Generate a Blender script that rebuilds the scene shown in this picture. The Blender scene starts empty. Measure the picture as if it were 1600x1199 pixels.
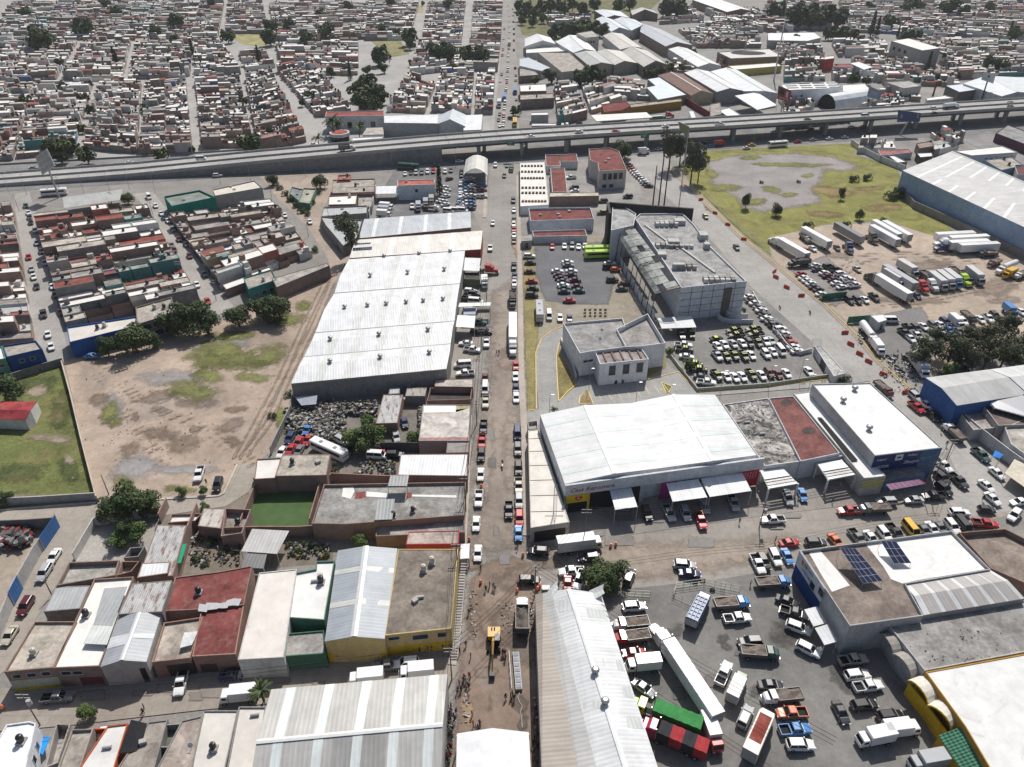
import bpy,math,random
from mathutils import Vector,Matrix
R=random.Random(7)
scene=bpy.context.scene
COL=scene.collection
# camera, sky, sun, exposure
F,PITCH,CAMZ=1170.0,math.radians(33.7),120.0
cam_data=bpy.data.cameras.new('camera');cam=bpy.data.objects.new('camera',cam_data);COL.objects.link(cam)
cam.location=(0,0,CAMZ);cam.rotation_euler=(math.radians(90)-PITCH,0,0)
cam_data.sensor_fit='HORIZONTAL';cam_data.sensor_width=36.0;cam_data.lens=36.0*F/1600.0
cam_data.clip_start=1.0;cam_data.clip_end=20000
scene.camera=cam
SUN_EL=math.radians(51);SUN_AZ=math.radians(14)
sd=Vector((math.sin(SUN_AZ)*math.cos(SUN_EL),math.cos(SUN_AZ)*math.cos(SUN_EL),math.sin(SUN_EL)))
world=bpy.data.worlds.new('World');scene.world=world;world.use_nodes=True
wn=world.node_tree.nodes;wl=world.node_tree.links
sky=wn.new('ShaderNodeTexSky');sky.sky_type='NISHITA';sky.sun_disc=False
sky.sun_elevation=SUN_EL;sky.sun_rotation=SUN_AZ;sky.air_density=1.0;sky.dust_density=2.5;sky.ozone_density=1.0
wl.new(sky.outputs[0],wn['Background'].inputs[0]);wn['Background'].inputs[1].default_value=0.088
sun_data=bpy.data.lights.new('sun','SUN');sun_data.energy=4.7;sun_data.angle=math.radians(0.53);sun_data.color=(1.0,0.965,0.915)
sun=bpy.data.objects.new('sun',sun_data);COL.objects.link(sun)
sun.rotation_euler=sd.to_track_quat('Z','Y').to_euler();sun.location=(0,0,300)
vs=scene.view_settings;vs.view_transform='Standard';vs.look='None';vs.gamma=1;vs.exposure=-0.08;vs.use_curve_mapping=False
scene.cycles.transparent_max_bounces=32
# survey: picture point + height -> place on the ground
def G(px,py,z=0.0):
 a=(px-800)/F;b=(599.5-py)/F
 d=Vector((a,math.cos(PITCH)+b*math.sin(PITCH),-math.sin(PITCH)+b*math.cos(PITCH)))
 return Vector((0,0,CAMZ))+d*((z-CAMZ)/d.z)
def lerp(a,b,t):return a+(b-a)*t
# materials
MATS={}
class NT:
 def __init__(s,name):
  s.m=bpy.data.materials.new(name);s.m.use_nodes=True;s.t=s.m.node_tree;s.n=s.t.nodes
  s.b=s.n['Principled BSDF'];MATS[name]=s.m
 def node(s,kind,ins=None,**kw):
  n=s.n.new(kind)
  for k,v in kw.items():setattr(n,k,v)
  for k,v in(ins or{}).items():s.put(n.inputs[k],v)
  return n
 def put(s,sock,v):
  if hasattr(v,'is_output')or isinstance(v,bpy.types.NodeSocket):s.t.links.new(v,sock)
  else:sock.default_value=v
 def math(s,op,a,b=0.5,clamp=False):
  n=s.node('ShaderNodeMath',{0:a,1:b},operation=op);n.use_clamp=clamp;return n.outputs[0]
 def noise(s,scale,detail=4,rough=0.6,vec=None,dist=0.0):
  n=s.node('ShaderNodeTexNoise',{'Scale':scale,'Detail':detail,'Roughness':rough,'Distortion':dist})
  s.t.links.new(vec if vec is not None else s.pos(),n.inputs['Vector']);return n.outputs[0]
 def pos(s):
  if not hasattr(s,'_p'):s._p=s.node('ShaderNodeNewGeometry').outputs['Position']
  return s._p
 def col(s):return s.node('ShaderNodeAttribute',attribute_name='Col').outputs['Color']
 def uv(s):return s.node('ShaderNodeUVMap',uv_map='UVMap').outputs[0]
 def mix(s,f,a,b,mode='MIX'):
  n=s.node('ShaderNodeMix',data_type='RGBA',blend_type=mode)
  s.put(n.inputs[0],f);s.put(n.inputs[6],a);s.put(n.inputs[7],b);return n.outputs[2]
 def ramp(s,v,lo,hi,a=0.0,b=1.0):
  n=s.node('ShaderNodeMapRange',{0:v,1:lo,2:hi,3:a,4:b});return n.outputs[0]
 def out(s,c,rough=0.85,metal=0.0,spec=0.3):
  s.put(s.b.inputs['Base Color'],c);s.put(s.b.inputs['Roughness'],rough);s.b.inputs['Metallic'].default_value=metal
  s.b.inputs['Specular IOR Level'].default_value=spec
 def bump(s,h,dist=0.02,strength=0.6):
  n=s.node('ShaderNodeBump',{'Strength':strength,'Distance':dist,'Height':h});s.t.links.new(n.outputs[0],s.b.inputs['Normal'])
def g3(v):return(v,v,v,1)
def mul(n,c,f):
 return n.mix(1.0,c,n.node('ShaderNodeCombineColor',{0:f,1:f,2:f}).outputs[0],'MULTIPLY')
def make_materials():
 n=NT('plaster');f=n.ramp(n.noise(0.35,6,0.7),0.3,0.7,0.80,1.12)
 st=n.ramp(n.noise(1.6,3,0.6),0.35,0.6,0.86,1.05);n.out(mul(n,mul(n,n.col(),f),st),0.9)
 n=NT('roof_slab');c=n.col()
 a=n.ramp(n.noise(0.22,7,0.72),0.36,0.62,0.5,1.02);b=n.ramp(n.noise(1.3,5,0.7),0.3,0.7,0.72,1.22)
 c=mul(n,mul(n,c,a),b);d=n.ramp(n.noise(0.12,5,0.65,dist=1.2),0.57,0.66,0,0.55)
 n.out(n.mix(d,c,(0.16,0.135,0.115,1)),0.95)
 n=NT('white_roof');c=n.col();a=n.ramp(n.noise(0.3,6,0.7),0.35,0.65,0.86,1.05)
 d=n.ramp(n.noise(0.18,6,0.7,dist=1.5),0.58,0.72,0,0.4);n.out(n.mix(d,mul(n,c,a),(0.36,0.31,0.27,1)),0.85)
 n=NT('ruin_roof');c=n.col();a=n.ramp(n.noise(0.16,8,0.8,dist=1.5),0.42,0.58,0.16,1.1);b=n.ramp(n.noise(1.1,7,0.85,dist=.6),0.4,0.6,0.55,1.35);n.out(mul(n,mul(n,c,a),b),0.95)
 n=NT('roof_felt');c=n.col();a=n.ramp(n.noise(0.25,7,0.75,dist=0.8),0.36,0.64,0.5,1.15)
 d=n.ramp(n.noise(0.45,6,0.75),0.5,0.72,0,0.6);n.out(n.mix(d,mul(n,c,a),(0.28,0.2,0.18,1)),0.92)
 n=NT('metal_sheet');uv=n.uv();sx=n.node('ShaderNodeSeparateXYZ',{0:uv});u,v=sx.outputs[0],sx.outputs[1]
 w=n.math('SINE',n.math('MULTIPLY',u,2*math.pi/0.75));n.bump(w,0.03,0.35)
 pu=n.math('FLOOR',n.math('MULTIPLY',u,1/1.1));pv=n.math('FLOOR',n.math('MULTIPLY',v,1/7.0))
 wn_=n.node('ShaderNodeTexWhiteNoise',{0:n.node('ShaderNodeCombineXYZ',{0:pu,1:pv}).outputs[0]},noise_dimensions='3D').outputs[0]
 rib=n.ramp(w,0.5,1.0,1.0,0.9)
 f=n.math('MULTIPLY',n.math('MULTIPLY',n.ramp(wn_,0,1,0.92,1.04),n.ramp(n.noise(0.2,6,0.7),0.35,0.65,0.84,1.05)),rib)
 sv=n.node('ShaderNodeCombineXYZ',{0:n.math('MULTIPLY',u,1.3),1:n.math('MULTIPLY',v,0.1)}).outputs[0];f=n.math('MULTIPLY',f,n.ramp(n.noise(1.0,5,0.7,vec=sv),0.35,0.65,0.9,1.03));d=n.ramp(n.noise(0.09,7,0.75,dist=1.0),0.6,0.78,0,0.3)
 n.out(n.mix(d,mul(n,n.col(),f),(0.36,0.33,0.29,1)),0.5,0.0,0.4)
 n=NT('rusty_sheet');uv=n.uv();sx=n.node('ShaderNodeSeparateXYZ',{0:uv});u,v=sx.outputs[0],sx.outputs[1]
 w=n.math('SINE',n.math('MULTIPLY',u,2*math.pi/0.4));n.bump(w,0.05,0.8)
 sc=n.node('ShaderNodeCombineXYZ',{0:n.math('MULTIPLY',u,0.9),1:n.math('MULTIPLY',v,0.22)}).outputs[0]
 d=n.ramp(n.noise(1.0,5,0.7,vec=sc),0.5,0.6,0,0.85);n.out(n.mix(d,mul(n,n.col(),n.ramp(n.noise(0.4,5),0.3,0.7,0.75,1.1)),(0.17,0.075,0.045,1)),0.75)
 for nm,sz,mort,mw in(('brick',(0.30,0.11),(0.30,0.27,0.24,1),0.02),('concrete_block',(0.42,0.21),(0.2,0.19,0.18,1),0.018)):
  n=NT(nm);bt=n.node('ShaderNodeTexBrick',{'Scale':1.0,'Mortar Size':mw,'Brick Width':sz[0],'Row Height':sz[1],'Mortar':mort})
  n.t.links.new(n.uv(),bt.inputs['Vector']);c=n.col()
  n.put(bt.inputs['Color1'],c);n.put(bt.inputs['Color2'],mul(n,c,0.72))
  f=n.ramp(n.noise(0.5,6,0.7),0.3,0.7,0.72,1.15);n.out(mul(n,bt.outputs[0],f),0.95)
 n=NT('asphalt');c=n.col();a=n.ramp(n.noise(0.06,7,0.7),0.35,0.65,0.72,1.2);b=n.ramp(n.noise(0.9,6,0.8),0.3,0.7,0.82,1.16)
 d=n.ramp(n.noise(0.09,6,0.72,dist=1.0),0.54,0.68,0,0.5);e=n.ramp(n.noise(0.45,5,0.7,dist=2.0),0.63,0.7,0,0.45)
 n.out(n.mix(e,n.mix(d,mul(n,mul(n,c,a),b),mul(n,c,1.45)),mul(n,c,0.4)),0.93)
 n=NT('concrete_road');c=n.col();a=n.ramp(n.noise(0.05,7,0.7),0.35,0.65,0.84,1.12);b=n.ramp(n.noise(0.8,6,0.8),0.3,0.7,0.88,1.1)
 bt=n.node('ShaderNodeTexBrick',{'Scale':1.0,'Mortar Size':0.05,'Brick Width':4.2,'Row Height':4.0,'Color1':g3(1.0),'Color2':g3(0.93),'Mortar':g3(0.74)},offset=0.0)
 n.t.links.new(n.uv(),bt.inputs['Vector'])
 d=n.ramp(n.noise(0.13,6,0.72,dist=1.3),0.58,0.72,0,0.45)
 n.out(n.mix(d,mul(n,mul(n,n.mix(1.0,c,bt.outputs[0],'MULTIPLY'),a),b),(0.2,0.155,0.125,1)),0.93)
 n=NT('dirt');c=n.col();a=n.ramp(n.noise(0.045,8,0.72,dist=0.6),0.35,0.65,0.72,1.2);b=n.ramp(n.noise(0.6,7,0.8),0.3,0.7,0.75,1.2)
 d=n.ramp(n.noise(0.05,7,0.7,dist=1.5),0.5,0.7,0,0.4);e=n.ramp(n.noise(0.1,7,0.75,dist=1.0),0.58,0.74,0,0.35)
 n.out(n.mix(e,n.mix(d,mul(n,mul(n,c,a),b),(0.30,0.275,0.265,1)),(0.15,0.105,0.08,1)),0.97);n.bump(n.noise(0.9,6,0.7),0.3,0.4)
 n=NT('gravel_lot');c=n.col();a=n.ramp(n.noise(0.07,7,0.72),0.35,0.65,0.8,1.15);b=n.ramp(n.noise(1.4,6,0.85),0.3,0.7,0.7,1.25);n.out(mul(n,mul(n,c,a),b),0.97)
 n=NT('grass');c=n.col();a=n.ramp(n.noise(0.08,8,0.75,dist=1.0),0.35,0.65,0.6,1.35);b=n.ramp(n.noise(1.1,7,0.85),0.28,0.72,0.45,1.5)
 d=n.ramp(n.noise(0.05,7,0.75,dist=1.5),0.52,0.66,0,0.7);n.out(n.mix(d,mul(n,mul(n,c,a),b),(0.23,0.175,0.085,1)),0.98);n.bump(n.noise(1.5,5,0.8),0.4,0.6)
 n=NT('lawn');n.out(mul(n,n.col(),n.ramp(n.noise(0.25,7,0.75),0.3,0.7,0.75,1.2)),0.95)
 n=NT('paint_gloss');n.out(mul(n,n.col(),n.ramp(n.noise(0.8,4),0.3,0.7,0.9,1.05)),0.4,0,0.45)
 n=NT('car_paint');oc=n.node('ShaderNodeObjectInfo').outputs['Color'];n.out(mul(n,oc,n.ramp(n.noise(1.2,4),0.3,0.7,0.92,1.03)),0.3,0.0,0.5);n.b.inputs['Coat Weight'].default_value=0.5
 n=NT('glass');n.out((0.014,0.017,0.02,1),0.1,0,0.35)
 n=NT('window_glass');n.out((0.03,0.036,0.045,1),0.12,0,0.6)
 n=NT('rubber');n.out((0.018,0.018,0.018,1),0.85)
 n=NT('alloy');n.out((0.45,0.46,0.47,1),0.35,0.7)
 n=NT('lamp_lens');n.out(n.col(),0.15,0,0.6)
 n=NT('solar_glass');uv=n.uv();bt=n.node('ShaderNodeTexBrick',{'Scale':1.0,'Mortar Size':0.03,'Brick Width':1.0,'Row Height':1.65,'Color1':(0.018,0.024,0.06,1),'Color2':(0.022,0.03,0.075,1),'Mortar':g3(0.5)},offset=0.0)
 n.t.links.new(uv,bt.inputs['Vector']);n.out(bt.outputs[0],0.18,0,0.5)
 n=NT('bark');n.out(mul(n,(0.11,0.085,0.065,1),n.ramp(n.noise(2.0,5),0.3,0.7,0.6,1.3)),0.95)
 n=NT('leaf');n.out(n.col(),0.75,0,0.25)
 n=NT('skin');n.out(n.col(),0.7)
 n=NT('cloth');oc=n.node('ShaderNodeObjectInfo').outputs['Color'];n.out(oc,0.9)
 n=NT('tile_roof');uv=n.uv();sx=n.node('ShaderNodeSeparateXYZ',{0:uv})
 w=n.math('SINE',n.math('MULTIPLY',sx.outputs[0],2*math.pi/0.5));w2=n.math('SINE',n.math('MULTIPLY',sx.outputs[1],2*math.pi/0.7))
 n.bump(n.math('ADD',w,w2),0.06,0.8);n.out(mul(n,n.col(),n.math('MULTIPLY',n.ramp(w,-1,1,0.8,1.1),n.ramp(n.noise(0.8,5),0.3,0.7,0.75,1.15))),0.8)
 n=NT('scrap');n.out(mul(n,n.col(),n.ramp(n.noise(1.5,6,0.8),0.3,0.7,0.5,1.4)),0.7,0.2)
make_materials()
for nm in('dirt','grass','gravel_lot','asphalt','concrete_road'):
 m=MATS[nm].copy();m.name=nm+'_soft';MATS[nm+'_soft']=m;N,Lk=m.node_tree.nodes,m.node_tree.links;bs,ou=N['Principled BSDF'],[x for x in N if x.type=='OUTPUT_MATERIAL'][0]
 at=N.new('ShaderNodeAttribute');at.attribute_name='Col';no=N.new('ShaderNodeTexNoise');no.inputs['Scale'].default_value=.22;no.inputs['Detail'].default_value=9;no.inputs['Roughness'].default_value=.82;ge=N.new('ShaderNodeNewGeometry');Lk.new(ge.outputs['Position'],no.inputs['Vector'])
 ad=N.new('ShaderNodeMath');ad.operation='MULTIPLY_ADD';Lk.new(no.outputs[0],ad.inputs[0]);ad.inputs[1].default_value=1.7;Lk.new(at.outputs['Alpha'],ad.inputs[2]);mr=N.new('ShaderNodeMapRange');Lk.new(ad.outputs[0],mr.inputs[0]);mr.inputs[1].default_value=1.15;mr.inputs[2].default_value=1.6
 tr=N.new('ShaderNodeBsdfTransparent');mx=N.new('ShaderNodeMixShader');Lk.new(mr.outputs[0],mx.inputs[0]);Lk.new(tr.outputs[0],mx.inputs[1]);Lk.new(bs.outputs[0],mx.inputs[2]);Lk.new(mx.outputs[0],ou.inputs[0])
# mesh builder
class MB:
 def __init__(s):s.v=[];s.f=[];s.m=[];s.c=[];s.uv=[];s.names=[]
 def face(s,pts,mat,col=(0.5,0.5,0.5),uv=None):
  pts=[Vector(p)for p in pts];i0=len(s.v);s.v+=pts;s.f.append(tuple(range(i0,i0+len(pts))))
  if mat not in s.names:s.names.append(mat)
  s.m.append(s.names.index(mat));s.c.append(col)
  if uv is None:
   o=pts[0];e=(pts[1]-pts[0]);e=e.normalized()if e.length>1e-6 else Vector((1,0,0))
   nn=Vector((0,0,0))
   for a in range(1,len(pts)-1):nn+=(pts[a]-o).cross(pts[a+1]-o)
   t=nn.normalized().cross(e)if nn.length>1e-9 else Vector((0,1,0))
   uv=[((p-o).dot(e),(p-o).dot(t))for p in pts]
  s.uv.append(uv)
 def prism(s,poly,z0,z1,mat,col,top=None,topcol=None,bottom=False):
  """walls round a footprint (counter-clockwise) and an optional lid; z1 a number or one per corner"""
  n=len(poly);P0=[Vector((p[0],p[1],z0))for p in poly]
  P1=[Vector((p[0],p[1],(z1[i]if isinstance(z1,(list,tuple))else z1)))for i,p in enumerate(poly)]
  for i in range(n):
   j=(i+1)%n;s.face([P0[i],P0[j],P1[j],P1[i]],mat,col)
  if top:s.face(P1,top,topcol or col)
  if bottom:s.face(P0[::-1],mat,col)
 def box(s,c,size,mat,col=(0.5,0.5,0.5),rz=0.0,bottom=True):
  c=Vector(c);hx,hy,hz=size[0]/2,size[1]/2,size[2]/2;ca,sa=math.cos(rz),math.sin(rz)
  q=[Vector((c.x+x*ca-y*sa,c.y+x*sa+y*ca,0))for x,y in((-hx,-hy),(hx,-hy),(hx,hy),(-hx,hy))]
  s.prism(q,c.z-hz,c.z+hz,mat,col,top=mat,bottom=bottom)
 def tube(s,p0,p1,r0,r1,mat,col=(0.5,0.5,0.5),n=6,caps=True):
  p0,p1=Vector(p0),Vector(p1);d=(p1-p0).normalized();a=d.orthogonal().normalized();b=d.cross(a)
  A=[p0+(a*math.cos(2*math.pi*k/n)+b*math.sin(2*math.pi*k/n))*r0 for k in range(n)]
  B=[p1+(a*math.cos(2*math.pi*k/n)+b*math.sin(2*math.pi*k/n))*r1 for k in range(n)]
  for k in range(n):
   j=(k+1)%n;s.face([A[k],A[j],B[j],B[k]],mat,col)
  if caps:s.face(B,mat,col);s.face(A[::-1],mat,col)
 def loft(s,rings,mat,col=(0.5,0.5,0.5),caps=True):
  for a,b in zip(rings[:-1],rings[1:]):
   n=len(a)
   for k in range(n):
    j=(k+1)%n;s.face([a[k],a[j],b[j],b[k]],mat,col)
  if caps:s.face(rings[0][::-1],mat,col);s.face(rings[-1],mat,col)
 def build(s,name,parent=None,origin=None,weld=False,smooth=False):
  if origin is not None:o=Vector(origin)
  elif parent is not None:
   r=parent
   while r.parent is not None:r=r.parent
   o=Vector(r.location)
  else:o=Vector((0,0,0))
  me=bpy.data.meshes.new(name);me.from_pydata([tuple(v-o)for v in s.v],[],s.f)
  for nm in s.names:me.materials.append(MATS[nm])
  me.polygons.foreach_set('material_index',s.m)
  ca=me.color_attributes.new('Col','FLOAT_COLOR','CORNER');ul=me.uv_layers.new(name='UVMap')
  cd=[];ud=[]
  for f,c,u in zip(s.f,s.c,s.uv):
   for k in range(len(f)):cd+=[c[0],c[1],c[2],1.0];ud+=[u[k][0],u[k][1]]
  ca.data.foreach_set('color',cd);ul.data.foreach_set('uv',ud)
  if weld:
   import bmesh
   bm=bmesh.new();bm.from_mesh(me);bmesh.ops.remove_doubles(bm,verts=bm.verts,dist=0.0005);bm.to_mesh(me);bm.free()
  if smooth:me.polygons.foreach_set('use_smooth',[True]*len(me.polygons))
  me.update();ob=bpy.data.objects.new(name,me);COL.objects.link(ob)
  if parent is not None:
   ob.parent=parent
  else:ob.location=o
  return ob
LABELS={}
def tag(o,label,cat,group=None,kind=None):
 o['label']=label;o['category']=cat
 if group:o['group']=group
 if kind:o['kind']=kind
 return o
def thing(name,label,cat,loc=(0,0,0),group=None):
 o=bpy.data.objects.new(name,None);COL.objects.link(o);o.location=loc;o.empty_display_size=0.5
 return tag(o,label,cat,group)
KIDS={}
def dup(root,loc,rz=0.0,scale=None,label=None,group=None,color=None):
 """a copy of a thing, its parts and their sub-parts"""
 if root.name not in KIDS:KIDS[root.name]=[(c,list(c.children))for c in root.children]
 r=root.copy();COL.objects.link(r);r.location=loc;r.rotation_euler=(0,0,rz)
 if scale:r.scale=scale if hasattr(scale,'__len__')else(scale,)*3
 if label:r['label']=label
 if group:r['group']=group
 if color:r.color=color
 for c,sub in KIDS[root.name]:
  d=c.copy();COL.objects.link(d);d.parent=r
  if color:d.color=color
  for e in sub:
   h=e.copy();COL.objects.link(h);h.parent=d
   if color:h.color=color
 return r
def ccw(poly):
 a=sum(poly[i][0]*poly[(i+1)%len(poly)][1]-poly[(i+1)%len(poly)][0]*poly[i][1]for i in range(len(poly)))
 return poly if a>0 else poly[::-1]
def inset(poly,d):
 """parallel inset of a counter-clockwise polygon"""
 n=len(poly);out=[]
 for i in range(n):
  p0,p,p1=(Vector((poly[k%n][0],poly[k%n][1]))for k in(i-1,i,i+1))
  e0=(p-p0).normalized();e1=(p1-p).normalized();n0=Vector((-e0.y,e0.x));n1=Vector((-e1.y,e1.x))
  m=n0+n1;k=m.dot(n0);m=m/k if abs(k)>0.25 else m*2
  q=p+m*d;out.append((q.x,q.y))
 return out
def gp(pts,z):return[tuple(G(x,y,z)[:2])for x,y in pts]
# ground sheets
def sheet(name,pts,mat,col,z,jitter=0.0,kind='structure',world=False,soft=0.0):
 q=[Vector((p[0],p[1],0))for p in(pts if world else gp(pts,0))]
 if jitter and not soft:
  from mathutils import noise as nz
  out=[];n=len(q);sg=1 if sum(q[i].x*q[(i+1)%n].y-q[(i+1)%n].x*q[i].y for i in range(n))>0 else-1
  for i in range(n):
   a,b=q[i],q[(i+1)%n];k=max(2,int((b-a).length/(1.0*max(1.0,jitter))));d=(b-a).normalized();nn=Vector((d.y,-d.x,0))*sg
   for t in range(k):
    p=a.lerp(b,t/k);f=math.sin(math.pi*t/k)**.5 if k>2 else 1
    h=nz.noise(p*.11)*2.2+nz.noise(p*.33)*1.3+nz.noise(p*.9)*.8;out.append(p+nn*h*jitter*f)
  q=out
 q=[Vector((p.x,p.y,z))for p in q];al=[1.0]*len(q);tri=[]
 from mathutils.geometry import tessellate_polygon
 if soft:
  n=len(q);x0,x1,y0,y1=min(p.x for p in q)-soft,max(p.x for p in q)+soft,min(p.y for p in q)-soft,max(p.y for p in q)+soft;st=max(.5,soft/3,math.sqrt((x1-x0)*(y1-y0)/1100));nx,ny=int((x1-x0)/st)+2,int((y1-y0)/st)+2;sg_=[(q[i].x,q[i].y,q[(i+1)%n].x,q[(i+1)%n].y)for i in range(n)];V,al=[],[]
  for j in range(ny):
   for i in range(nx):
    x,y=x0+i*st,y0+j*st;ins=False;dm=1e9
    for ax,ay,bx,by in sg_:
     if(ay>y)!=(by>y)and x<(bx-ax)*(y-ay)/(by-ay)+ax:ins=not ins
     ux,uy=bx-ax,by-ay;t=max(0,min(1,((x-ax)*ux+(y-ay)*uy)/(ux*ux+uy*uy+1e-9)));dm=min(dm,(x-ax-ux*t)**2+(y-ay-uy*t)**2)
    dd=math.sqrt(dm)*(1 if ins else-1);V.append(Vector((x,y,z)));al.append(max(0,min(1,.5+dd/soft)))
  q=V;tri=[]
  for j in range(ny-1):
   for i in range(nx-1):
    a=j*nx+i
    if max(al[a],al[a+1],al[a+nx],al[a+nx+1])>0:tri+=[(a,a+1,a+nx+1),(a,a+nx+1,a+nx)]
  mat=mat+'_soft'
 else:tri=list(tessellate_polygon([q]))
 tri=[(i,j,k)if(q[j]-q[i]).cross(q[k]-q[i]).z>0 else(i,k,j)for i,j,k in tri]
 me=bpy.data.meshes.new(name);me.from_pydata([tuple(p)for p in q],[],tri)
 me.materials.append(MATS[mat]);ca=me.color_attributes.new('Col','FLOAT_COLOR','CORNER');ul=me.uv_layers.new(name='UVMap');gm=sum(col)/3;k=1.12 if mat.startswith('grass')else .88 if mat.startswith('dirt')else .8;shade=[(v if k>.82 else v*.85+gm*.15)*k for v in col]
 for l in me.loops:
  co=me.vertices[l.vertex_index].co;ca.data[l.index].color=(*shade,al[l.vertex_index]);ul.data[l.index].uv=(co.x,co.y)
 o=bpy.data.objects.new(name,me);COL.objects.link(o);o['kind']=kind
 return o
# THE SETTING
SH={}
_lays=[]
def lay(level,*a,**k):_lays.append((level,len(_lays),a,k))
def flush():
 for n,(lv,i,a,k)in enumerate(sorted(_lays,key=lambda l:l[:2])):
  soft=k.get('soft');j=k.get('jitter',0.0);sheet(a[0],a[1],a[2],a[3],.0014*n,jitter=j,world=k.get('world',False),soft=j*4 if soft is None else soft)
CONC=(0.40,0.365,0.325);ASPH=(0.175,0.172,0.168);SOIL=(0.43,0.345,0.275);GRASS=(0.135,0.15,0.05)
lay(0,'ground',[(-4000,-300),(4000,-300),(4000,7000),(-4000,7000)],'gravel_lot',(0.33,0.305,0.275),world=True)
lay(1,'road',[(727,1000),(735,860),(745,700),(755,541),(763,341),(767,266),(776,150),(781,100),(785,0),(802,0),(807,100),(811,190),(812,253),(815,400),(819,517),(823,600),(827,800),(829,870),(836,930),(845,1199),(848,1290),(690,1290),(704,1199),(716,1050)],'concrete_road',(0.37,0.345,0.31))
lay(2,'road',[(822,832),(886,815),(1195,790),(1330,775),(1480,720),(1640,730),(1640,790),(1500,825),(1250,862),(1236,892),(1130,905),(990,925),(940,925),(838,935),(815,930),(780,880)],'concrete_road',(0.40,0.36,0.31))
lay(3,'road',[(880,208),(1240,196),(1640,160),(1640,205),(1240,225),(1030,240),(812,256),(700,262),(400,275),(0,300),(-80,305),(-80,285),(0,285),(400,266),(690,252),(800,228)],'asphalt',(0.24,0.235,0.23))
lay(3,'road',[(-80,262),(200,248),(400,238),(700,212),(780,207),(880,200),(880,220),(700,225),(400,255),(0,285),(-80,290)],'asphalt',(0.26,0.255,0.25))
lay(2,'road',[(968,240),(1040,238),(1052,267),(1095,310),(1162,375),(1200,405),(1287,477),(1332,520),(1372,566),(1427,613),(1500,672),(1640,790),(1500,810),(1440,720),(1380,640),(1325,585),(1275,540),(1225,495),(1175,450),(1120,385),(1060,325),(1000,270)],'concrete_road',(0.46,0.435,0.40))
lay(4,'pavement',[(1040,262),(1052,262),(1100,308),(1166,373),(1204,403),(1292,475),(1338,519),(1378,564),(1432,612),(1424,615),(1368,567),(1328,521),(1284,478),(1196,406),(1158,376),(1091,311)],'concrete_road',(0.42,0.35,0.28))
lay(2,'road',[(20,303),(46,300),(60,350),(80,430),(108,557),(100,566),(60,578),(50,500),(35,400)],'concrete_road',(0.44,0.415,0.38))
lay(2,'road',[(208,303),(240,300),(262,330),(300,385),(340,450),(368,482),(340,492),(318,478),(268,395),(226,325)],'concrete_road',(0.44,0.41,0.37))
lay(2,'road',[(405,276),(520,266),(530,272),(508,322),(505,350),(530,385),(546,405),(528,430),(470,450),(515,415),(512,405),(478,352),(440,318)],'dirt',(0.42,0.345,0.28))
lay(1,'vacant_lot_ground',[(100,562),(152,785),(252,778),(344,774),(374,730),(400,722),(424,706),(456,640),(458,605),(505,485),(528,430),(548,402),(520,412),(512,425),(470,452),(430,470),(365,492),(300,520),(140,556)],'dirt',(0.455,0.36,0.285))
lay(3,'road',[(-30,798),(152,785),(250,776),(342,774),(372,726),(402,724),(402,742),(388,770),(352,792),(256,806),(150,824),(118,877),(88,915),(54,972),(8,1048),(-20,1075),(-20,1000),(25,945),(62,872),(92,822),(-30,826)],'concrete_road',(0.44,0.385,0.32))
lay(4,'road',[(-20,1078),(158,1066),(400,1041),(707,1027),(716,1050),(700,1075),(424,1100),(316,1110),(100,1135),(-20,1145)],'concrete_road',(0.40,0.345,0.285))
lay(0.4,'street_paving',[(-400,262),(400,240),(700,214),(780,208),(783,0),(-300,0)],'concrete_road',(0.47,0.45,0.42));lay(0.4,'street_paving',[(812,210),(1200,190),(1900,150),(1900,0),(1040,0),(1000,40),(812,60)],'gravel_lot',(0.35,0.33,0.305))
lay(1,'field',[(-40,590),(98,570),(150,778),(-40,800)],'grass',GRASS)
lay(1,'field',[(1060,262),(1100,236),(1340,224),(1400,262),(1420,300),(1500,370),(1460,372),(1390,345),(1280,352),(1205,400),(1165,372),(1100,310)],'grass',(0.20,0.195,0.06))
lay(1,'truck_yard_ground',[(1200,372),(1290,352),(1390,348),(1470,372),(1520,372),(1660,430),(1660,500),(1500,560),(1440,600),(1376,560),(1340,518),(1292,474),(1206,404)],'dirt',(0.47,0.385,0.305))
lay(2,'gravel_bed',[(1105,254),(1150,243),(1240,240),(1300,246),(1345,261),(1312,268),(1290,263),(1281,285),(1274,303),(1284,316),(1242,324),(1190,331),(1165,325),(1150,306),(1115,293)],'gravel_lot',(0.37,0.335,0.315),soft=8)
lay(2,'parking_lot',[(1232,420),(1290,400),(1360,470),(1300,476)],'gravel_lot',(0.31,0.285,0.265),jitter=0.8)
lay(2,'parking_lot',[(1330,500),(1440,480),(1470,540),(1430,596),(1380,556)],'gravel_lot',(0.27,0.255,0.245),jitter=0.6)
lay(1,'parking_lot',[(1030,512),(1036,560),(1089,612),(1302,588),(1325,586),(1275,540),(1165,440),(1080,480)],'asphalt',(0.29,0.275,0.255))
lay(1,'parking_lot',[(816,372),(950,368),(1000,482),(1040,520),(900,512),(822,640)],'dirt',(0.36,0.315,0.245))
lay(2,'parking_lot',[(836,386),(946,378),(950,400),(960,440),(950,476),(900,476),(852,470),(838,430)],'gravel_lot',(0.195,0.195,0.205),jitter=0.7)
lay(2,'grass_strip',[(817,396),(834,392),(838,460),(842,510),(838,540),(836,640),(824,643),(821,560)],'grass',(0.24,0.21,0.09),jitter=0.3)
lay(2,'parking_lot',[(590,310),(620,260),(760,254),(760,330),(740,340),(588,345)],'asphalt',(0.22,0.215,0.21))
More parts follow.
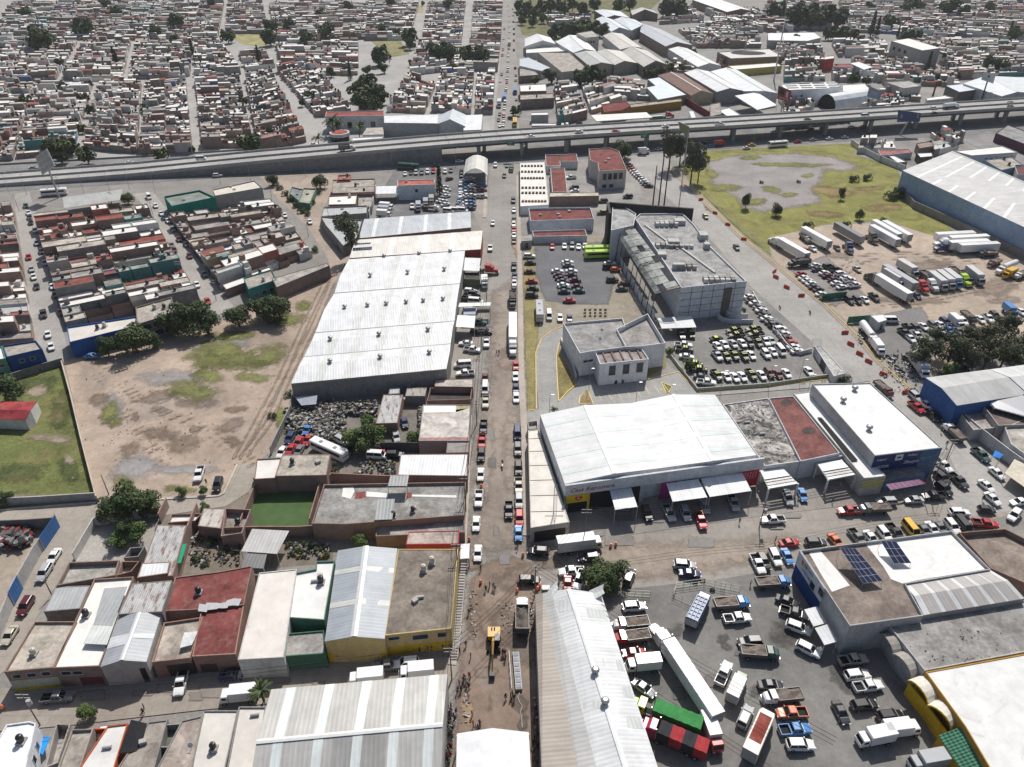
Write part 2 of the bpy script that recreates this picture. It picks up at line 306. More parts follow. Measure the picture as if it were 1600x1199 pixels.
lay(2,'forecourt',[(738,330),(762,268),(763,341),(757,541),(738,592),(700,590),(727,395),(754,362)],'concrete_road',(0.40,0.355,0.31))
lay(2,'forecourt',[(812,256),(852,245),(905,232),(975,240),(1000,290),(1010,325),(940,330),(815,330)],'asphalt',(0.36,0.34,0.31))
lay(4,'driveway',[(880,512),(893,518),(875,538),(869,560),(871,600),(873,627),(898,606),(906,590),(936,604),(1012,596),(1060,580),(1090,612),(1330,588),(1360,596),(1300,604),(1122,618),(1052,618),(985,632),(915,636),(845,650),(842,666),(824,668),(822,644),(842,640),(838,600),(837,552),(846,530),(862,518)],'concrete_road',(0.42,0.41,0.385))
lay(3,'grass_strip',[(870,540),(880,560),(898,595),(902,602),(874,628)],'grass',(0.23,0.19,0.08))
lay(3,'grass_strip',[(1008,560),(1040,540),(1040,575),(1010,590)],'grass',(0.21,0.18,0.09))
lay(5,'grass_strip',[(1033,598),(1049,605),(1046,613),(1041,616)],'grass',(0.17,0.16,0.06))
lay(5,'grass_strip',[(918,610),(926,628),(927,633),(905,632),(906,622)],'grass',(0.26,0.2,0.11))
lay(3,'yard_ground',[(838,930),(940,925),(1130,905),(1240,885),(1330,1010),(1420,1080),(1480,1199),(1480,1290),(1040,1290),(940,960)],'asphalt',(0.245,0.232,0.215))
lay(3,'forecourt',[(830,828),(892,800),(1195,735),(1280,720),(1350,745),(1480,705),(1500,750),(1330,790),(1195,806),(890,850)],'concrete_road',(0.37,0.335,0.295))
lay(1,'yard_ground',[(424,704),(456,640),(458,622),(700,580),(740,590),(736,690),(730,745),(620,745),(515,745)],'dirt',(0.22,0.2,0.17))
lay(2,'grass_lawn',[(402,770),(500,767),(489,822),(380,829)],'lawn',(0.085,0.16,0.045))
lay(1,'yard_ground',[(250,805),(390,770),(520,860),(520,880),(400,890),(270,900)],'dirt',(0.22,0.19,0.15))
lay(1,'yard_ground',[(-60,820),(92,818),(60,870),(20,950),(-60,1010)],'dirt',(0.42,0.35,0.28))
lay(1,'yard_ground',[(150,822),(250,806),(245,825),(225,880),(110,880)],'gravel_lot',(0.48,0.45,0.40))
lay(1,'yard_ground',[(1330,240),(1480,205),(1640,215),(1640,290),(1480,240),(1412,265)],'asphalt',(0.3,0.28,0.26))
lay(4,'road',[(1505,220),(1545,205),(1640,245),(1640,285),(1570,250)],'asphalt',(0.3,0.29,0.28))
lay(1,'yard_ground',[(812,150),(1070,150),(1110,190),(1000,210),(812,212)],'asphalt',(0.32,0.3,0.28))
lay(1,'field',[(806,0),(1040,-6),(1000,30),(930,40),(935,58),(860,62),(815,55)],'grass',(0.13,0.13,0.06))
lay(1,'field',[(355,55),(400,50),(425,60),(415,74),(380,70)],'grass',(0.28,0.26,0.12))
lay(1,'field',[(600,10),(660,8),(662,20),(602,24)],'grass',(0.3,0.26,0.15));lay(1,'field',[(580,65),(625,62),(640,85),(610,90)],'grass',(0.22,0.21,0.1))
lay(4.5,'muddy_ground',[(735,905),(760,880),(800,870),(830,880),(845,930),(843,1010),(845,1215),(708,1215),(716,1060),(728,990)],'dirt',(0.265,0.20,0.155),jitter=.8)
lay(4.5,'muddy_ground',[(745,720),(765,560),(770,460),(800,440),(812,480),(815,600),(820,760),(815,860),(740,870)],'dirt',(0.345,0.29,0.24),jitter=.9,soft=9)
lay(4.5,'muddy_ground',[(830,850),(900,856),(1010,850),(1120,848),(1240,838),(1230,862),(1110,892),(990,905),(900,900)],'dirt',(0.38,0.315,0.255),jitter=.9,soft=7)
def blob(level,name,cx,cy,rx,ry,mat,col,n=14,jit=0.7):
 ph=R.random()*6;pts=[]
 for k in range(n):
  a=2*math.pi*k/n;r=1+0.28*math.sin(2*a+ph)+0.16*math.sin(5*a+2*ph);pts.append((cx+rx*r*math.cos(a),cy+ry*r*math.sin(a)))
 w=min((G(cx+rx,cy)-G(cx-rx,cy)).length,(G(cx,cy-ry)-G(cx,cy+ry)).length)
 return lay(level,name,pts,mat,col,jitter=min(jit,w*.05),soft=min(9.0,w*.9))
for cx,cy,rx,ry in((1132,294,20,6),(1235,258,50,3.5),(1172,247,18,3),(1206,297,12,6),(1180,316,16,5),(1232,305,10,4),(1112,272,8,7),(1262,275,8,3)):blob(3,'grass_patch',cx,cy,rx,ry,'grass',(0.175,0.175,0.06))
for cx,cy,rx,ry in((1300,300,30,8),(1380,325,26,6),(1290,335,24,5),(1110,325,8,8),(1360,295,18,4)):blob(2.5,'dry_patch',cx,cy,rx,ry,'grass',(0.21,0.155,0.075))
for cx,cy,rx,ry in((340,560,60,14),(300,610,32,16),(385,565,36,16),(420,555,26,14),(325,588,24,10),(170,645,14,16),(180,660,10,8),(195,760,17,14),(280,765,22,6),(350,545,40,10),(450,500,22,12),(440,655,8,22),(395,590,22,8),(360,525,30,8),(475,478,14,6)):
 blob(3,'weed_patch',cx,cy,rx,ry,'grass',(0.16,0.165,0.06))
for cx,cy,rx,ry in((250,678,22,10),(286,694,24,12),(202,705,17,10),(155,624,12,10),(360,665,18,10),(362,690,10,9),(250,640,10,5),(305,630,26,9),(212,652,7,5),(305,672,8,6),(370,640,14,6),(245,622,30,8)):
 blob(2,'damp_patch',cx,cy,rx,ry,'dirt',(0.25,0.19,0.145))
for cx,cy,rx,ry in((350,540,36,10),(270,590,40,12),(175,640,20,20),(210,730,40,16),(290,735,40,8)):
 blob(1.5,'gravel_bed',cx,cy,rx,ry,'gravel_lot',(0.40,0.37,0.36))
for cx,cy,rx,ry,c in((772,930,26,30,0),(800,905,24,16,1),(790,985,24,22,1),(760,1052,22,6,1),(820,1010,18,40,2),(745,985,12,26,1),(812,1100,10,16,3),(816,1132,7,14,3),(766,1100,4,12,1),(730,1110,8,28,4),(800,567,12,4,4),(806,380,5,20,4),(796,560,20,16,5),(800,700,16,60,6),(760,720,12,60,6),(855,880,30,8,1),(740,880,10,18,1)):
 blob(5,'mud_patch',cx,cy,rx,ry,'dirt',[(0.30,0.235,0.185),(0.245,0.19,0.15),(0.25,0.205,0.17),(0.16,0.125,0.1),(0.38,0.26,0.175),(0.32,0.245,0.2),(0.37,0.31,0.255)][c],jit=0.5)
for cx,cy,rx,ry in((1555,450,40,10),(1450,415,40,6),(1500,430,18,6),(1570,470,20,6),(1310,400,20,4),(1420,470,60,5)):
 blob(3,'damp_patch',cx,cy,rx,ry,'dirt',(0.31,0.245,0.195))
for cx,cy,rx,ry in((1050,990,14,10),(1130,1000,10,6),(1135,1012,8,7),(1180,1080,9,8),(1230,985,24,20),(1320,1060,20,20),(1060,1150,20,16)):
 blob(4,'oil_patch',cx,cy,rx,ry,'asphalt',(0.13,0.12,0.11))
for cx,cy,rx,ry in((60,600,22,14),(20,740,40,14),(95,640,16,24),(108,735,12,20)):
 blob(2,'weed_patch',cx,cy,rx,ry,'grass',(0.075,0.095,0.035))
for cx,cy,rx,ry in((58,612,12,10),(108,718,6,9),(78,686,26,8),(40,780,40,6)):
 blob(3,'bare_patch',cx,cy,rx,ry,'dirt',(0.34,0.27,0.2))
for k in range(34):
 x,y,w,h,c=R.choice([(R.uniform(758,806),R.uniform(300,900),6,7,(.27,.25,.235)),(R.uniform(900,1500),R.uniform(800,850),16,5,(.30,.275,.25)),(R.uniform(1240,1400),R.uniform(480,590),10,6,(.36,.34,.31)),(R.uniform(1020,1320),R.uniform(1000,1180),14,8,(.19,.18,.17)),(R.uniform(60,650),R.uniform(1062,1092),16,6,(.31,.27,.23))]);w*=R.uniform(.5,1.6);h*=R.uniform(.5,1.6)
 lay(7,'road_patch',[(x-w,y-h),(x+w,y-h),(x+w,y+h),(x-w,y+h)],'asphalt',c,soft=.35)
for pts in([(398,728),(360,700),(300,660),(240,640),(190,600),(160,570)],[(300,770),(250,720),(200,640),(150,585)],[(380,715),(420,660),(450,590),(490,510),(520,440)],[(370,718),(405,655),(440,590),(480,500),(515,430)],[(1380,480),(1450,470),(1520,455),(1600,440)],[(1290,470),(1330,400),(1420,395),(1540,405),(1600,430)],[(1300,478),(1345,408),(1430,402),(1540,412),(1600,440)]):
 for o in(-.9,.9):
  q=[G(*p)for p in pts];L,Q=[],[]
  for i,p in enumerate(q):d=(q[min(i+1,len(q)-1)]-q[max(i-1,0)]).normalized();n_=Vector((-d.y,d.x,0));L.append((p+n_*(o+.32))[:2]);Q.append((p+n_*(o-.32))[:2])
  lay(6,'tyre_track',L+Q[::-1],'dirt',(.33,.26,.205),world=True,soft=.9)
flush()
def strip(name,pts,w,h,mat,col,level=0,label=None,off=0.0):
 """a solid strip of width w along a line of picture points"""
 q=[G(*p)for p in pts];m=MB();L=[];Rr=[]
 for i,p in enumerate(q):
  d=((q[i+1]if i+1<len(q)else p)-(q[i-1]if i else p)).normalized();nn=Vector((-d.y,d.x,0));L.append(p+nn*(off+w/2));Rr.append(p+nn*(off-w/2))
 z0=0.0 if h>0.02 else 0.23
 for i in range(len(q)-1):
  a,b,c,d=[Vector((v.x,v.y,h if h>0.02 else z0))for v in(Rr[i],Rr[i+1],L[i+1],L[i])]
  m.face([a,b,c,d],mat,col)
  if h>0.02:
   for s,t in((a,b),(c,d)):m.face([Vector((s.x,s.y,z0)),Vector((t.x,t.y,z0)),t,s],mat,col)
 if h>0.02:
  for s,t in((L[0],Rr[0]),(L[-1],Rr[-1])):m.face([Vector((s.x,s.y,0)),Vector((t.x,t.y,0)),Vector((t.x,t.y,h)),Vector((s.x,s.y,h))],mat,col)
 o=m.build(name);o['kind']='structure';return o
KC=(0.42,0.37,0.32)
strip('pavement',[(808.5,275),(811,367),(813,483),(814.5,583),(820,700),(822.5,800),(823,838)],1.7,0.27,'concrete_road',KC)
strip('pavement',[(733,650),(729,745),(725,820),(720,900),(714,1000),(706,1040)],1.6,0.27,'concrete_road',KC)
strip('pavement',[(760,268),(757,341)],1.5,0.27,'concrete_road',KC)
YEL=(0.62,0.42,0.05)
for p in([(838,640),(837,552),(846,530),(862,518),(880,511)],[(873,628),(871,600),(869,560),(873,540),(884,522)],[(873,628),(886,614),(901,601)],[(905,632),(906,622),(918,610),(927,633),(905,632)],[(1033,598),(1049,605),(1046,613),(1041,616),(1033,598)],[(1012,594),(1060,582),(1090,613),(1200,604),(1330,590)],[(824,643),(836,641)],[(1045,262),(1094,309),(1162,374),(1200,404),(1288,476),(1333,519),(1373,565),(1428,613)]):
 strip('kerb',p,0.22,0.29,'paint_gloss',YEL)
for k in range(8):
 x=932+k*15;strip('road_marking',[(x,613-k*1.6),(x+9,628-k*1.9)],0.14,0.0,'paint_gloss',(0.6,0.5,0.2),level=6)
for p in([(252,781),(342,776),(350,772),(371,727)],[(150,786),(-20,800)]):strip('kerb',p,0.5,0.29,'concrete_road',(0.5,0.45,0.38))
# BUILDERS
def col_at(o):return Vector(o['_o'])if '_o' in o else o.location
def flat(name,label,cat,px,H,wall=('plaster',(0.6,0.6,0.58)),roof=('roof_slab',(0.42,0.4,0.37)),par=0.5,pw=0.2,group=None,wins=(),doors=(),tanks=0,hatch=0,base=0.0,base_band=None,wp=None):
 P=ccw(wp if wp else gp(px,H));n=len(P);c=Vector((sum(p[0]for p in P)/n,sum(p[1]for p in P)/n,base))
 k0=min(range(n),key=lambda i:P[i][1]+P[(i+1)%n][1]);P=P[k0:]+P[:k0]
 t=thing(name,label,cat,c,group);m=MB();W,wc=wall
 I=inset(P,pw);z1=H;zr=H-par
 if base_band:
  hb,bc=base_band;m.prism(P,base,base+hb,W,bc);m.prism(P,base+hb,z1,W,wc)
 else:m.prism(P,base,z1,W,wc)
 for i in range(n):
  j=(i+1)%n;a,b,ai,bi=P[i],P[j],I[i],I[j]
  m.face([(a[0],a[1],z1),(b[0],b[1],z1),(bi[0],bi[1],z1),(ai[0],ai[1],z1)],W,wc)
  m.face([(bi[0],bi[1],zr),(ai[0],ai[1],zr),(ai[0],ai[1],z1),(bi[0],bi[1],z1)],W,wc)
 m.build('wall',t)
 m=MB();m.face([(p[0],p[1],zr)for p in I],roof[0],roof[1]);m.build('roof',t)
 for w in wins:
  e,cnt,za,zb,ww,s0,s1=w;a,b=Vector((*P[e%n],0)),Vector((*P[(e+1)%n],0));L=(b-a).length;d=(b-a)/L;out=Vector((d.y,-d.x,0))
  for k in range(cnt):
   u=L*(s0+(s1-s0)*(k+0.5)/cnt);panel(t,'window',a+d*(u-ww/2),d,out,ww,za+base,zb+base,'window_glass',(0.05,0.055,0.06),frame=(0.5,0.5,0.5))
 for e,u,ww,hh,dc in doors:
  a,b=Vector((*P[e%n],0)),Vector((*P[(e+1)%n],0));L=(b-a).length;d=(b-a)/L;out=Vector((d.y,-d.x,0))
  panel(t,'door',a+d*(L*u-ww/2),d,out,ww,base,base+hh,'paint_gloss',dc)
 bx=[min(p[0]for p in I),max(p[0]for p in I),min(p[1]for p in I),max(p[1]for p in I)]
 for k in range(tanks):
  q=inpoint(I);tank(t,q[0],q[1],zr)
 for k in range(hatch):
  q=inpoint(I);m=MB();ty=R.random()
  if ty<.4:m.box((q[0],q[1],zr+0.35),(R.uniform(0.7,1.2),R.uniform(0.7,1.2),0.7),'plaster',(0.42,0.40,0.37),R.random());m.build('roof_hatch',t)
  elif ty<.7:m.tube((q[0]-.7,q[1],zr+.35),(q[0]+.7,q[1]+.2,zr+.35),.28,.28,'paint_gloss',(.5,.5,.5),n=8);m.build('gas_tank',t)
  else:m.loft([[Vector((q[0]+r*math.cos(a*.785),q[1]-.3+r*math.sin(a*.785)*.6,zr+.9+h+r*math.sin(a*.785)*.7))for a in range(8)]for r,h in((.45,.12),(.25,.02),(.05,-.04))],'paint_gloss',(.5,.5,.5));m.tube((q[0],q[1]-.3,zr),(q[0],q[1]-.3,zr+.9),.04,.04,'alloy');m.build('satellite_dish',t)
 t['_p']=[c for p in P for c in p];return t
def inpoint(I):
 w=[R.random()**1.3+0.05 for _ in I];s=sum(w);return(sum(p[0]*a for p,a in zip(I,w))/s,sum(p[1]*a for p,a in zip(I,w))/s)
def panel(t,name,p,d,out,w,z0,z1,mat,col,frame=None,proud=0.05):
 """a framed opening on a wall: frame proud of the wall, pane inside it"""
 m=MB();fm=MB()if frame else None;a=p
 def q(u,z,o):return Vector((a.x+d.x*u+out.x*o,a.y+d.y*u+out.y*o,z))
 if frame:
  for u0,u1,v0,v1 in((-.1,w+.1,z0-.12,z0),(-.1,w+.1,z1,z1+.1),(-.1,0,z0,z1),(w,w+.1,z0,z1)):
   fm.face([q(u0,v0,proud+.03),q(u1,v0,proud+.03),q(u1,v1,proud+.03),q(u0,v1,proud+.03)],'plaster',frame)
   fm.face([q(u0,v1,proud+.03),q(u1,v1,proud+.03),q(u1,v1,0),q(u0,v1,0)],'plaster',frame)
 m.face([q(0,z0,proud),q(w,z0,proud),q(w,z1,proud),q(0,z1,proud)],mat,col)
 for u in(0,w):m.face([q(u,z0,0),q(u,z0,proud),q(u,z1,proud),q(u,z1,0)],mat,col)
 m.face([q(0,z1,proud),q(w,z1,proud),q(w,z1,0),q(0,z1,0)],mat,col)
 o=m.build(name,t)
 if fm:fm.build('frame',o)
 return o
_tank={}
def tank(t,x,y,z,dark=None):
 dark=R.random()<0.75 if dark is None else dark;key=(dark,)
 if key not in _tank:
  m=MB();c=(0.025,0.025,0.027)if dark else(0.55,0.5,0.42);rr=[(0,.50),(.12,.56),(1.0,.56),(1.25,.42),(1.33,.2),(1.42,.2)]
  rings=[[Vector((r*math.cos(a*math.pi/5),r*math.sin(a*math.pi/5),h))for a in range(10)]for h,r in rr];m.loft(rings,'paint_gloss',c);m.box((0,0,-.2),(1.3,1.3,.4),'plaster',(.4,.38,.36));ob=m.build('water_tank');_tank[key]=ob.data;bpy.data.objects.remove(ob)
 o=bpy.data.objects.new('water_tank',_tank[key]);COL.objects.link(o);o.parent=t;o.location=Vector((x,y,z+0.4))-t.location;s=R.uniform(.85,1.1);o.scale=(s,s,s);return o
def bays(name,label,cat,st,wall,roof,group=None,sky=(),vents=(),cols=None,caps=(),base=0.0,endwalls=True,open_ends=False,post=False,wp=False):
 """a sheet-metal roof through stations (picture point A, picture point B, height) carried down to the ground by walls"""
 S=[(Vector((*(a if wp else G(*a,z)[:2]),z)),Vector((*(b if wp else G(*b,z)[:2]),z)))for a,b,z in st]
 c=sum((a+b for a,b in S),Vector())/(2*len(S));c.z=base;t=thing(name,label,cat,c,group);m=MB()
 W,wc=wall;gz=lambda v:Vector((v.x,v.y,base))
 if not open_ends:
  for(a,b),(a2,b2)in zip(S[:-1],S[1:]):
   m.face([gz(a),gz(a2),a2,a],W,wc);m.face([gz(b),gz(b2),b2,b],W,wc)
  for a,b in((S[0]),(S[-1])):m.face([gz(a),gz(b),b,a],W,wc)
  m.build('wall',t)
 else:
  for a,b in(S[0],S[-1]):
   L=(b-a).length;k=max(1,int(L/7))
   for i in range(k+1):
    p=a.lerp(b,(i+.02)/(k+.04));m=MB();m.tube(gz(p),p-Vector((0,0,.05)),.12,.12,'paint_gloss',wc);m.build('post',t)
 m=MB();th=Vector((0,0,0.12))
 for i,((a,b),(a2,b2))in enumerate(zip(S[:-1],S[1:])):
  cc=cols[i]if cols else roof[1];m.face([a+th,b+th,b2+th,a2+th],roof[0],cc);m.face([a,b,b2,a2],roof[0],cc)
  m.face([a,a2,a2+th,a+th],roof[0],cc);m.face([b,b2,b2+th,b+th],roof[0],cc)
 for a,b in(S[0],S[-1]):m.face([a,b,b+th,a+th],roof[0],roof[1])
 m.build('roof',t)
 for u,w,i0,i1,scol in sky:
  m=MB()
  for i in range(i0,i1):
   (a,b),(a2,b2)=S[i],S[i+1];L=(b-a).length;du=w/L/2;e=Vector((0,0,0.15))
   m.face([a.lerp(b,u-du)+e,a.lerp(b,u+du)+e,a2.lerp(b2,u+du)+e,a2.lerp(b2,u-du)+e],'metal_sheet',scol)
  m.build('skylight',t)
 for i,w,ccol in caps:
  a,b=S[i];m=MB();q=(S[i+1][0]-a)if i+1<len(S)else(a-S[i-1][0]);q=Vector((q.x,q.y,0)).normalized()*w/2;e=Vector((0,0,0.17))
  m.prism([(v.x,v.y)for v in(a-q,b-q,b+q,a+q)],0,0,'metal_sheet',ccol)if False else None
  m.face([a-q+e,b-q+e,b+e*1.6,a+e*1.6],'paint_gloss',ccol);m.face([a+e*1.6,b+e*1.6,b+q+e,a+q+e],'paint_gloss',ccol);m.build('ridge_cap',t)
 for i,u,*f in vents:
  f=f[0]if f else 0.0;a,b=S[i];p=a.lerp(b,u)
  if f:p=p.lerp(S[i+1][0].lerp(S[i+1][1],u),f)
  vent(t,p)
 t['_s']=1;return t,S
_vent=[]
def vent(t,p,s=1.0):
 if not _vent:
  m=MB();rr=[(0,.42),(.45,.42),(.47,.5),(.65,.62),(.85,.66),(1.05,.58),(1.2,.3),(1.22,.02)]
  rings=[[Vector((r*math.cos(a*math.pi/6),r*math.sin(a*math.pi/6),h))for a in range(12)]for h,r in rr];m.loft(rings[:3],'alloy');m.loft(rings[2:],'alloy')
  for k in range(12):
   a=k*math.pi/6;m.box((.6*math.cos(a),.6*math.sin(a),.83),(.16,.05,.5),'rubber',rz=a+.6)
  ob=m.build('roof_vent');_vent.append(ob.data);bpy.data.objects.remove(ob)
 o=bpy.data.objects.new('roof_vent',_vent[0]);COL.objects.link(o);o.parent=t;o.location=p-t.location;o.scale=(s,s,s)
def wall(name,label,pts,h,th=0.2,mat='plaster',col=(0.6,0.6,0.58),cat='wall',closed=False,top=None):
 q=[G(*p)for p in pts];q=q+[q[0]]if closed else q;m=MB();n=len(q);L=[];Rr=[]
 for i,p in enumerate(q):
  a=q[i-1]if i else(q[-2]if closed else p);b=q[i+1]if i+1<n else(q[1]if closed else p)
  d0=(p-a).normalized()if(p-a).length else(b-p).normalized();d1=(b-p).normalized()if(b-p).length else d0
  n0=Vector((-d0.y,d0.x,0));n1=Vector((-d1.y,d1.x,0));mm=n0+n1;kk=max(mm.dot(n0),.5);mm=mm/kk;L.append(p+mm*th/2);Rr.append(p-mm*th/2)
 up=Vector((0,0,h));tc=top or col
 for i in range(n-1):
  m.face([Rr[i],Rr[i+1],Rr[i+1]+up,Rr[i]+up],mat,col);m.face([L[i+1],L[i],L[i]+up,L[i+1]+up],mat,col);m.face([Rr[i]+up,Rr[i+1]+up,L[i+1]+up,L[i]+up],'plaster',tc)
 if not closed:
  for i in(0,-1):m.face([L[i],Rr[i],Rr[i]+up,L[i]+up],mat,col)
 o=m.build(name,origin=q[0]);tag(o,label,cat);return o
def awning(t,px4,zs,mat,col,name='awning',th=0.08,posts=True):
 q=[Vector((*G(p[0],p[1],z)[:2],z))for p,z in zip(px4,zs)];m=MB();d=Vector((0,0,th));m.face([p+d for p in q],mat,col);m.face(q[::-1],mat,col)
 for i in range(4):m.face([q[i],q[(i+1)%4],q[(i+1)%4]+d,q[i]+d],mat,col)
 o=m.build(name,t)
 if posts:
  for p in q[2:]if posts=='far' else q[:2]:
   m=MB();m.tube((p.x,p.y,0),p,.07,.07,'paint_gloss',(.5,.5,.5));m.build('post',t)
 return o
def lettering(t,text,p,d,up,size,mat,col,shear=0.0,name='lettering',depth=0.03):
 """raised letters from point p, reading along d"""
 cu=bpy.data.curves.new(name,'FONT');cu.body=text;cu.size=size;cu.extrude=depth;cu.shear=shear;cu.resolution_u=2
 ob=bpy.data.objects.new(name,cu);me=bpy.data.meshes.new_from_object(ob);bpy.data.objects.remove(ob);bpy.data.curves.remove(cu);me.name=name
 me.materials.clear();me.materials.append(MATS[mat]);ca=me.color_attributes.new('Col','FLOAT_COLOR','CORNER')
 for x in ca.data:x.color=(*col,1)
 o=bpy.data.objects.new(name,me);COL.objects.link(o);o.parent=t;d=Vector(d).normalized();up=Vector(up).normalized();nn=d.cross(up)
 o.matrix_local=Matrix.Translation(-Vector(t.location))@Matrix.Translation(Vector(p))@Matrix((d,up,nn)).transposed().to_4x4();return o
# LARGE BUILDINGS
WHT=(0.80,0.80,0.79);PLW=(0.66,0.66,0.65);GRY=(0.40,0.39,0.38);BLK=('concrete_block',(0.30,0.285,0.27));BRK=('brick',(0.30,0.15,0.11))
MW=('metal_sheet',(0.73,0.74,0.74));PW_=('plaster',PLW);SKY_=(0.62,0.66,0.63)
st=[((455,600),(697.5,577),6.5),((468,571),(703,549.5),7.5),((475,558.5),(704,538),6.5),((487,534),(707.5,513),7.5),((492.5,521),(710,502.5),6.5),((507,484),(714.5,467),7.6),((522.5,459),(718.5,444),6.5),((531,432.5),(723,417),7.4),((545,406),(726.5,392.5),6.5)]
t,_=bays('warehouse','largest white metal-roofed warehouse with rows of turbine vents beside the dirt lot','warehouse',st,('concrete_block',(0.36,0.34,0.32)),('metal_sheet',(0.74,0.75,0.75)),sky=[(u,2.4,i,j,(0.66,0.67,0.64))for u,i,j in((.17,0,2),(.35,0,2),(.53,0,2),(.70,0,2),(.87,0,2),(.16,2,4),(.33,2,4),(.50,2,4),(.66,2,4),(.82,2,4),(.28,4,6),(.45,4,6),(.61,4,6),(.76,4,6),(.92,4,6),(.2,6,8),(.42,6,8),(.64,6,8),(.86,6,8))],vents=[(1,.2),(1,.53),(1,.86),(3,.13),(3,.47),(3,.82),(5,.15),(5,.32),(5,.46),(5,.61),(5,.74),(5,.89),(7,.25,-.1),(7,.55,-.1),(7,.85,-.1),(8,.30,0),(8,.6,0),(8,.87,0)],caps=[(2,.5,(.45,.46,.46)),(4,.5,(.3,.31,.31)),(6,.5,(.2,.2,.2))])
t,S=bays('warehouse','cream metal-roofed warehouse with two rows of solar panels behind the large white warehouse','warehouse',[((546,404),(751,390),6.3),((552,384),(753.5,368.5),7.2),((556,375.5),(754,361),6.6)],('plaster',(.3,.06,.05)),('metal_sheet',(0.74,0.71,0.64)),sky=[(u,2.2,0,2,(.8,.8,.77))for u in(.3,.56,.77)])
def solar(px4,z,tilt=0.0,name='solar_array',label='',group=None,parent=None,legs=0.25):
 q=[Vector((*G(p[0],p[1],zz)[:2],zz))for p,zz in zip(px4,z if hasattr(z,'__len__')else[z]*4)];c=sum(q,Vector())/4;zb=min(v.z for v in q)-legs
 t=parent or thing(name,label,'solar array',Vector((c.x,c.y,zb)),group);m=MB();e=(q[1]-q[0]);nrm=e.cross(q[3]-q[0]).normalized();nrm=nrm if nrm.z>0 else-nrm
 L,Wd=e.length,(q[3]-q[0]).length;k=max(1,round(L/1.05));r=max(1,round(Wd/1.7));uv=[(0,0),(k,0),(k,r*1.65),(0,r*1.65)]
 m.face(q,'solar_glass',(1,1,1),uv=uv);b=[v-nrm*.06 for v in q];m.face(b[::-1],'alloy')
 for i in range(4):m.face([b[i],b[(i+1)%4],q[(i+1)%4],q[i]],'alloy')
 m.build('solar_panel',t);m=MB()
 for i in range(4):m.tube((q[i].x*.98+c.x*.02,q[i].y*.98+c.y*.02,zb),q[i].lerp(c,.02)-Vector((0,0,.05)),.05,.05,'alloy')
 m.build('panel_rack',t);return t
solar([(551,391),(581,389),(581.5,385.5),(551.5,387.5)],7.2,label='dark solar panel row on the cream roof beside the tree, nearer of two');solar([(554,382),(579,380.5),(579.5,379),(554.5,380.5)],7.5,label='thin solar panel row on the cream roof just behind the nearer row')
bays('warehouse','long blue-grey sheet-roofed warehouse between the cream roof and the dealer lot','warehouse',[((561,373),(736,356),5.2),((565,357),(735.5,342),6.0),((569,343),(735,331),5.2)],BLK,('metal_sheet',(0.47,0.50,0.52)),sky=[(u,1.5,0,2,(.72,.74,.74))for u in(.12,.35,.58,.8)])
flat('storage_yard_house','grey slab-roofed store with sheet roof at the fork of the dirt road','building',[(509,352),(536,384),(558,372),(566,344),(501,338)],4.6,BLK,('metal_sheet',(.45,.46,.46)))
bays('vault_canopy','open barrel-vault canopy over parked cars beside the main road','canopy',[((724,274),(728,250),5),((729,269),(733,246.5),6.3),((736,265),(739,243.5),7.1),((743,263.5),(745,242.5),7.4),((750,265.5),(751,243.5),7.1),((757,270),(757.5,246),6.3),((762,275),(762,249),5)],('plaster',GRY),('metal_sheet',(.66,.64,.58)),open_ends=True)
t=flat('dealer_office','white two-storey dealer office with a red roof beside the dark cypress','building',[(621,290),(679,288),(679,280.5),(621,281.5)],7,('plaster',(.62,.66,.70)),('roof_slab',(.50,.15,.10)),par=.35,wins=[(0,1,3.5,5,1.2,.4,.6)],hatch=3)
bays('carport','white sheet-roofed carport beside the red-roofed dealer office','carport',[((587,303.5),(621,303),4),((588,292),(621,291),4.2)],('plaster',GRY),MW,open_ends=True)
t=flat('low_white_building','long low white-roofed building with rows of small dark roof lights by the flyover','building',[(813,322.5),(857.5,320),(851,252.5),(812.5,254)],4,PW_,('white_roof',(.74,.72,.66)),par=.25)
for yy,(xa,xb),nn,cc in((259,(816,846),7,(.10,.04,.03)),(268,(816,847),7,(.10,.04,.03)),(278,(816,848),8,(.12,.06,.05)),(293,(816.5,850),7,(.10,.04,.03)),(301,(816.5,850),7,(.10,.04,.03)),(314,(817,852),8,(.28,.09,.06))):
 m=MB()
 for k in range(nn):
  x=lerp(xa,xb,k/(nn-1));p=G(x,yy,4.2);m.box((p.x,p.y,4.1),(1.1,1.0,.8),'paint_gloss',cc)
 m.build('roof_light',t)
RED=('roof_slab',(.235,.075,.065))
flat('red_roofed_office','small white office with a dark red roof and stepped front under the flyover','building',[(853,259),(876,259),(875,252),(903,252),(901,240.5),(852,242)],4,PW_,RED,wins=[(0,2,1,2.2,1.2,.1,.9)])
flat('red_roofed_block','narrow one-storey block with a dark red roof beside the white roof-light building','building',[(863,300),(886.5,299.5),(882.5,262.5),(860,263)],4,PW_,RED,par=.3)
flat('red_roofed_hall','beige two-storey hall with a dark red roof, rooftop boxes and four window pairs','building',[(936,267.5),(979,265),(967,236),(953,231),(920,232.5),(922,250),(934,254.5)],9,('plaster',(.56,.51,.47)),RED,par=.5,hatch=4,wins=[(0,4,4.6,7.6,1.9,.12,.9),(0,2,.8,2.4,2.0,.1,.6)])
flat('brick_shed','long brick shed with a pale roof edge between the red roofs','building',[(858.5,307.5),(936,306),(935,301),(859,301.5)],4.4,BRK,('roof_slab',(.6,.56,.46)),par=.1)
flat('walled_block','white-walled block with a dark red sunken roof and roof vents','building',[(829,345),(928,342),(922.5,324),(826,325.5)],5.2,('plaster',(.60,.63,.68)),RED,par=.9,hatch=6)
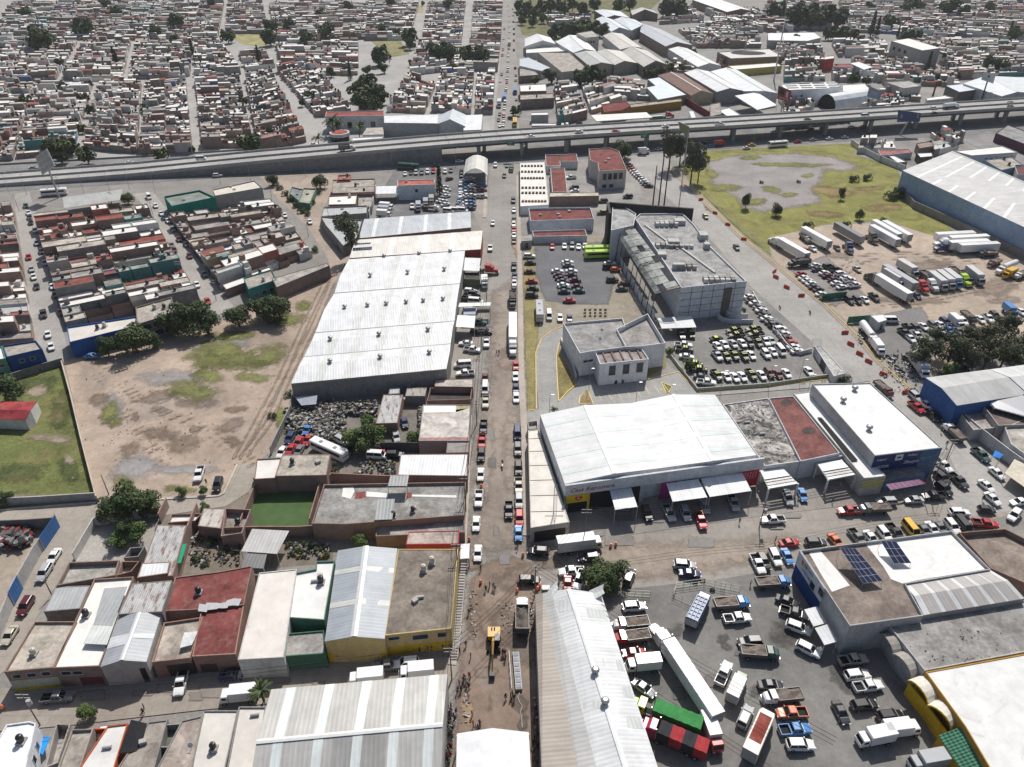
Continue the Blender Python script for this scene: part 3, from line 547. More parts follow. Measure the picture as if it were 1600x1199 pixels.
flat('walled_annex','low white annex with a dark red roof strip above the gravel car park','building',[(833,369.5),(917.5,368),(914,358.5),(832,361)],3.2,('plaster',(.64,.66,.68)),RED,par=.6)
flat('guardhouse','small grey flat-roofed guardhouse at the corner of the gravel car park','building',[(815,377),(831,376),(831,366),(815,367)],3.2,('plaster',(.33,.31,.29)),('roof_slab',(.42,.4,.36)),par=.15,doors=[(0,.5,1.2,2.2,(.05,.05,.05))])
WG=(.62,.635,.66)
t=flat('government_office','largest white panelled office with a grey flat roof and rooftop air units','building',[(1064.5,449.5),(1167,439.5),(1110,385),(1084,350),(1066,333),(1000,334),(992,341)],12,('plaster',WG),('roof_slab',(.40,.39,.38)),par=.6,pw=.3)
P=t['_p'];P=[(P[i],P[i+1])for i in range(0,len(P),2)]
a,b=Vector((*P[0],0)),Vector((*P[1],0));d=(b-a).normalized();out=Vector((d.y,-d.x,0));L=(b-a).length
m=MB()
for k in range(1,6):
 u=L*k/6;m.box(a+d*u+out*.03+Vector((0,0,6)),(.11,.06,11.6),'rubber',rz=math.atan2(d.y,d.x))
for z in(2.6,5.0,7.4,9.8):m.box((a+b)/2+out*.03+Vector((0,0,z)),(L,.06,.1),'rubber',rz=math.atan2(d.y,d.x))
m.build('panel_joint',t)
m=MB();m.box(a+d*(L*.73)+out*.2+Vector((0,0,5.1)),(L*.11,.4,10.2),'plaster',(.16,.135,.12),rz=math.atan2(d.y,d.x));m.build('entrance_panel',t)
for(x,y,w,dd,h)in((1045,350,9,3,1.6),(1062,347,4,3,1.8),(1043,382,8,3.5,1.3),(1052,380,4,3,2.0),(1068,383,9,1.5,1.2),(1060,417,4,1.6,2.0),(1076,416,8,2.5,1.4),(1128,436,11,3,1.3),(1033,368,.8,24,.5),(1085,400,.8,26,.5),(1098,370,3,4,2.2),(1104,385,2,2,2),(1034,398,3,3,1.5)):
 p=G(x,y,12.2);m=MB()
 if w>5:
  k=int(w/1.8)
  for i in range(k):
   for j in range(2 if dd>2 else 1):m.box((p.x+(i-k/2)*1.8,p.y+(j-.5)*1.7,11.4+h/2),(1.35,1.3,h),'plaster',R.choice([(.55,.55,.54),(.3,.28,.26),(.42,.4,.38)]))
 else:m.box((p.x,p.y,11.4+h/2),(w,dd,h),'plaster',(.5,.49,.47),rz=.35 if dd>10 else 0)
 m.build('air_unit',t)
bays('office_penthouse','tall white block on the back corner of the panelled office','building',[((952,362),(955,323),14),((990,348),(976,323),14),((993,333),(977,323),14)],('plaster',(.66,.68,.70)),('roof_slab',(.4,.4,.39)))if False else None
flat('office_tower','tall white corner block in front of the black screen wall','building',[(955,360),(990,352),(994,334),(976,323),(957,322)],12.5,('plaster',(.68,.70,.72)),('roof_slab',(.42,.42,.41)))
m=MB();A=[Vector((*G(x,y,z)[:2],z))for x,y,z in((951,316,14),(1084,326,14))];dd=(A[1]-A[0]).normalized();nn=Vector((-dd.y,dd.x,0));q=[A[0]-nn*.5,A[1]-nn*.5,A[1]+nn*.5,A[0]+nn*.5]
m.prism([(v.x,v.y)for v in q],0,14,'plaster',(.05,.047,.045),top='plaster',topcol=(.07,.065,.06));e=A[0]+Vector((-.5,-11,0));m.prism([(A[0].x-1.2,A[0].y-12),(A[0].x-.2,A[0].y-12),(A[0].x+.2,A[0].y-.5),(A[0].x-.8,A[0].y-.5)],0,14,'plaster',(.05,.047,.045),top='plaster',topcol=(.07,.065,.06))
tag(m.build('screen_wall'),'black L-shaped screen wall towering behind the panelled office','wall')
t=thing('curved_canopy','curved translucent canopy with maroon trusses along the left side of the panelled office','canopy',G(1000,420))
sec=[((962,364),(1024,460),9.0),((968,361.5),(1033,457),10.6),((976,359),(1043,454),11.6),((985,358),(1054,451),12.1),((992,357),(1062,449),12.2)]
S=[(Vector((*G(*a,z)[:2],z)),Vector((*G(*b,z)[:2],z)))for a,b,z in sec];m=MB();broken={(3,2),(5,3),(7,3),(8,3),(9,1),(0,1)}
for k in range(10):
 for i in range(4):
  if(k,i)in broken:continue
  (a,b),(a2,b2)=S[i],S[i+1];u0,u1=k/10+.003,(k+1)/10-.003;m.face([a.lerp(b,u0),a.lerp(b,u1),a2.lerp(b2,u1),a2.lerp(b2,u0)],'roof_slab',(.42,.44,.41))
m.build('canopy_sheet',t)
for k in range(11):
 m=MB()
 for i in range(4):
  p0,p1=S[i][0].lerp(S[i][1],k/10),S[i+1][0].lerp(S[i+1][1],k/10);dz=Vector((0,0,.15));m.tube(p0-dz*2,p1-dz*2,.11,.11,'paint_gloss',(.13,.035,.035),n=4)
  if k in(0,4,6,10):m.tube(p0+dz*5,p1+dz*5,.1,.1,'paint_gloss',(.13,.035,.035),n=4);m.tube(p0+dz,p1+dz*5,.08,.08,'paint_gloss',(.13,.035,.035),n=4)
 m.build('truss',t);p=S[0][0].lerp(S[0][1],k/10);m=MB();m.tube((p.x-.8,p.y,0),p,.16,.12,'paint_gloss',(.05,.045,.05),n=6);m.build('post',t)
wall('perimeter_wall','pale wall with a faded mural under the curved canopy, beside the lime buses',[(953,384),(975,425),(1000,470),(1022,500)],3.0,.25,col=(.56,.58,.60))
m=MB();ang=[math.radians(a)for a in range(185,300,12)];cc=G(1150,482);
o=wall('curved_ramp_wall','curved pale ramp wall at the foot of the panelled office',[(1118,486),(1120,496),(1128,503),(1142,506),(1160,506),(1176,506)],1.6,.3,col=(.6,.6,.6));o=wall('curved_ramp_wall','inner curved pale ramp wall at the foot of the panelled office',[(1128,484),(1131,492),(1140,497),(1155,499),(1168,499)],2.0,.25,col=(.62,.62,.62))
bays('carport','sheet carport with white and blue-grey halves over the dark pickups behind the panelled office','carport',[((1034,514),(1088,512),3.2),((1027,498),(1080,494),3.4)],('plaster',GRY),('metal_sheet',(.62,.63,.64)),open_ends=True)
WO=('plaster',(.68,.69,.70))
flat('white_office','white office with a broad grey roof and high parapet inside the looping driveway','building',[(906,552),(929,548),(978,542),(964,515),(977,510),(973,497),(880,505)],8,WO,('roof_slab',(.37,.36,.345)),par=.7,wins=[(0,2,4.5,5.2,1.6,.3,.9)],hatch=2)
flat('white_office','tall white office wing with a sunken courtyard roof beside the police lot','building',[(978,542),(1002,541),(1040,536),(1012,490),(963,514)],8.2,WO,('roof_slab',(.36,.34,.32)),par=1.6,wins=[(0,2,2.2,3,1.8,.4,.9)])
t=flat('white_office','white front office block with three grey window panels and roof beams','building',[(937.5,569),(1014,561),(1000,541),(929,547.5)],7.4,WO,('roof_slab',(.36,.33,.31)),par=.5,wins=[(0,3,3.2,6.4,1.9,.12,.97)],doors=[(0,.36,.8,1.2,(.05,.05,.05)),(0,.5,.6,1.2,(.05,.05,.05))])
m=MB()
for k in range(5):
 p=G(944+k*13.5,557-k*1.4,7.2);m.box((p.x,p.y,7.15),(.4,5.4,.3),'plaster',(.24,.13,.11),rz=.12)
m.build('roof_beam',t)
wall('ramp_wall','sloping white stair wall along the left side of the white office',[(876,533),(882,548),(896,575),(900,592)],1.4,.25,col=(.62,.62,.62))
st=[((882.5,757),(844,649),8.2),((960,741),(914,634),9.6),((1034,732),(984,631),8.2),((1114,721),(1052,617),9.6),((1182,712),(1117,617.5),8.2)]
t,S=bays('supply_store','white ribbed double-gable store with red script lettering and white awnings','shop',st,('plaster',(.66,.67,.68)),('metal_sheet',(.68,.69,.69)),sky=[(u,1.6,i,i+1,(.62,.67,.65)if i!=2 else(.88,.88,.87))for i in range(4)for u in(.14,.37,.6,.83)],caps=[(1,.9,(.85,.85,.84)),(3,.9,(.85,.85,.84))])
fa,fb=Vector((*G(882.5,757.5,8.6)[:2],0)),Vector((*G(1193,715,8.6)[:2],0));d=(fb-fa).normalized();out=Vector((d.y,-d.x,0));rz=math.atan2(d.y,d.x);L=(fb-fa).length
fa=fa+out*.35;fb=fb+out*.35
m=MB();m.box((fa+fb)/2+Vector((0,0,7.2)),(L,.5,3.1),'plaster',(.58,.60,.62),rz=rz);m.build('fascia',t)
lettering(t,'Casa Repostera',fa+d*1.0+out*.27+Vector((0,0,6.5)),d,(0,0,1),1.65,'paint_gloss',(.33,.03,.06),shear=.35)
m=MB();m.box(fa+d*3.0+out*.1+Vector((0,0,4.4)),(5.2,.3,2.2),'paint_gloss',(.75,.50,.02),rz=rz);m.build('sign_panel',t)
m=MB();hc=fa+d*3.2+out*.3+Vector((0,0,4.5));hp=[]
for k in range(24):
 a=2*math.pi*k/24;hx=16*math.sin(a)**3/17*.95;hz=(13*math.cos(a)-5*math.cos(2*a)-2*math.cos(3*a)-math.cos(4*a))/17*.85;hp.append((hx,hz))
m.face([hc+d*x+Vector((0,0,z))for x,z in hp],'paint_gloss',(.55,.03,.05));m.face([hc+out*.02+d*x*.45+Vector((0,0,z*.4))for x,z in hp],'paint_gloss',(.7,.5,.5));m.build('heart_emblem',t)
for u in(5.6,13.0):m=MB();m.box(fa+d*u+Vector((0,0,2.8)),(.5,.5,5.6),'paint_gloss',(.72,.52,.06),rz=rz);m.build('pillar',t)
for u0,u1,cc,z0,z1 in((1,18,(.03,.03,.032),.1,5.4),(18,19,(.5,.5,.5),0,5.6),(23,27,(.35,.05,.22),.2,5.6),(28,33,(.04,.035,.03),.1,4.6),(33.5,34.5,(.6,.6,.6),0,5.6),(35.5,57,(.07,.07,.07),.1,5.0)):
 if u1<L:m=MB();m.box(fa+d*(u0+u1)/2-out*.18+Vector((0,0,(z0+z1)/2)),(u1-u0,.12,z1-z0),'plaster',cc,rz=rz);m.build('shopfront',t)
m=MB();m.box(fb-d*2.6-out*.12+Vector((0,0,3)),(4.4,.2,5.2),'paint_gloss',(.5,.03,.06),rz=rz);m.build('sign_panel',t)
m=MB()
for k in range(5):
 for j in range(4):m.box(fb-d*(4.0-k*.7)-out*.0+Vector((0,0,3.0+j*.55)),(.5 if(k+j)%2 else .3,.06,.34),'paint_gloss',(.7,.3,.3),rz=rz)
m.build('sign_pattern',t)
for q in([(961,797),(996,792.5),(986,762),(952.5,766)],[(1051,784.5),(1105,777.5),(1091,749),(1041,756)],[(1109,777),(1174,767.5),(1160,740),(1095,749)]):
 awning(t,q,(4.6,4.6,5.4,5.4),'metal_sheet',(.80,.81,.82))
flat('flat_shop','long low shop with a cream seamed roof on the corner of the main road','shop',[(829,825),(890,816),(841,671),(825,672.5)],4.6,('plaster',(.5,.47,.42)),('white_roof',(.72,.68,.61)),par=.12,doors=[(0,.5,7,3.2,(.04,.03,.03))])
m=MB()
for y,x0,x1 in((686,826,847),(706,826,852),(728,827,858),(751,828,865),(775,828,872),(800,829,881)):
 a,b=G(x0,y,4.5),G(x1,y-1,4.5);m.tube(a+Vector((0,0,.0)),b,.07,.07,'rubber',n=4)
m.build('roof_seam',bpy.data.objects['flat_shop'])
flat('flat_shop','tiny grey walled box behind the long low corner shop','building',[(826,671),(841,669),(840,657),(824,659)],3.2,('plaster',(.4,.38,.35)),par=1.0)
t=thing('lattice_mast','steel lattice mast lying base on the corner shop roof','mast',G(865,800,4.6));m=MB();bp=G(866,806,4.6)
for i in range(3):
 a=i*2.1;m.tube(bp+Vector((.5*math.cos(a),.5*math.sin(a),0)),bp+Vector((.4*math.cos(a),.4*math.sin(a),9)),.05,.04,'alloy',n=4)
for k in range(12):
 for i in range(3):
  a,b=i*2.1,(i+1)*2.1;m.tube(bp+Vector((.5*math.cos(a),.5*math.sin(a),k*.75)),bp+Vector((.5*math.cos(b),.5*math.sin(b),k*.75+.75)),.03,.03,'alloy',n=3)
m.build('lattice',t);m=MB();m.tube(bp+Vector((-2,0,0.1)),bp+Vector((2,0,.1)),.06,.06,'alloy');m.tube(bp+Vector((0,-2,.1)),bp+Vector((0,2,.1)),.06,.06,'alloy');m.build('foot',t)
flat('derelict_store','derelict store with a blotched black and white concrete roof','building',[(1195,728),(1251,721),(1200,622),(1129.5,632)],5.4,PW_,('ruin_roof',(.46,.43,.40)),par=.3,hatch=3)
t=flat('red_roof_store','store with a faded red roof and two dark stains between the derelict and white roofs','building',[(1251,721),(1312,708),(1240,619),(1201,622)],5.8,('plaster',(.55,.57,.6)),('roof_slab',(.235,.10,.088)),par=.25)
m=MB()
for cx,cy,rx,ry in((1228,630,9,6),(1264,673,11,6)):m.face([(*G(cx+rx*math.cos(a*.45),cy+ry*math.sin(a*.45),5.6)[:2],5.57)for a in range(14)],'roof_slab',(.11,.075,.065))
m.build('roof_stain',t)
wall('shopfront_wall','low grey shopfront wall under the ruined and red roofs',[(1226,748),(1270,744),(1312,736)],5.0,.3,col=(.5,.52,.55))
def porch(label,px4,z,green):
 q=[Vector((*G(p[0],p[1],z)[:2],z))for p in px4];t=thing('porch',label,'porch',Vector((q[0].x,q[0].y,0)))
 for u0,u1,cc in((0,.13,(.75,.75,.74)),(.17,.3,(.55,.53,.5)),(.34,.43,(.6,.58,.55)),(.5,1,(.78,.80,.80))):
  m=MB();a,b,c,d_=q[0].lerp(q[3],u0),q[1].lerp(q[2],u0),q[1].lerp(q[2],u1),q[0].lerp(q[3],u1);m.face([a,b,c,d_],'metal_sheet',cc);up=Vector((0,0,.07))
  m.face([v+up for v in(a,b,c,d_)],'metal_sheet',cc);m.face([a,b,b+up,a+up],'metal_sheet',cc);m.build('roof_sheet',t)
 m=MB()
 for a,b in((q[0],q[1]),(q[1],q[2]),(q[2],q[3]),(q[3],q[0])):m.tube(a-Vector((0,0,.15)),b-Vector((0,0,.15)),.12,.12,'paint_gloss',(.2,.3,.16)if green else(.45,.42,.38),n=4)
 m.build('frame',t)
 for p in q:m=MB();m.box((p.x,p.y,z/2),(.4,.4,z),'plaster',(.6,.6,.6));m.build('pillar',t)
porch('porch with white and slatted roof sheets left of the blue-fronted store',[(1294,750),(1337,742),(1315,719),(1277,725)],4.4,False)
porch('porch with a green frame and patched sheets beside the script-lettered store',[(1201,764),(1247,756),(1222,731),(1188,736)],4.2,True)
BLU=(.02,.035,.14)
t=flat('stationery_store','tall white-roofed store with a dark blue logo front facing the street','shop',[(1367,712),(1472,699.5),(1360,598),(1269,600)],9,('plaster',(.42,.42,.41)),('white_roof',(.78,.78,.76)),par=.3)
P=t['_p'];P=[(P[i],P[i+1])for i in range(0,8,2)];a,b=Vector((*P[0],0)),Vector((*P[1],0));d=(b-a).normalized();out=Vector((d.y,-d.x,0));L=(b-a).length;rz=math.atan2(d.y,d.x)
m=MB();m.box(a+d*L*.35+out*.08+Vector((0,0,6.5)),(L*.70,.16,4.9),'paint_gloss',BLU,rz=rz);m.build('logo_panel',t)
m=MB();m.box(a+d*L*.85+out*.08+Vector((0,0,4.5)),(L*.30,.16,8.9),'plaster',(.09,.17,.29),rz=rz);m.build('mural_panel',t)
m=MB()
for k in range(16):m.box(a+d*L*(.73+R.random()*.24)+out*.18+Vector((0,0,3.6+R.random()*4.6)),(R.uniform(.4,1.6),.03,R.uniform(.15,.5)),'plaster',R.choice([(.15,.25,.36),(.3,.3,.2),(.12,.2,.3),(.35,.36,.36)]),rz=rz)
m.build('mural_pattern',t)
tw=(.72,.73,.76)
for s,u,z,sz,sh in(('AZOR',.09,5.0,1.1,0),('maped',.05,7.3,.9,.1),('Sharpie',.47,5.5,1.35,.3),('Pelikan',.50,7.7,.9,.2)):lettering(t,s,a+d*L*u+out*.18+Vector((0,0,z)),d,(0,0,1),sz,'paint_gloss',tw,shear=sh)
m=MB();m.box(a+d*L*.375+out*.2+Vector((0,0,7.7)),(1.9,.05,1.7),'paint_gloss',tw,rz=rz);m.box(a+d*L*.375+out*.24+Vector((0,0,7.7)),(1.0,.04,.5),'paint_gloss',BLU,rz=rz);m.build('logo_square',t)
for x,y in((1335,609.5),(1317,627.5),(1357.5,671.5)):vent(t,Vector((*G(x,y,8.8)[:2],8.7)),1.15)
t=flat('long_store','narrow white-roofed store with dark roof panels along the tall white-roofed store','shop',[(1350,747.5),(1384,744),(1266,612),(1240,615)],5.6,('plaster',(.5,.49,.44)),('white_roof',(.76,.76,.74)),par=.15)
m=MB();m.face([(*G(x,y,5.9)[:2],5.75)for x,y in((1331,720),(1341,719),(1284,652),(1277,651))],'rubber');m.build('dark_roof_panel',t)
P=t['_p'];a,b=Vector((P[0],P[1],0)),Vector((P[2],P[3],0));d=(b-a).normalized();out=Vector((d.y,-d.x,0));m=MB();m.box((a+b)/2+out*.06+Vector((0,0,3.7)),((b-a).length,.12,2.4),'plaster',(.5,.46,.2),rz=math.atan2(d.y,d.x));m.build('sign_panel',t)
flat('front_annex','low grey-roofed annex at the foot of the blue logo front','building',[(1384,749),(1446,742),(1440,731),(1376,738)],3.9,('plaster',(.15,.22,.35)),('roof_slab',(.30,.29,.29)),par=.1)
t=thing('striped_awning','pink and grey striped awning in front of the blue logo store','awning',G(1420,770));qa=[Vector((*G(x,y,z)[:2],z))for x,y,z in((1392,766,3.1),(1447,756,3.1),(1436,749,3.9),(1384,757,3.9))];m=MB()
for k in range(14):
 u0,u1=k/14,(k+1)/14;m.face([qa[0].lerp(qa[1],u0),qa[0].lerp(qa[1],u1),qa[3].lerp(qa[2],u1),qa[3].lerp(qa[2],u0)],'plaster',(.62,.18,.38)if k%2 else(.40,.39,.42))
m.build('cloth',t)
for p in(qa[0],qa[1]):m=MB();m.tube((p.x,p.y,0),p,.06,.06,'paint_gloss',(.3,.3,.3));m.build('post',t)
flat('beige_annex','cream flat canopy roof behind the pink striped awning','building',[(1384,758),(1438,750),(1428,741),(1381,747)],3.9,('plaster',(.10,.14,.22)),('roof_slab',(.62,.58,.5)),par=.05)if False else None
t,S=bays('grey_gable_shed','pale grey gabled shed with a blue street wall behind the trees','shed',[((1446,591),(1545,578),7.0),((1471,607),(1575,590),8.2),((1495,634.5),(1605,617),6.8)],('plaster',(.05,.12,.33)),('metal_sheet',(.50,.50,.49)))
t,S=bays('grey_gable_shed','grey-white gabled shed at the right edge beside the blue-walled shed','shed',[((1546,578),(1680,560),6.6),((1577,590),(1700,575),8.0),((1607,617),(1740,600),6.6)],('plaster',(.4,.4,.4)),('metal_sheet',(.62,.63,.62)))
flat('solar_roof_house','brown-roofed house carrying the wide solar field at the right edge','house',[(1560,665),(1680,660),(1640,615),(1535,632)],5,('plaster',(.4,.38,.36)),('roof_slab',(.22,.165,.15)))
solar([(1552,638),(1640,662),(1640,618),(1530,612)],[5.8,5.8,7.0,7.0],label='wide blue solar field on the brown roof at the right edge',legs=1.0)
wall('compound_wall','long pale street wall of the compound below the blue-walled shed',[(1492,656),(1530,689),(1572,722),(1640,770)],3.6,.25,col=(.55,.55,.56))
flat('compound_house','pale flat-roofed house with tanks behind the pale street wall','house',[(1580,694),(1640,738),(1690,700),(1600,655),(1570,668)],4.6,('plaster',(.55,.54,.52)),('roof_slab',(.54,.51,.46)),tanks=1,hatch=3)
flat('compound_house','low dusty-roofed shed inside the pale street wall beside the blue shed','house',[(1521,672),(1560,668),(1545,640),(1500,645)],3.6,('plaster',(.5,.48,.46)),('roof_slab',(.45,.40,.36)),hatch=1)
awning(thing('market_canopy','cream cloth canopies along the pale street wall at the right edge','canopy',G(1580,730)),[(1570,740),(1640,790),(1640,745),(1585,718)],(2.7,2.7,3.0,3.0),'plaster',(.62,.56,.46));awning(thing('blue_tarp','small bright blue tarp over the stall by the pale street wall','tarp',G(1556,714)),[(1550,714),(1562,717),(1568,711),(1555,704)],(2.6,2.6,3.0,3.0),'plaster',(.05,.22,.62))
t=flat('wholesale_store','blue and white walled wholesale building with a brown and white roof and raised solar arrays','shop',[(1328,978),(1443,962),(1415,912),(1548,890),(1487,829),(1250,860)],8,('plaster',(.42,.42,.42)),('roof_slab',(.285,.235,.20)),par=.7,base_band=None)
P=t['_p'];P=[(P[i],P[i+1])for i in range(0,12,2)]
m=MB();rt=7.36
m.face([(*G(x,y,rt)[:2],rt)for x,y in((1264,864),(1281,860),(1302,884),(1328,915),(1300,925),(1282,896))],'white_roof',(.76,.75,.72));m.face([(*G(x,y,rt)[:2],rt)for x,y in((1352,850),(1484,832),(1544,889),(1432,907),(1410,912),(1392,905),(1380,885))],'white_roof',(.78,.77,.74));m.build('white_coating',t)
a,b=Vector((*G(1250,860,8)[:2],0)),Vector((*G(1328,978,8)[:2],0));d=(b-a).normalized();out=Vector((d.y,-d.x,0));out=out if out.x<0 else-out;L=(b-a).length;rz=math.atan2(d.y,d.x)
m=MB();m.box(a+d*L*.265+out*.06+Vector((0,0,6)),(L*.53,.12,3.9),'plaster',(.62,.63,.66),rz=rz);m.build('painted_panel',t);m=MB();m.box(a+d*L*.265+out*.06+Vector((0,0,2)),(L*.53,.12,4),'plaster',(.015,.06,.20),rz=rz);m.build('painted_panel',t)
for s,u,z,sz,c in(('Grupo',.155,6.6,1.2,(.16,.16,.2)),('MAYOREO',.14,5.0,.8,(.05,.12,.3))):lettering(t,s,a+d*L*u+out*.14+Vector((0,0,z)),d,(0,0,1),sz,'paint_gloss',c)
for u,z in((.31,4.9),(.46,6.2)):panel(t,'window',a+d*L*u,d,out,1.6,z-.8,z+.9,'window_glass',(0,0,0),frame=(.5,.5,.5),proud=.16)
m=MB()
for k,c in enumerate(((.45,.08,.05),(.55,.38,.06),(.06,.2,.1))):m.box(a+d*(2.0+k*.7)+out*.14+Vector((0,0,6.6)),(.6,.04,1.2-k*.25),'paint_gloss',c,rz=rz)
m.build('emblem',t)
for q in([(1271,979.5),(1291,974),(1277,948),(1256.5,953)],[(1288,1008.5),(1308,1003),(1294,975.5),(1273,982)]):awning(t,q,(3.3,3.3,3.8,3.8),'metal_sheet',(.78,.79,.80))
solar([(1349,912),(1380,908),(1337,857),(1312,856)],[8.6,8.6,10.6,10.6],label='larger blue solar array propped over the brown roof',legs=1.2);solar([(1397,881),(1424,880),(1400,846),(1376,845)],[8.3,8.3,9.8,9.8],label='smaller dark solar array propped over the white roof',legs=.9)
t,S=bays('striped_shed','pale grey roof with grey stripe panels behind the brown roof','shed',[((1443,962),(1601,936),7.2),((1428,932),(1575,908),8.2),((1412,914),(1546,891),7.4)],('plaster',(.35,.33,.31)),('metal_sheet',(.62,.63,.63)),sky=[(u,2.4,0,2,(.42,.40,.38))for u in(.12,.28,.44,.6,.76,.9)])
flat('dusty_yard','dusty brown roof terrace with brick parapets beyond the white roof','building',[(1548,888),(1680,945),(1680,880),(1570,826),(1498,832)],5.0,BRK,('roof_slab',(.31,.255,.215)),par=1.3)
flat('grey_roof_hall','grey weathered flat roof strewn with debris behind the striped shed','building',[(1445,1048),(1680,1004),(1680,925),(1601,938),(1387,975)],6.2,('plaster',(.45,.45,.45)),('roof_slab',(.36,.345,.325)),par=.25,hatch=0)
flat('white_roof_hall','large white flat-roofed hall at the bottom right corner','building',[(1508,1135),(1570,1240),(1720,1300),(1720,1000),(1446,1050)],6.4,('plaster',(.44,.25,.05)),('white_roof',(.72,.72,.70)),par=.12)
t=thing('vaulted_entrance','row of four small barrel vaults with a yellow front beside the white roof','porch',G(1420,1060))
for i,(xa,ya,xb,yb,cc)in enumerate(((1372,992,1396,1028,(.33,.31,.28)),(1392,1024,1424,1060,(.36,.34,.30)),(1416,1065,1450,1103,(.68,.64,.56)),(1446,1104,1486,1140,(.70,.66,.58)))):
 p0,p1=G(xa,ya,4.0),G(xb,yb,4.0);ax=(p1-p0);L=ax.length;ax.normalize();side=Vector((-ax.y,ax.x,0));side=side if side.x>0 else-side;m=MB();N=8
 for k in range(N):
  a0,a1=math.pi*k/N,math.pi*(k+1)/N;f=lambda an,s:p0+ax*(L/2-math.cos(an)*L/2)+side*s+Vector((0,0,math.sin(an)*1.8))
  m.face([f(a0,0),f(a1,0),f(a1,4.6),f(a0,4.6)],'plaster',cc);m.face([f(a0,-.12),f(a1,-.12),f(a1,-.12)-Vector((0,0,.35)),f(a0,-.12)-Vector((0,0,.35))],'plaster',(.58,.38,.04)if i>1 else cc);m.face([f(a0,-.12),f(a1,-.12),f(a1,0),f(a0,0)],'plaster',(.58,.38,.04)if i>1 else cc)
 m.build('vault',t)
wall('yellow_fence','yellow barred fence with dark gaps below the small barrel vaults',[(1412,1085),(1440,1120),(1472,1166),(1490,1199)],3.4,.3,col=(.62,.38,.02))
wall('side_wall','grey wall of the shaded passage below the grey barrel vaults',[(1373,1004),(1396,1046),(1424,1078)],3.6,.3,col=(.4,.39,.38))
t,S=bays('green_tile_roof','green tiled roof slope at the bottom right corner','roof',[((1466,1150),(1560,1290),3.6),((1507,1134),(1620,1290),5.4)],('plaster',(.45,.29,.03)),('tile_roof',(.06,.19,.12)))
st=[((847,1225),(836,930),6.6),((908,1225),(848,927.5),7.5),((938,1225),(862,925),7.95),((985,1225),(888.5,921),9.0),((1036,1225),(939,928),7.0)]
t,S=bays('long_gable_warehouse','long gabled warehouse with a tan left slope and torn back edge by the excavated road','warehouse',st,('concrete_block',(.38,.36,.34)),('metal_sheet',(.66,.67,.66)),vents=[(3,.51,.0),(3,.355,.0)],cols=[(.43,.375,.32),(.47,.465,.445),(.70,.71,.71),(.72,.73,.73)],caps=[(3,.8,(.75,.76,.75))])
m=MB()
for i,u,w,c in((3,.86,.5,(.58,.60,.58)),(3,.56,.5,(.58,.60,.58)),(3,.42,.5,(.58,.60,.58)),(3,.27,.5,(.58,.60,.58)),(2,.9,.6,(.62,.64,.62)),(2,.35,.3,(.62,.64,.62))):
 (a,b),(a2,b2)=S[i],S[i+1];e=Vector((0,0,.17));w=w*.06;x0,x1=(.35,.95)if i==3 else(.1,.9);f=lambda s,v:(a.lerp(a2,s)).lerp(b.lerp(b2,s),v)+e;m=MB();m.face([f(x0,u-w),f(x1,u-w),f(x1,u+w),f(x0,u+w)],'metal_sheet',c);m.build('roof_patch',t)
for k,(x0,y0,x1,y1,z)in enumerate(((846,941,870,917,8),(920,929,942,924,8))):
 a,b=Vector((*G(x0,y0,7.6)[:2],7.2)),Vector((*G(x1,y1,z)[:2],z+.5));m=MB();e=Vector((.2,1.0,.35));m.face([a,b,b+e,a+e],'metal_sheet',(.62,.63,.62));m.face([a,b,b+Vector((.2,-1.0,.1)),a+Vector((.3,-1.4,.0))],'metal_sheet',(.66,.67,.66));m.build('torn_sheet',t)
wall('roadside_wall','long pale wall between the excavated road and the gabled warehouse',[(840,948),(841,1010),(843,1100),(847,1240)],3.6,.3,col=(.5,.49,.47))
bays('event_tent','white gabled tent across the road at the bottom edge','tent',[((712,1250),(714,1147),4.2),((769,1250),(769.5,1138.5),5.6),((832,1250),(826,1145),4.2)],('plaster',(.7,.7,.7)),('white_roof',(.80,.81,.82)),open_ends=True)
st=[((385,1260),(688,1235),6.6),((401,1160),(692,1133),9.0),((424,1078),(699,1054),6.8)]
t,S=bays('grey_gabled_warehouse','wide grey sheet-roofed warehouse with white skylight strips at the bottom edge','warehouse',st,('plaster',(.45,.44,.42)),('metal_sheet',(.50,.49,.46)),sky=[(u,1.5,0,2,(.72,.77,.76))for u in(.115,.33,.54,.735,.925)],caps=[(1,.8,(.7,.71,.68))])
m=MB();(a,b),(a2,b2)=S[0],S[1];e=Vector((0,0,.14))
for u0,u1,v0,c in((.41,.52,.1,(.36,.355,.34)),(.56,.70,.15,(.36,.355,.34)),(.55,.6,.95,(.4,.42,.42))):m.face([a.lerp(b,u0).lerp(a2.lerp(b2,u0),v0)+e,a.lerp(b,u1).lerp(a2.lerp(b2,u1),v0)+e,a.lerp(b,u1).lerp(a2.lerp(b2,u1),.93)+e,a.lerp(b,u0).lerp(a2.lerp(b2,u0),.93)+e],'metal_sheet',c)
m.build('roof_patch',t)
YB=(.56,.43,.19);YD=(.62,.41,.015)
st=[((507.5,1003),(528,861),6.0),((553,995.5),(572,854),7.4),((601,999),(621,858),6.0)]
t,S=bays('yellow_store_shed','yellow-fronted shed with a blue-grey gabled roof and painted lettering','store',st,('plaster',YB),('metal_sheet',(.38,.41,.44)),sky=[(u,1.3,0,2,(.60,.60,.56))for u in(.36,.73)],caps=[(1,1.2,(.55,.56,.55))])
def band(t,p,q,h,cc,out=None,proud=.06,z0=0.0):
 a,b=Vector((p.x,p.y,0)),Vector((q.x,q.y,0));d=(b-a).normalized();o=Vector((d.y,-d.x,0));o=o if o.y<0 else-o;m=MB();m.box((a+b)/2+o*proud/2+Vector((0,0,z0+h/2)),((b-a).length,proud,h),'plaster',cc,rz=math.atan2(d.y,d.x));m.build('painted_band',t);return a,d,o,(b-a).length
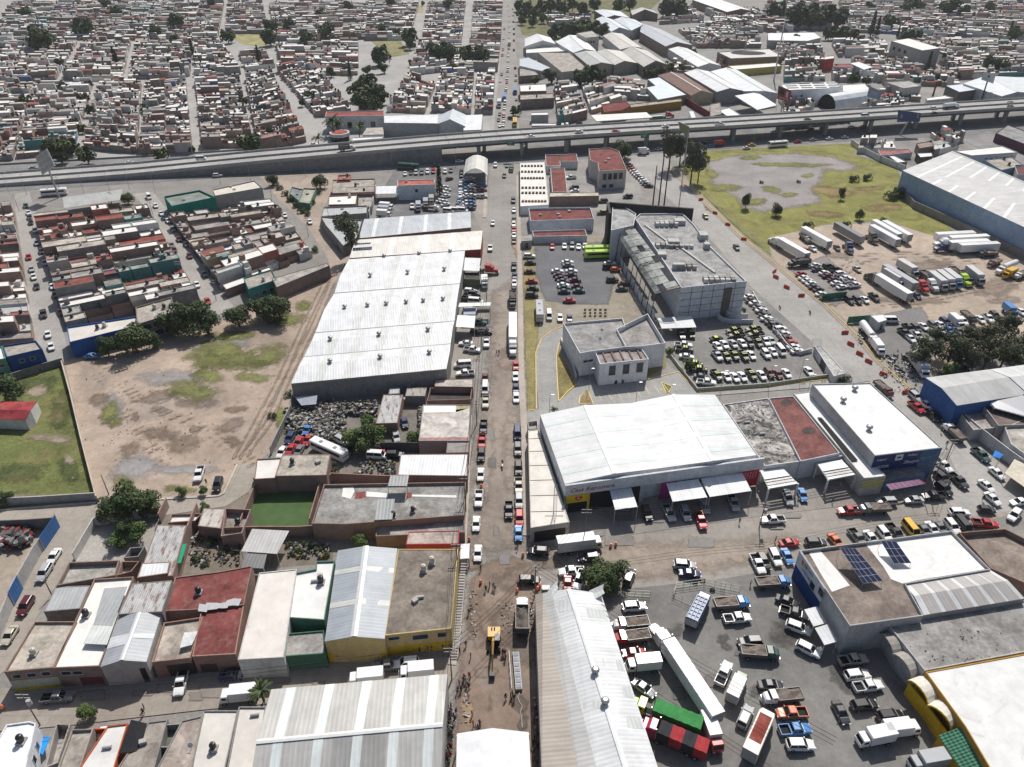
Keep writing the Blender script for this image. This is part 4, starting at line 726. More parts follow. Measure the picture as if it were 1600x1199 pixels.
a,d,o,L=band(t,S[0][0],S[2][0],2.6,YD)
panel(t,'door',a+d*L*.38,d,o,L*.36,0,3.9,'paint_gloss',(.42,.26,.02),proud=.1)
lettering(t,'La Troje',a+d*L*.32+o*.1+Vector((0,0,5.1)),d,(0,0,1),1.0,'paint_gloss',(.22,.10,.07),shear=.3);lettering(t,'BODEGA',a+d*L*.42+o*.1+Vector((0,0,4.3)),d,(0,0,1),.62,'paint_gloss',(.05,.04,.03));lettering(t,'CLIENTES',a+d*L*.13+o*.1+Vector((0,0,1.7)),d,(0,0,1),.7,'paint_gloss',(.15,.07,.02))
m=MB();m.box(a+d*L*.57+o*.14+Vector((0,0,2.6)),(1.9,.06,.9),'paint_gloss',(.5,.5,.55),rz=math.atan2(d.y,d.x));m.build('sign_panel',t);m=MB();m.box(a+d*L*.57+o*.18+Vector((0,0,2.6)),(1.2,.04,.3),'paint_gloss',(.05,.08,.3),rz=math.atan2(d.y,d.x));m.build('sign_stripe',t)
t=flat('yellow_store','yellow and cream corner store with a brown gravel roof and roof tank','store',[(600.5,993),(705.5,982),(716,858),(622,858)],6,('plaster',YB),('roof_slab',(.275,.235,.195)),par=.12,wins=[(0,1,4.5,5.3,2,.05,.22),(0,1,3.9,5.1,2.8,.45,.6),(0,1,3.9,5.1,1.6,.8,.9)],hatch=2)
P=t['_p'];band(t,Vector((P[0],P[1],0)),Vector((P[2],P[3],0)),2.4,YD)
tank(t,*G(662,892,6)[:2],5.9,False);tank(t,*G(675,880,6)[:2],5.9,False)
t=thing('scaffold_walkway','long slatted metal walkway along the pavement beside the yellow store','walkway',G(722,900));m=MB()
for k in range(34):
 p=G(726-k*.42,868+k*4.3,2.2);m.box((p.x,p.y,2.2),(1.2,.3,.05),'plaster',(.38,.38,.37))
m.build('slatted_deck',t)
for k in range(8):p=G(726-k*1.8,868+k*18,2.2);m=MB();m.tube((p.x+.7,p.y,0),(p.x+.7,p.y,2.2),.05,.05,'alloy');m.build('post',t)
bays('pavement_kiosk','small white-topped kiosk on the pavement at the head of the slatted walkway','kiosk',[((719,874),(733,873),2.6),((720,851),(734,850),2.7)],('plaster',(.3,.3,.3)),MW,open_ends=True)
# HOUSES OF THE LOWER LEFT AND THE MIDDLE
def H(label,px,h,wall=BLK,roof=('roof_slab',(.44,.41,.37)),name='house',cat='house',**k):return flat(name,label,cat,px,h,wall,roof,**k)
BR=BRK;WR=('white_roof',(.76,.74,.70));DR=('roof_slab',(.45,.41,.355));MG=('metal_sheet',(.45,.46,.46));RUST=('rusty_sheet',(.5,.5,.49));RR=('roof_felt',(.215,.062,.055))
t=H('dusty flat-roofed corner house with brick parapets and a cream street front at the lower left',[(6,1050),(83,1043),(120,971),(54,971)],5.6,('brick',(.32,.18,.13)),('roof_slab',(.50,.45,.38)),tanks=1,wins=[(0,3,3.6,4.6,1.4,.05,.95),(3,2,3.2,4.4,1.2,.1,.9)],doors=[(0,.75,2.4,2.6,(.05,.05,.06)),(0,.3,2.0,2.4,(.1,.1,.12))])
P=t['_p'];band(t,Vector((P[0],P[1],0)),Vector((P[2],P[3],0)),3.0,(.5,.47,.36));band(t,Vector((P[0],P[1],0)),Vector((P[2],P[3],0)),.9,(.5,.36,.03),proud=.1)
t=H('white-roofed house with brown brick parapets and sheet covers beside the dusty corner house',[(82.5,1044),(155,1041),(209,901),(147,905)],5.6,('brick',(.26,.13,.10)),('white_roof',(.80,.78,.73)),tanks=1,wins=[(0,2,3.6,4.5,1.6,.1,.6)],doors=[(0,.7,4,2.6,(.12,.04,.04))])
awning(t,[(130,1006),(167,1008),(185,958),(152,963)],(6.0,6.0,6.1,6.1),'metal_sheet',(.66,.68,.65),name='roof_cover',posts=False);awning(t,[(146,977),(176,978),(199,917),(163,920)],(6.1,6.1,6.4,6.4),'metal_sheet',(.42,.44,.44),name='roof_cover',posts=False)
t,S=bays('gabled_workshop','grey sheet-gabled workshop with a dark open doorway between the white and dusty roofs','workshop',[((157,1043),(185,964),5.4),((190,1032.5),(218,958),6.8),((229,1035),(253,957),5.4)],('plaster',(.42,.40,.38)),('metal_sheet',(.41,.43,.45)),sky=[(.45,2.5,0,1,(.70,.72,.73)),(.5,1,1,2,(.6,.62,.63))],caps=[(1,.8,(.6,.62,.63))])
a,d,o,L=band(t,S[0][0],S[2][0],.2,(.4,.38,.36));panel(t,'door',a+d*L*.42,d,o,L*.5,.1,4,'paint_gloss',(.02,.02,.02),proud=.08)  # open doorway: near-black panel with the inside shade put into its colour
H('patched sheet roof with long rust streaks behind the grey sheet-gabled workshop',[(185,960),(253,956),(269,907),(207,912)],6.4,BLK,RUST,par=.05)
H('small grey sheet-roofed house between the walled roof and the dusty corner house',[(68,956),(125,951),(141,915),(87,916.5)],4,BLK,MG,par=.05)
H('house with a bare grey roof ringed by dark brick walls at the lower left',[(88,915),(180,899),(186.5,875),(107.5,878.5)],4.4,('brick',(.27,.17,.13)),('roof_slab',(.46,.44,.40)),par=1.1,pw=.25)
H('small roofless brick room with a pale floor beside the bare walled roof',[(183,899),(205,893),(218,877),(190,877)],3.6,BR,('roof_slab',(.44,.37,.30)),par=1.6);H('small grey-walled room with a dark floor by the leafy patio',[(193,872),(216,870),(226,854),(203,856)],3,BLK,('roof_slab',(.14,.14,.14)),par=1.4)
H('long rusty patchwork sheet roof running up from the walled houses',[(216,902),(270,900),(292,821),(246,820)],4.2,BR,RUST,par=.05);H('white sheet roof at the foot of the long rusty patchwork',[(214,903),(262,896),(266,878),(222,880)],4.7,BR,MW,par=.05)
awning(thing('green_shade','bright green shade sheet hung between the brick wall and the rusty roof','shade',G(281,868)),[(269,882),(283,880),(292,850),(280,852)],(3.6,3.6,3.6,3.6),'plaster',(.02,.30,.17),posts=False)
t=H('dusty courtyard house with a white canvas and a brick front beside the mottled red roof',[(237,1035),(297,1028),(317,964),(256,973)],4.6,('plaster',(.32,.20,.16)),('roof_slab',(.52,.46,.39)),doors=[(0,.68,4.6,3.2,(.06,.05,.04))]);awning(t,[(281,1013),(300,1008),(309,987),(288,989)],(5.0,5.0,5.4,5.4),'plaster',(.74,.74,.73),posts=False,name='canvas')
H('larger mottled red flat roof with a low dividing wall at the lower left',[(255,955),(318,952),(381,945),(394,884),(344,893),(274,902)],5.0,BR,RR,par=.2,tanks=1)
t=H('smaller mottled red roof with silver plastic sheets along its back edge',[(300,1026),(368,1022),(382,941),(314,954)],4.8,('plaster',(.33,.21,.17)),RR,par=.25,doors=[(0,.3,3,2.4,(.1,.06,.05))])
m=MB();
for k in range(6):
 p=G(320+k*10,952-k*2.2+R.uniform(-2,2),5.1);m.face([(p.x+R.uniform(-1.5,-.5),p.y-R.uniform(.6,1.2),5.1),(p.x+R.uniform(.6,1.5),p.y-R.uniform(.3,1.4),5.2),(p.x+R.uniform(.6,1.4),p.y+R.uniform(.3,1.0),5.3),(p.x-R.uniform(.4,1.4),p.y+R.uniform(.4,1.0),5.25)],'paint_gloss',(.5,.5,.5))
m.build('plastic_sheet',t)
H('long cream-roofed building with a blotched surface between the red roofs and the green-trimmed house',[(371.5,1031),(443,1027),(464,889),(405,895)],5.6,('plaster',(.55,.54,.52)),('white_roof',(.70,.655,.60)),par=.15,name='hall',cat='building')
t=H('white-roofed house with dark green trim stepped along its front',[(447,965),(507,969),(523,876),(494,877),(493,889),(462,895)],5.4,('plaster',(.10,.20,.15)),('white_roof',(.74,.73,.70)),par=.4,tanks=1,hatch=2)
H('grey front terrace with green walls below the green-trimmed white roof',[(443,1026),(509,1021),(506,985),(448,990)],4.2,('plaster',(.06,.15,.10)),('roof_slab',(.43,.41,.38)),par=.3)
t=H('brick house with a dusty cream roof and chimney beside the junkyard bus',[(430,744),(510,742.5),(516,710),(441,710)],5.0,('brick',(.29,.16,.13)),('roof_slab',(.50,.45,.38)),par=.1,tanks=1,hatch=1)
H('small white-roofed terrace with a red back wall beside the dirt lot',[(397,749),(430,747),(440,715),(401,717)],4.6,('brick',(.30,.15,.12)),('white_roof',(.70,.67,.62)),par=.3)
H('wide concrete-roofed house with red and white patches beside the lawn',[(487,818),(541,819),(725,805),(728,753),(506,757)],4.8,('brick',(.33,.19,.15)),('roof_slab',(.36,.345,.325)),par=.7,tanks=2,hatch=1)
t=bpy.data.objects[[o.name for o in scene.objects if o.get('label','').startswith('wide concrete-roofed')][0]]
m=MB();m.face([(*G(x,y,4.15)[:2],4.15)for x,y in((554,780),(572,777),(570,768),(556,770))],'roof_slab',(.30,.09,.07));m.face([(*G(x,y,4.15)[:2],4.15)for x,y in((635,779),(643,778),(643,769),(636,770))],'roof_slab',(.30,.09,.07));m.build('red_patch',t)
m=MB();m.face([(*G(x,y,4.16)[:2],4.16)for x,y in((534,776),(548,780),(554,768),(552,761),(536,762))],'white_roof',(.75,.74,.7));m.build('white_patch',t);m=MB();m.face([(*G(x,y,4.16)[:2],4.16)for x,y in((572,776),(606,778),(606,771),(573,768))],'white_roof',(.75,.74,.7));m.build('white_patch',t);m=MB();m.face([(*G(x,y,4.16)[:2],4.16)for x,y in((644,776),(713,778),(713,774),(644,773))],'white_roof',(.75,.74,.7));m.build('white_patch',t)
awning(t,[(585,813),(613,812),(617,780),(590,781)],(5.6,5.6,6.0,6.0),'metal_sheet',(.33,.345,.345),name='roof_cover',posts=False);awning(t,[(606,760),(636,760),(639,743),(610,744)],(7.0,7.0,7.2,7.2),'metal_sheet',(.33,.34,.34),name='stair_cover')
flat('street_annex','low brick and blue street annex below the wide concrete roof','house',[(587,838),(726,832),(726,809),(588,815)],3.4,('brick',(.33,.18,.13)),('roof_slab',(.42,.39,.36)),par=.5,wins=[(0,2,1,2,1.4,.3,.7)])
flat('pink_terrace','low pale pink terrace beside the main road behind the yellow store','house',[(634,851),(716,850),(718,829),(638,831)],4.0,('plaster',(.4,.07,.07)),('roof_slab',(.50,.42,.37)),par=.1)
H('white corrugated sheet roof over the yard beside the main road',[(621,742.5),(730,744),(731,709.5),(626,710)],5.2,BR,('metal_sheet',(.74,.74,.74)),par=.05,name='shed',cat='shed')
t=H('blotched white, yellow and pink roof of the single-storey house by the main road',[(654,689),(733,689),(735,632.5),(661,632.5)],4.5,('plaster',(.34,.30,.28)),('roof_felt',(.62,.58,.53)),par=.15)
m=MB();m.face([(*G(x,y,4.4)[:2],4.37)for x,y in((662,646),(732,638),(734,634),(714,633),(712,644),(690,646))],'roof_felt',(.50,.43,.24));m.face([(*G(x,y,4.4)[:2],4.38)for x,y in((662,633.5),(712,633.5),(712,644),(662,645))],'white_roof',(.78,.77,.75));m.face([(*G(x,y,4.4)[:2],4.37)for x,y in((655,688),(732,688),(732,683),(656,684))],'roof_felt',(.45,.25,.23));m.build('paint_patch',t)
H('grey concrete slab roof with a dark stain by the main road below the blotched roof',[(697,708),(732,707),(733,690),(699,690)],4.2,BR,('roof_felt',(.33,.31,.29)),par=.1)
H('low cream slab with a dark stain at the corner behind the main road pavement',[(679,604),(739,605),(739,592),(680,594)],3.6,BR,('roof_slab',(.55,.50,.44)),par=.05)
H('roofless brick room with a small sheet cover behind the cream slab',[(667,626),(735,624),(738,607),(672,606)],3.2,BR,('roof_slab',(.10,.085,.08)),par=1.6)
H('long narrow shed with a rust-striped sheet roof in the junkyard',[(587,662),(621,661),(630,617),(599,617)],3.4,BR,RUST,par=.05,name='shed',cat='shed');H('small lean-to with a dull sheet roof at the head of the junkyard',[(633,619),(664,619),(667,606),(636,606)],3.0,BLK,('rusty_sheet',(.42,.40,.37)),par=.05,name='shed',cat='shed');H('tiny sheet-roofed shed behind the rust-striped junkyard shed',[(607,616),(624,615),(625,606),(609,606)],3.2,BLK,MG,par=.05,name='shed',cat='shed')
wall('yard_wall','grey block wall along the left side of the junkyard',[(424,712),(456,645),(459,622)],2.6,.2,'concrete_block',(.34,.33,.31));wall('yard_wall','dark mesh-covered wall along the foot of the junkyard trees',[(595,706),(640,706),(698,708)],3.0,.2,'plaster',(.10,.10,.105));wall('yard_wall','brick wall between the junkyard and the wide concrete roof',[(512,760),(520,753),(600,757),(728,755)],2.8,.25,'brick',(.34,.19,.15))
awning(thing('tarpaulin','sagging grey tarpaulin hung below the white warehouse wall','tarpaulin',G(478,636)),[(471,634),(494,632),(496,618),(461,621)],(2.4,2.6,3.4,3.2),'plaster',(.42,.45,.50),posts=False)
for lb,pts in(('left brick wall of the bright green lawn',[(378,830),(403,768)]),('right brick wall of the bright green lawn',[(486,826),(503,766)]),('long back brick wall above the bright green lawn',[(399,762),(500,758)]),('low front brick wall below the bright green lawn',[(352,840),(400,838),(470,838),(540,832)])):wall('lawn_wall',lb,pts,3.0,.25,'brick',(.33,.19,.155))
H('small brick house with a striped sheet cover left of the lawn',[(309,822),(345,826),(352,795),(318,794)],3.6,BR,('rusty_sheet',(.55,.52,.47)),par=.05);H('walled brick yard house beside the lawn with a grey floor and drums',[(345,838),(378,833),(392,796),(352,794)],3.6,('brick',(.36,.2,.16)),('roof_slab',(.34,.32,.29)),par=1.7,tanks=1)
H('low white-roofed garage holding an orange bundle near the kerb trees',[(262,817),(305,814),(316,802),(268,803)],3,BR,('white_roof',(.68,.66,.63)),par=.6);H('patchy blue-grey sheet roof left of the tall brick dividing wall',[(240,840),(284,838),(292,816),(252,820)],3.6,BR,('metal_sheet',(.56,.58,.60)),par=.05)if False else None
wall('dividing_wall','tall brick dividing wall running up beside the green shade sheet',[(275,905),(300,840),(313,806)],4.0,.25,'brick',(.36,.21,.16));wall('dividing_wall','brick wall stub at the head of the rusty patchwork roof',[(252,818),(264,793)],3.0,.25,'brick',(.38,.22,.18))
awning(thing('sheet_canopy','pale grey sheet canopy over the scrap yard left of the blue-grey gable','canopy',G(420,870)),[(377,862),(433,866),(452,830),(394,827)],(3.4,3.4,3.8,3.8),'metal_sheet',(.52,.51,.49));awning(thing('grid_canopy','dark slatted canopy frame below the pale sheet canopy','canopy',G(420,880)),[(376,887),(412,889),(417,867),(384,865)],(3.2,3.2,3.4,3.4),'metal_sheet',(.2,.2,.2))
wall('lot_wall','long cream wall between the dirt lot and the grassy field',[(97,566),(112,620),(130,695),(153,784)],1.8,.3,col=(.52,.45,.37));wall('field_wall','grey wall with a faded painted sign below the grassy field',[(-30,792),(60,788),(152,782)],2.4,.3,col=(.33,.33,.33),top=(.42,.41,.40))
wall('field_wall','low dark wall of blue house plots above the grassy field',[(20,595),(60,582),(100,570)],2.4,.25,'concrete_block',(.28,.26,.25));wall('scrap_yard_wall','grey panelled street wall with blue gates around the lower left scrap yard',[(92,826),(60,872),(28,930),(6,985),(-8,1020)],3.4,.2,col=(.44,.43,.42));wall('scrap_yard_wall','dark back wall of the lower left scrap yard',[(92,826),(50,829),(-20,832)],3.4,.2,col=(.20,.19,.185))
for lb,a,b in(('upper blue sheet gate of the scrap yard at the street corner',(93,824),(69,860)),('lower blue sheet gate of the scrap yard beside the red van',(35,920),(22,946))):
 p,q=G(*a),G(*b);d=(q-p).normalized();o=Vector((-d.y,d.x,0));o=o if o.x>0 else-o;g=thing('yard_gate',lb,'gate',p);panel(g,'gate_panel',p+o*.12,d,o,(q-p).length,.05,3.8,'metal_sheet',(.03,.14,.40),proud=.08)
 m=MB();m.tube(p+o*.15,p+o*.15+Vector((0,0,3.9)),.08,.08,'alloy');m.build('gate_post',g);m=MB();m.tube(q+o*.15,q+o*.15+Vector((0,0,3.9)),.08,.08,'alloy');m.build('gate_post',g)
wall('patio_wall','pale wall of the leafy patio beside the lower left street',[(118,877),(150,822),(252,806)],2.4,.22,col=(.55,.54,.52))
t,S=bays('field_house','white house with a red gabled roof standing in the grassy field','house',[((-40,664),(-40,634),3.2),((-38,650),(-38,622),4.4)],('plaster',(.6,.6,.57)),('roof_slab',(.32,.06,.06)))if False else bays('field_house','white house with a red gabled roof standing in the grassy field','house',[((-50,653),(40,657),3.2),((-46,640),(48,642),4.4),((-42,629),(58,628),3.4)],('plaster',(.6,.6,.57)),('roof_slab',(.36,.055,.06)))
WB=('plaster',(.72,.73,.75))
t=H('tall white blocky house with a bright blue tarp patio at the bottom left',[(-30,1200),(40,1200),(56,1130),(46,1127),(10,1132)],6.5,WB,('white_roof',(.82,.83,.84)),par=.3,wins=[(1,2,3.5,5,.9,.2,.8)],tanks=1)
H('grey-walled patio room with a pale floor beside the blue tarp',[(70,1200),(90,1192),(110,1132),(88,1130)],3.6,('plaster',(.36,.32,.29)),('roof_slab',(.38,.36,.33)),par=1.8);awning(thing('blue_tarp','bright blue tarp stretched over the patio of the tall white blocky house','tarp',G(65,1170)),[(54,1172),(67,1180),(79,1152),(58,1152)],(2.8,2.8,2.8,2.8),'plaster',(.02,.28,.72),posts=False)
H('dusty grey roof left of the orange-walled garage',[(90,1200),(125,1200),(146,1138),(112,1140)],3.8,('plaster',(.34,.3,.27)),DR);t=H('orange-walled open garage with a white car inside at the bottom left',[(123,1182),(150,1180),(170,1138),(142,1138)],2.9,('plaster',(.55,.10,.03)),('roof_slab',(.45,.43,.40)),par=2.6)
H('blotched white roof with a satellite dish right of the orange garage',[(120,1205),(177,1205),(200,1130),(168,1134)],3.8,('plaster',(.5,.12,.05)),('white_roof',(.66,.65,.62)),par=.25,hatch=1)
awning(thing('shade_net','black shade net slung over the yard between two bottom houses','shade',G(205,1160)),[(185,1178),(219,1174),(230,1131),(205,1125)],(4.2,3.4,3.8,5.0),'plaster',(.022,.022,.026),posts=False)
H('brown gravel roof beside the black shade net',[(180,1205),(240,1205),(262,1124),(232,1128)],3.8,BLK,('roof_felt',(.36,.32,.28)),par=.2,hatch=1);H('small dark patio between the brown gravel roofs at the bottom',[(247,1168),(276,1168),(284,1130),(256,1132)],3.4,('plaster',(.30,.31,.27)),('roof_slab',(.16,.17,.15)),par=1.6)
H('sandy roof with a brick box right of the small dark patio',[(240,1210),(300,1210),(316,1118),(284,1126)],4,BLK,('roof_felt',(.42,.36,.31)),par=.2,hatch=1);H('cream roof with stepped edges left of the palm shadow',[(296,1210),(350,1210),(372,1110),(318,1110)],4.2,BLK,('white_roof',(.62,.59,.54)),par=.25,tanks=1,hatch=1);H('cream roof striped by palm shadow beside the wide grey warehouse',[(352,1212),(396,1212),(416,1104),(373,1104)],4.2,BLK,('white_roof',(.64,.60,.55)),par=.3,hatch=1)
for lb,px,h,w,r in(('brick house with brick walls beside the dirt road fork',[(519,302),(585,300),(586,279),(520,281)],5,BR,DR),('small red house with a tiny pediment beside the flyover ramp',[(526,284),(548,283),(548,273),(528,274)],5,('plaster',(.4,.12,.1)),('roof_slab',(.4,.17,.14))),('white and brown house with roof tanks beside the dirt road',[(513,320),(556,319),(558,304),(514,306)],4.4,BR,WR),('long grey sheet roof in front of the white and brown house',[(502,338),(573,333),(574,321),(505,324)],4,BLK,MG),('cream roof block left of the white dealer carport',[(540,304),(584,302),(585,291),(541,293)],4.6,BR,WR),('grey courtyard house right of the cream roof block',[(559,326),(580,323),(583,306),(560,307)],3.6,BLK,DR),('tan sheet shed between the two green hedges',[(466,316),(484,318),(494,295),(474,294)],3,('plaster',(.1,.22,.15)),('roof_slab',(.46,.43,.36))),('green-walled grey yard between the two dirt tracks',[(452,302),(470,316),(474,296),(456,292)],2.6,('plaster',(.08,.25,.18)),('roof_slab',(.3,.3,.3)))):
 H(lb,px,h,w,r,tanks=1 if h>4.3 else 0,hatch=1)
awning(thing('yard_canopy','long grey canopy over parked lorries by the flyover ramp','canopy',G(145,316)),[(100,326),(187,313),(192,296),(98,309)],(4.6,4.6,4.8,4.8),'metal_sheet',(.44,.44,.42))
wall('grey_wall','tall pale wall separating the dealer lot from the grey courtyard',[(577,342),(584,322),(588,300)],3.4,.25,col=(.5,.52,.56));wall('avenue_wall','grey block wall with fencing between the wild field and the truck yard sheds',[(1404,300),(1425,325),(1480,350),(1540,378),(1640,425)],3.2,.3,'concrete_block',(.33,.30,.27));wall('field_wall','white painted wall at the far corner of the wild field',[(1329,226),(1345,238),(1372,252),(1412,268)],3.0,.3,col=(.6,.6,.6))
wall('police_lot_wall','grey and lime chevron wall around the foot of the police lot',[(1040,548),(1062,578),(1089,612),(1200,604),(1300,589)],1.2,.25,col=(.30,.31,.24),top=(.45,.45,.43));wall('police_lot_wall','curved pale wall by the gatehouse of the police lot',[(1175,460),(1200,505),(1226,540),(1238,552),(1250,555),(1268,550)],1.4,.3,col=(.55,.55,.54))
m=MB()
for x,y in((1115,604),(1140,602),(1195,600),(1250,595),(1282,592)):
 for k in range(2):
  p=G(x+k*4,y+4,0);m.face([(p.x,p.y-.25,.2),(p.x+.35,p.y-.25,.2),(p.x+.75,p.y-.25,.6),(p.x+.35,p.y-.25,1.0),(p.x,p.y-.25,1.0),(p.x+.4,p.y-.25,.6)],'paint_gloss',(.5,.55,.08))
o=m.build('chevron_mark',bpy.data.objects['police_lot_wall'])
flat('gatehouse','white gatehouse with a dark opening at the police lot entrance','building',[(1303,588),(1322,583),(1284,541),(1273,541)],2.8,('plaster',(.6,.6,.6)),('roof_slab',(.5,.49,.47)),par=.2,doors=[(3,.5,4,2.6,(.03,.03,.03))])  # the opening is a near-black panel; its inner shade is painted
flat('yard_gatehouse','small white flat-roofed gatehouse beside the green gate of the truck yard','building',[(1373,504),(1386,500),(1380,491),(1360,493)],3.2,('plaster',(.6,.6,.6)),('white_roof',(.78,.78,.77)),par=.1,doors=[(0,.5,1,2,(.05,.05,.05))])
for lb,a,b in(('green sheet gate left of the truck yard gatehouse',(1323,506),(1360,503)),('green sheet fence at the lower corner of the truck yard',(1283,470),(1321,466))):
 p,q=G(*a),G(*b);d=(q-p).normalized();g=thing('sheet_gate',lb,'gate',p);o=Vector((d.y,-d.x,0));panel(g,'gate_panel',p,d,o,(q-p).length,.1,2.6,'metal_sheet',(.05,.20,.13),proud=.08)
 for k in range(5):m=MB();m.tube(p.lerp(q,k/4),p.lerp(q,k/4)+Vector((0,0,2.8)),.05,.05,'alloy');m.build('gate_post',g)
t,S=bays('blue_warehouse','huge pale-roofed warehouse with light blue walls beyond the truck yard','warehouse',[((1410,267),(1700,402),11),((1487,237),(1700,328),13)],('plaster',(.30,.40,.54)),('metal_sheet',(.545,.535,.52)),sky=[(u,1.5,0,1,(.82,.82,.8))for u in(.1,.2,.3,.4,.505,.61,.72,.83,.93)],caps=[(1,1.6,(.35,.35,.35))])
for lb,px,z,c in(('white sheet canopy over cars at the top of the warehouse forecourt',[(723,423),(749,424),(751,404),(726,403)],4.4,(.72,.74,.74)),('white square canopy over dark cars on the warehouse forecourt',[(712,511),(741,513),(743,494),(715,493)],4.2,(.82,.82,.81)),('long narrow white canopy across the warehouse forecourt',[(716,480),(766,478),(767,473),(718,474)],5.0,(.78,.76,.71)),('blue-grey shade square under the long narrow white canopy',[(724,492),(743,492),(744,481),(725,481)],3.6,(.33,.38,.47)),('dark shade cloth right of the blue-grey shade square',[(744,490),(766,489),(766,481),(745,481)],3.2,(.06,.06,.065))):
 awning(thing('forecourt_canopy',lb,'canopy',G(*px[0])),px,(z,)*4,'metal_sheet',c)
flat('mural_shed','low shed with a coloured mural under the top forecourt canopy','shed',[(725,436),(750,437),(750,426),(726,426)],3.2,('plaster',(.16,.17,.12)),('roof_slab',(.09,.09,.08)),par=.1)
# FLYOVER
def flyover():
 st=[(-120,296,272,1.5),(0,287,268,1.7),(200,271.5,259,2.9),(400,251.5,237,6.3),(550,238,224,8.2),(690,226,211,9.4),(800,217.5,204,9.8),(1000,204.5,194,9.8),(1200,192.5,184,9.8),(1400,179.5,171.5,9.8),(1600,166.5,159.5,9.8),(1720,158.5,152,9.8)]
 N=[Vector((*G(x,y,z)[:2],z))for x,y,_,z in st];W=19.5;Fr=[]
 for i,p in enumerate(N):
  d=(N[min(i+1,len(N)-1)]-N[max(i-1,0)]);d.z=0;d.normalize();Fr.append(p+Vector((-d.y,d.x,0))*W)
 t=thing('flyover','long concrete flyover ramping up from the left and crossing the main road on piers','flyover',(0,G(800,217,9.8).y,0))
 dk,pn,wl_,gd=MB(),MB(),MB(),MB();cc=(.42,.41,.39);ph=1.0
 def q(p,dz=0.0):return Vector((p.x,p.y,p.z+dz))
 for i in range(len(N)-1):
  a,b,c,d=N[i],N[i+1],Fr[i+1],Fr[i];dk.face([q(a,-ph),q(b,-ph),q(c,-ph),q(d,-ph)],'concrete_road',(.40,.39,.37))
  for(s,e,sg)in((a,b,1),(d,c,-1)):
   n_=(d-a).normalized()*sg*.35
   pn.face([q(s),q(e),q(e+n_),q(s+n_)],'plaster',cc);pn.face([q(s,-1.6),q(e,-1.6),q(e),q(s)],'plaster',(.40,.385,.36));pn.face([q(s+n_,-ph),q(e+n_,-ph),q(e+n_),q(s+n_)],'plaster',cc)
  m0,m1=a.lerp(d,.5),b.lerp(c,.5);n_=(d-a).normalized()*.3
  for s,e in((m0-n_,m1-n_),(m0+n_,m1+n_)):pn.face([q(s,-ph),q(e,-ph),q(e,-.1),q(s,-.1)],'plaster',(.34,.33,.31))
  pn.face([q(m0-n_,-.1),q(m1-n_,-.1),q(m1+n_,-.1),q(m0+n_,-.1)],'plaster',cc)
  if i<5:
   for s,e in((a,b),(d,c)):wl_.face([Vector((s.x,s.y,0)),Vector((e.x,e.y,0)),q(e,-1.6),q(s,-1.6)],'concrete_block',(.31,.30,.285))
  else:
   gd.face([q(a,-2.6),q(b,-2.6),q(c,-2.6),q(d,-2.6)],'plaster',(.3,.3,.29));k=(d-a).normalized()*2.0
   for s,e in((a+k,b+k),(d-k,c-k)):gd.face([q(s,-2.6),q(e,-2.6),q(e,-1.2),q(s,-1.2)],'plaster',(.35,.34,.32))
   gd.face([q(a,-1.6),q(b,-1.6),q(b+k,-1.6),q(a+k,-1.6)],'plaster',(.3,.3,.29))
 for i in range(5,len(N)-1):
  for u in(.12,.37,.62,.87):
   a,d,e=N[i].lerp(N[i+1],u),Fr[i].lerp(Fr[i+1],u),(N[i+1]-N[i]).normalized()*.2;dk.face([q(a,-.985),q(a+e,-.985),q(d+e,-.985),q(d,-.985)],'rubber')
  for v in(.26,.74):
   for k in range(12):
    a,b=N[i].lerp(Fr[i],v),N[i+1].lerp(Fr[i+1],v);s_,e=a.lerp(b,k/12),a.lerp(b,k/12+.035);w=(Fr[i]-N[i]).normalized()*.12;dk.face([q(s_-w,-.98),q(e-w,-.98),q(e+w,-.98),q(s_+w,-.98)],'paint_gloss',(.62,.62,.6))
 a,d=N[5],Fr[5];wl_.face([Vector((a.x,a.y,0)),Vector((d.x,d.y,0)),q(d,-1.0),q(a,-1.0)],'plaster',(.33,.31,.29))
 dk.build('deck',t);pn.build('parapet',t);wl_.build('retaining_wall',t);gd.build('girder',t)
 for x in(757,825,894,957,1022,1085,1160,1234,1305,1377,1448,1518,1590):
  i=max(k for k in range(len(st)-1)if st[k][0]<=x);u=(x-st[i][0])/(st[i+1][0]-st[i][0]);a,d=N[i].lerp(N[i+1],u),Fr[i].lerp(Fr[i+1],u);sk=(N[i+1]-N[i]).normalized()*2.6
  m=MB();p0,p1=a.lerp(d,.2)-sk,a.lerp(d,.8)+sk;m.box((p0+p1)/2-Vector((0,0,3.1)),((p1-p0).length+4,1.8,1.2),'plaster',(.36,.35,.33),rz=math.atan2((p1-p0).y,(p1-p0).x));m.build('pier_cap',t)
  for p in(p0,p1):m=MB();m.box((p.x,p.y,3.1),(1.9,1.9,6.2),'plaster',(.33,.32,.30));m.build('pier',t)
 return t,N,Fr
FLY,FN,FF=flyover()
wall('ramp_kerb_wall','low dark wall along the far side of the flyover ramp',[(-60,262),(200,247),(400,234)],.9,.3,col=(.3,.3,.29))
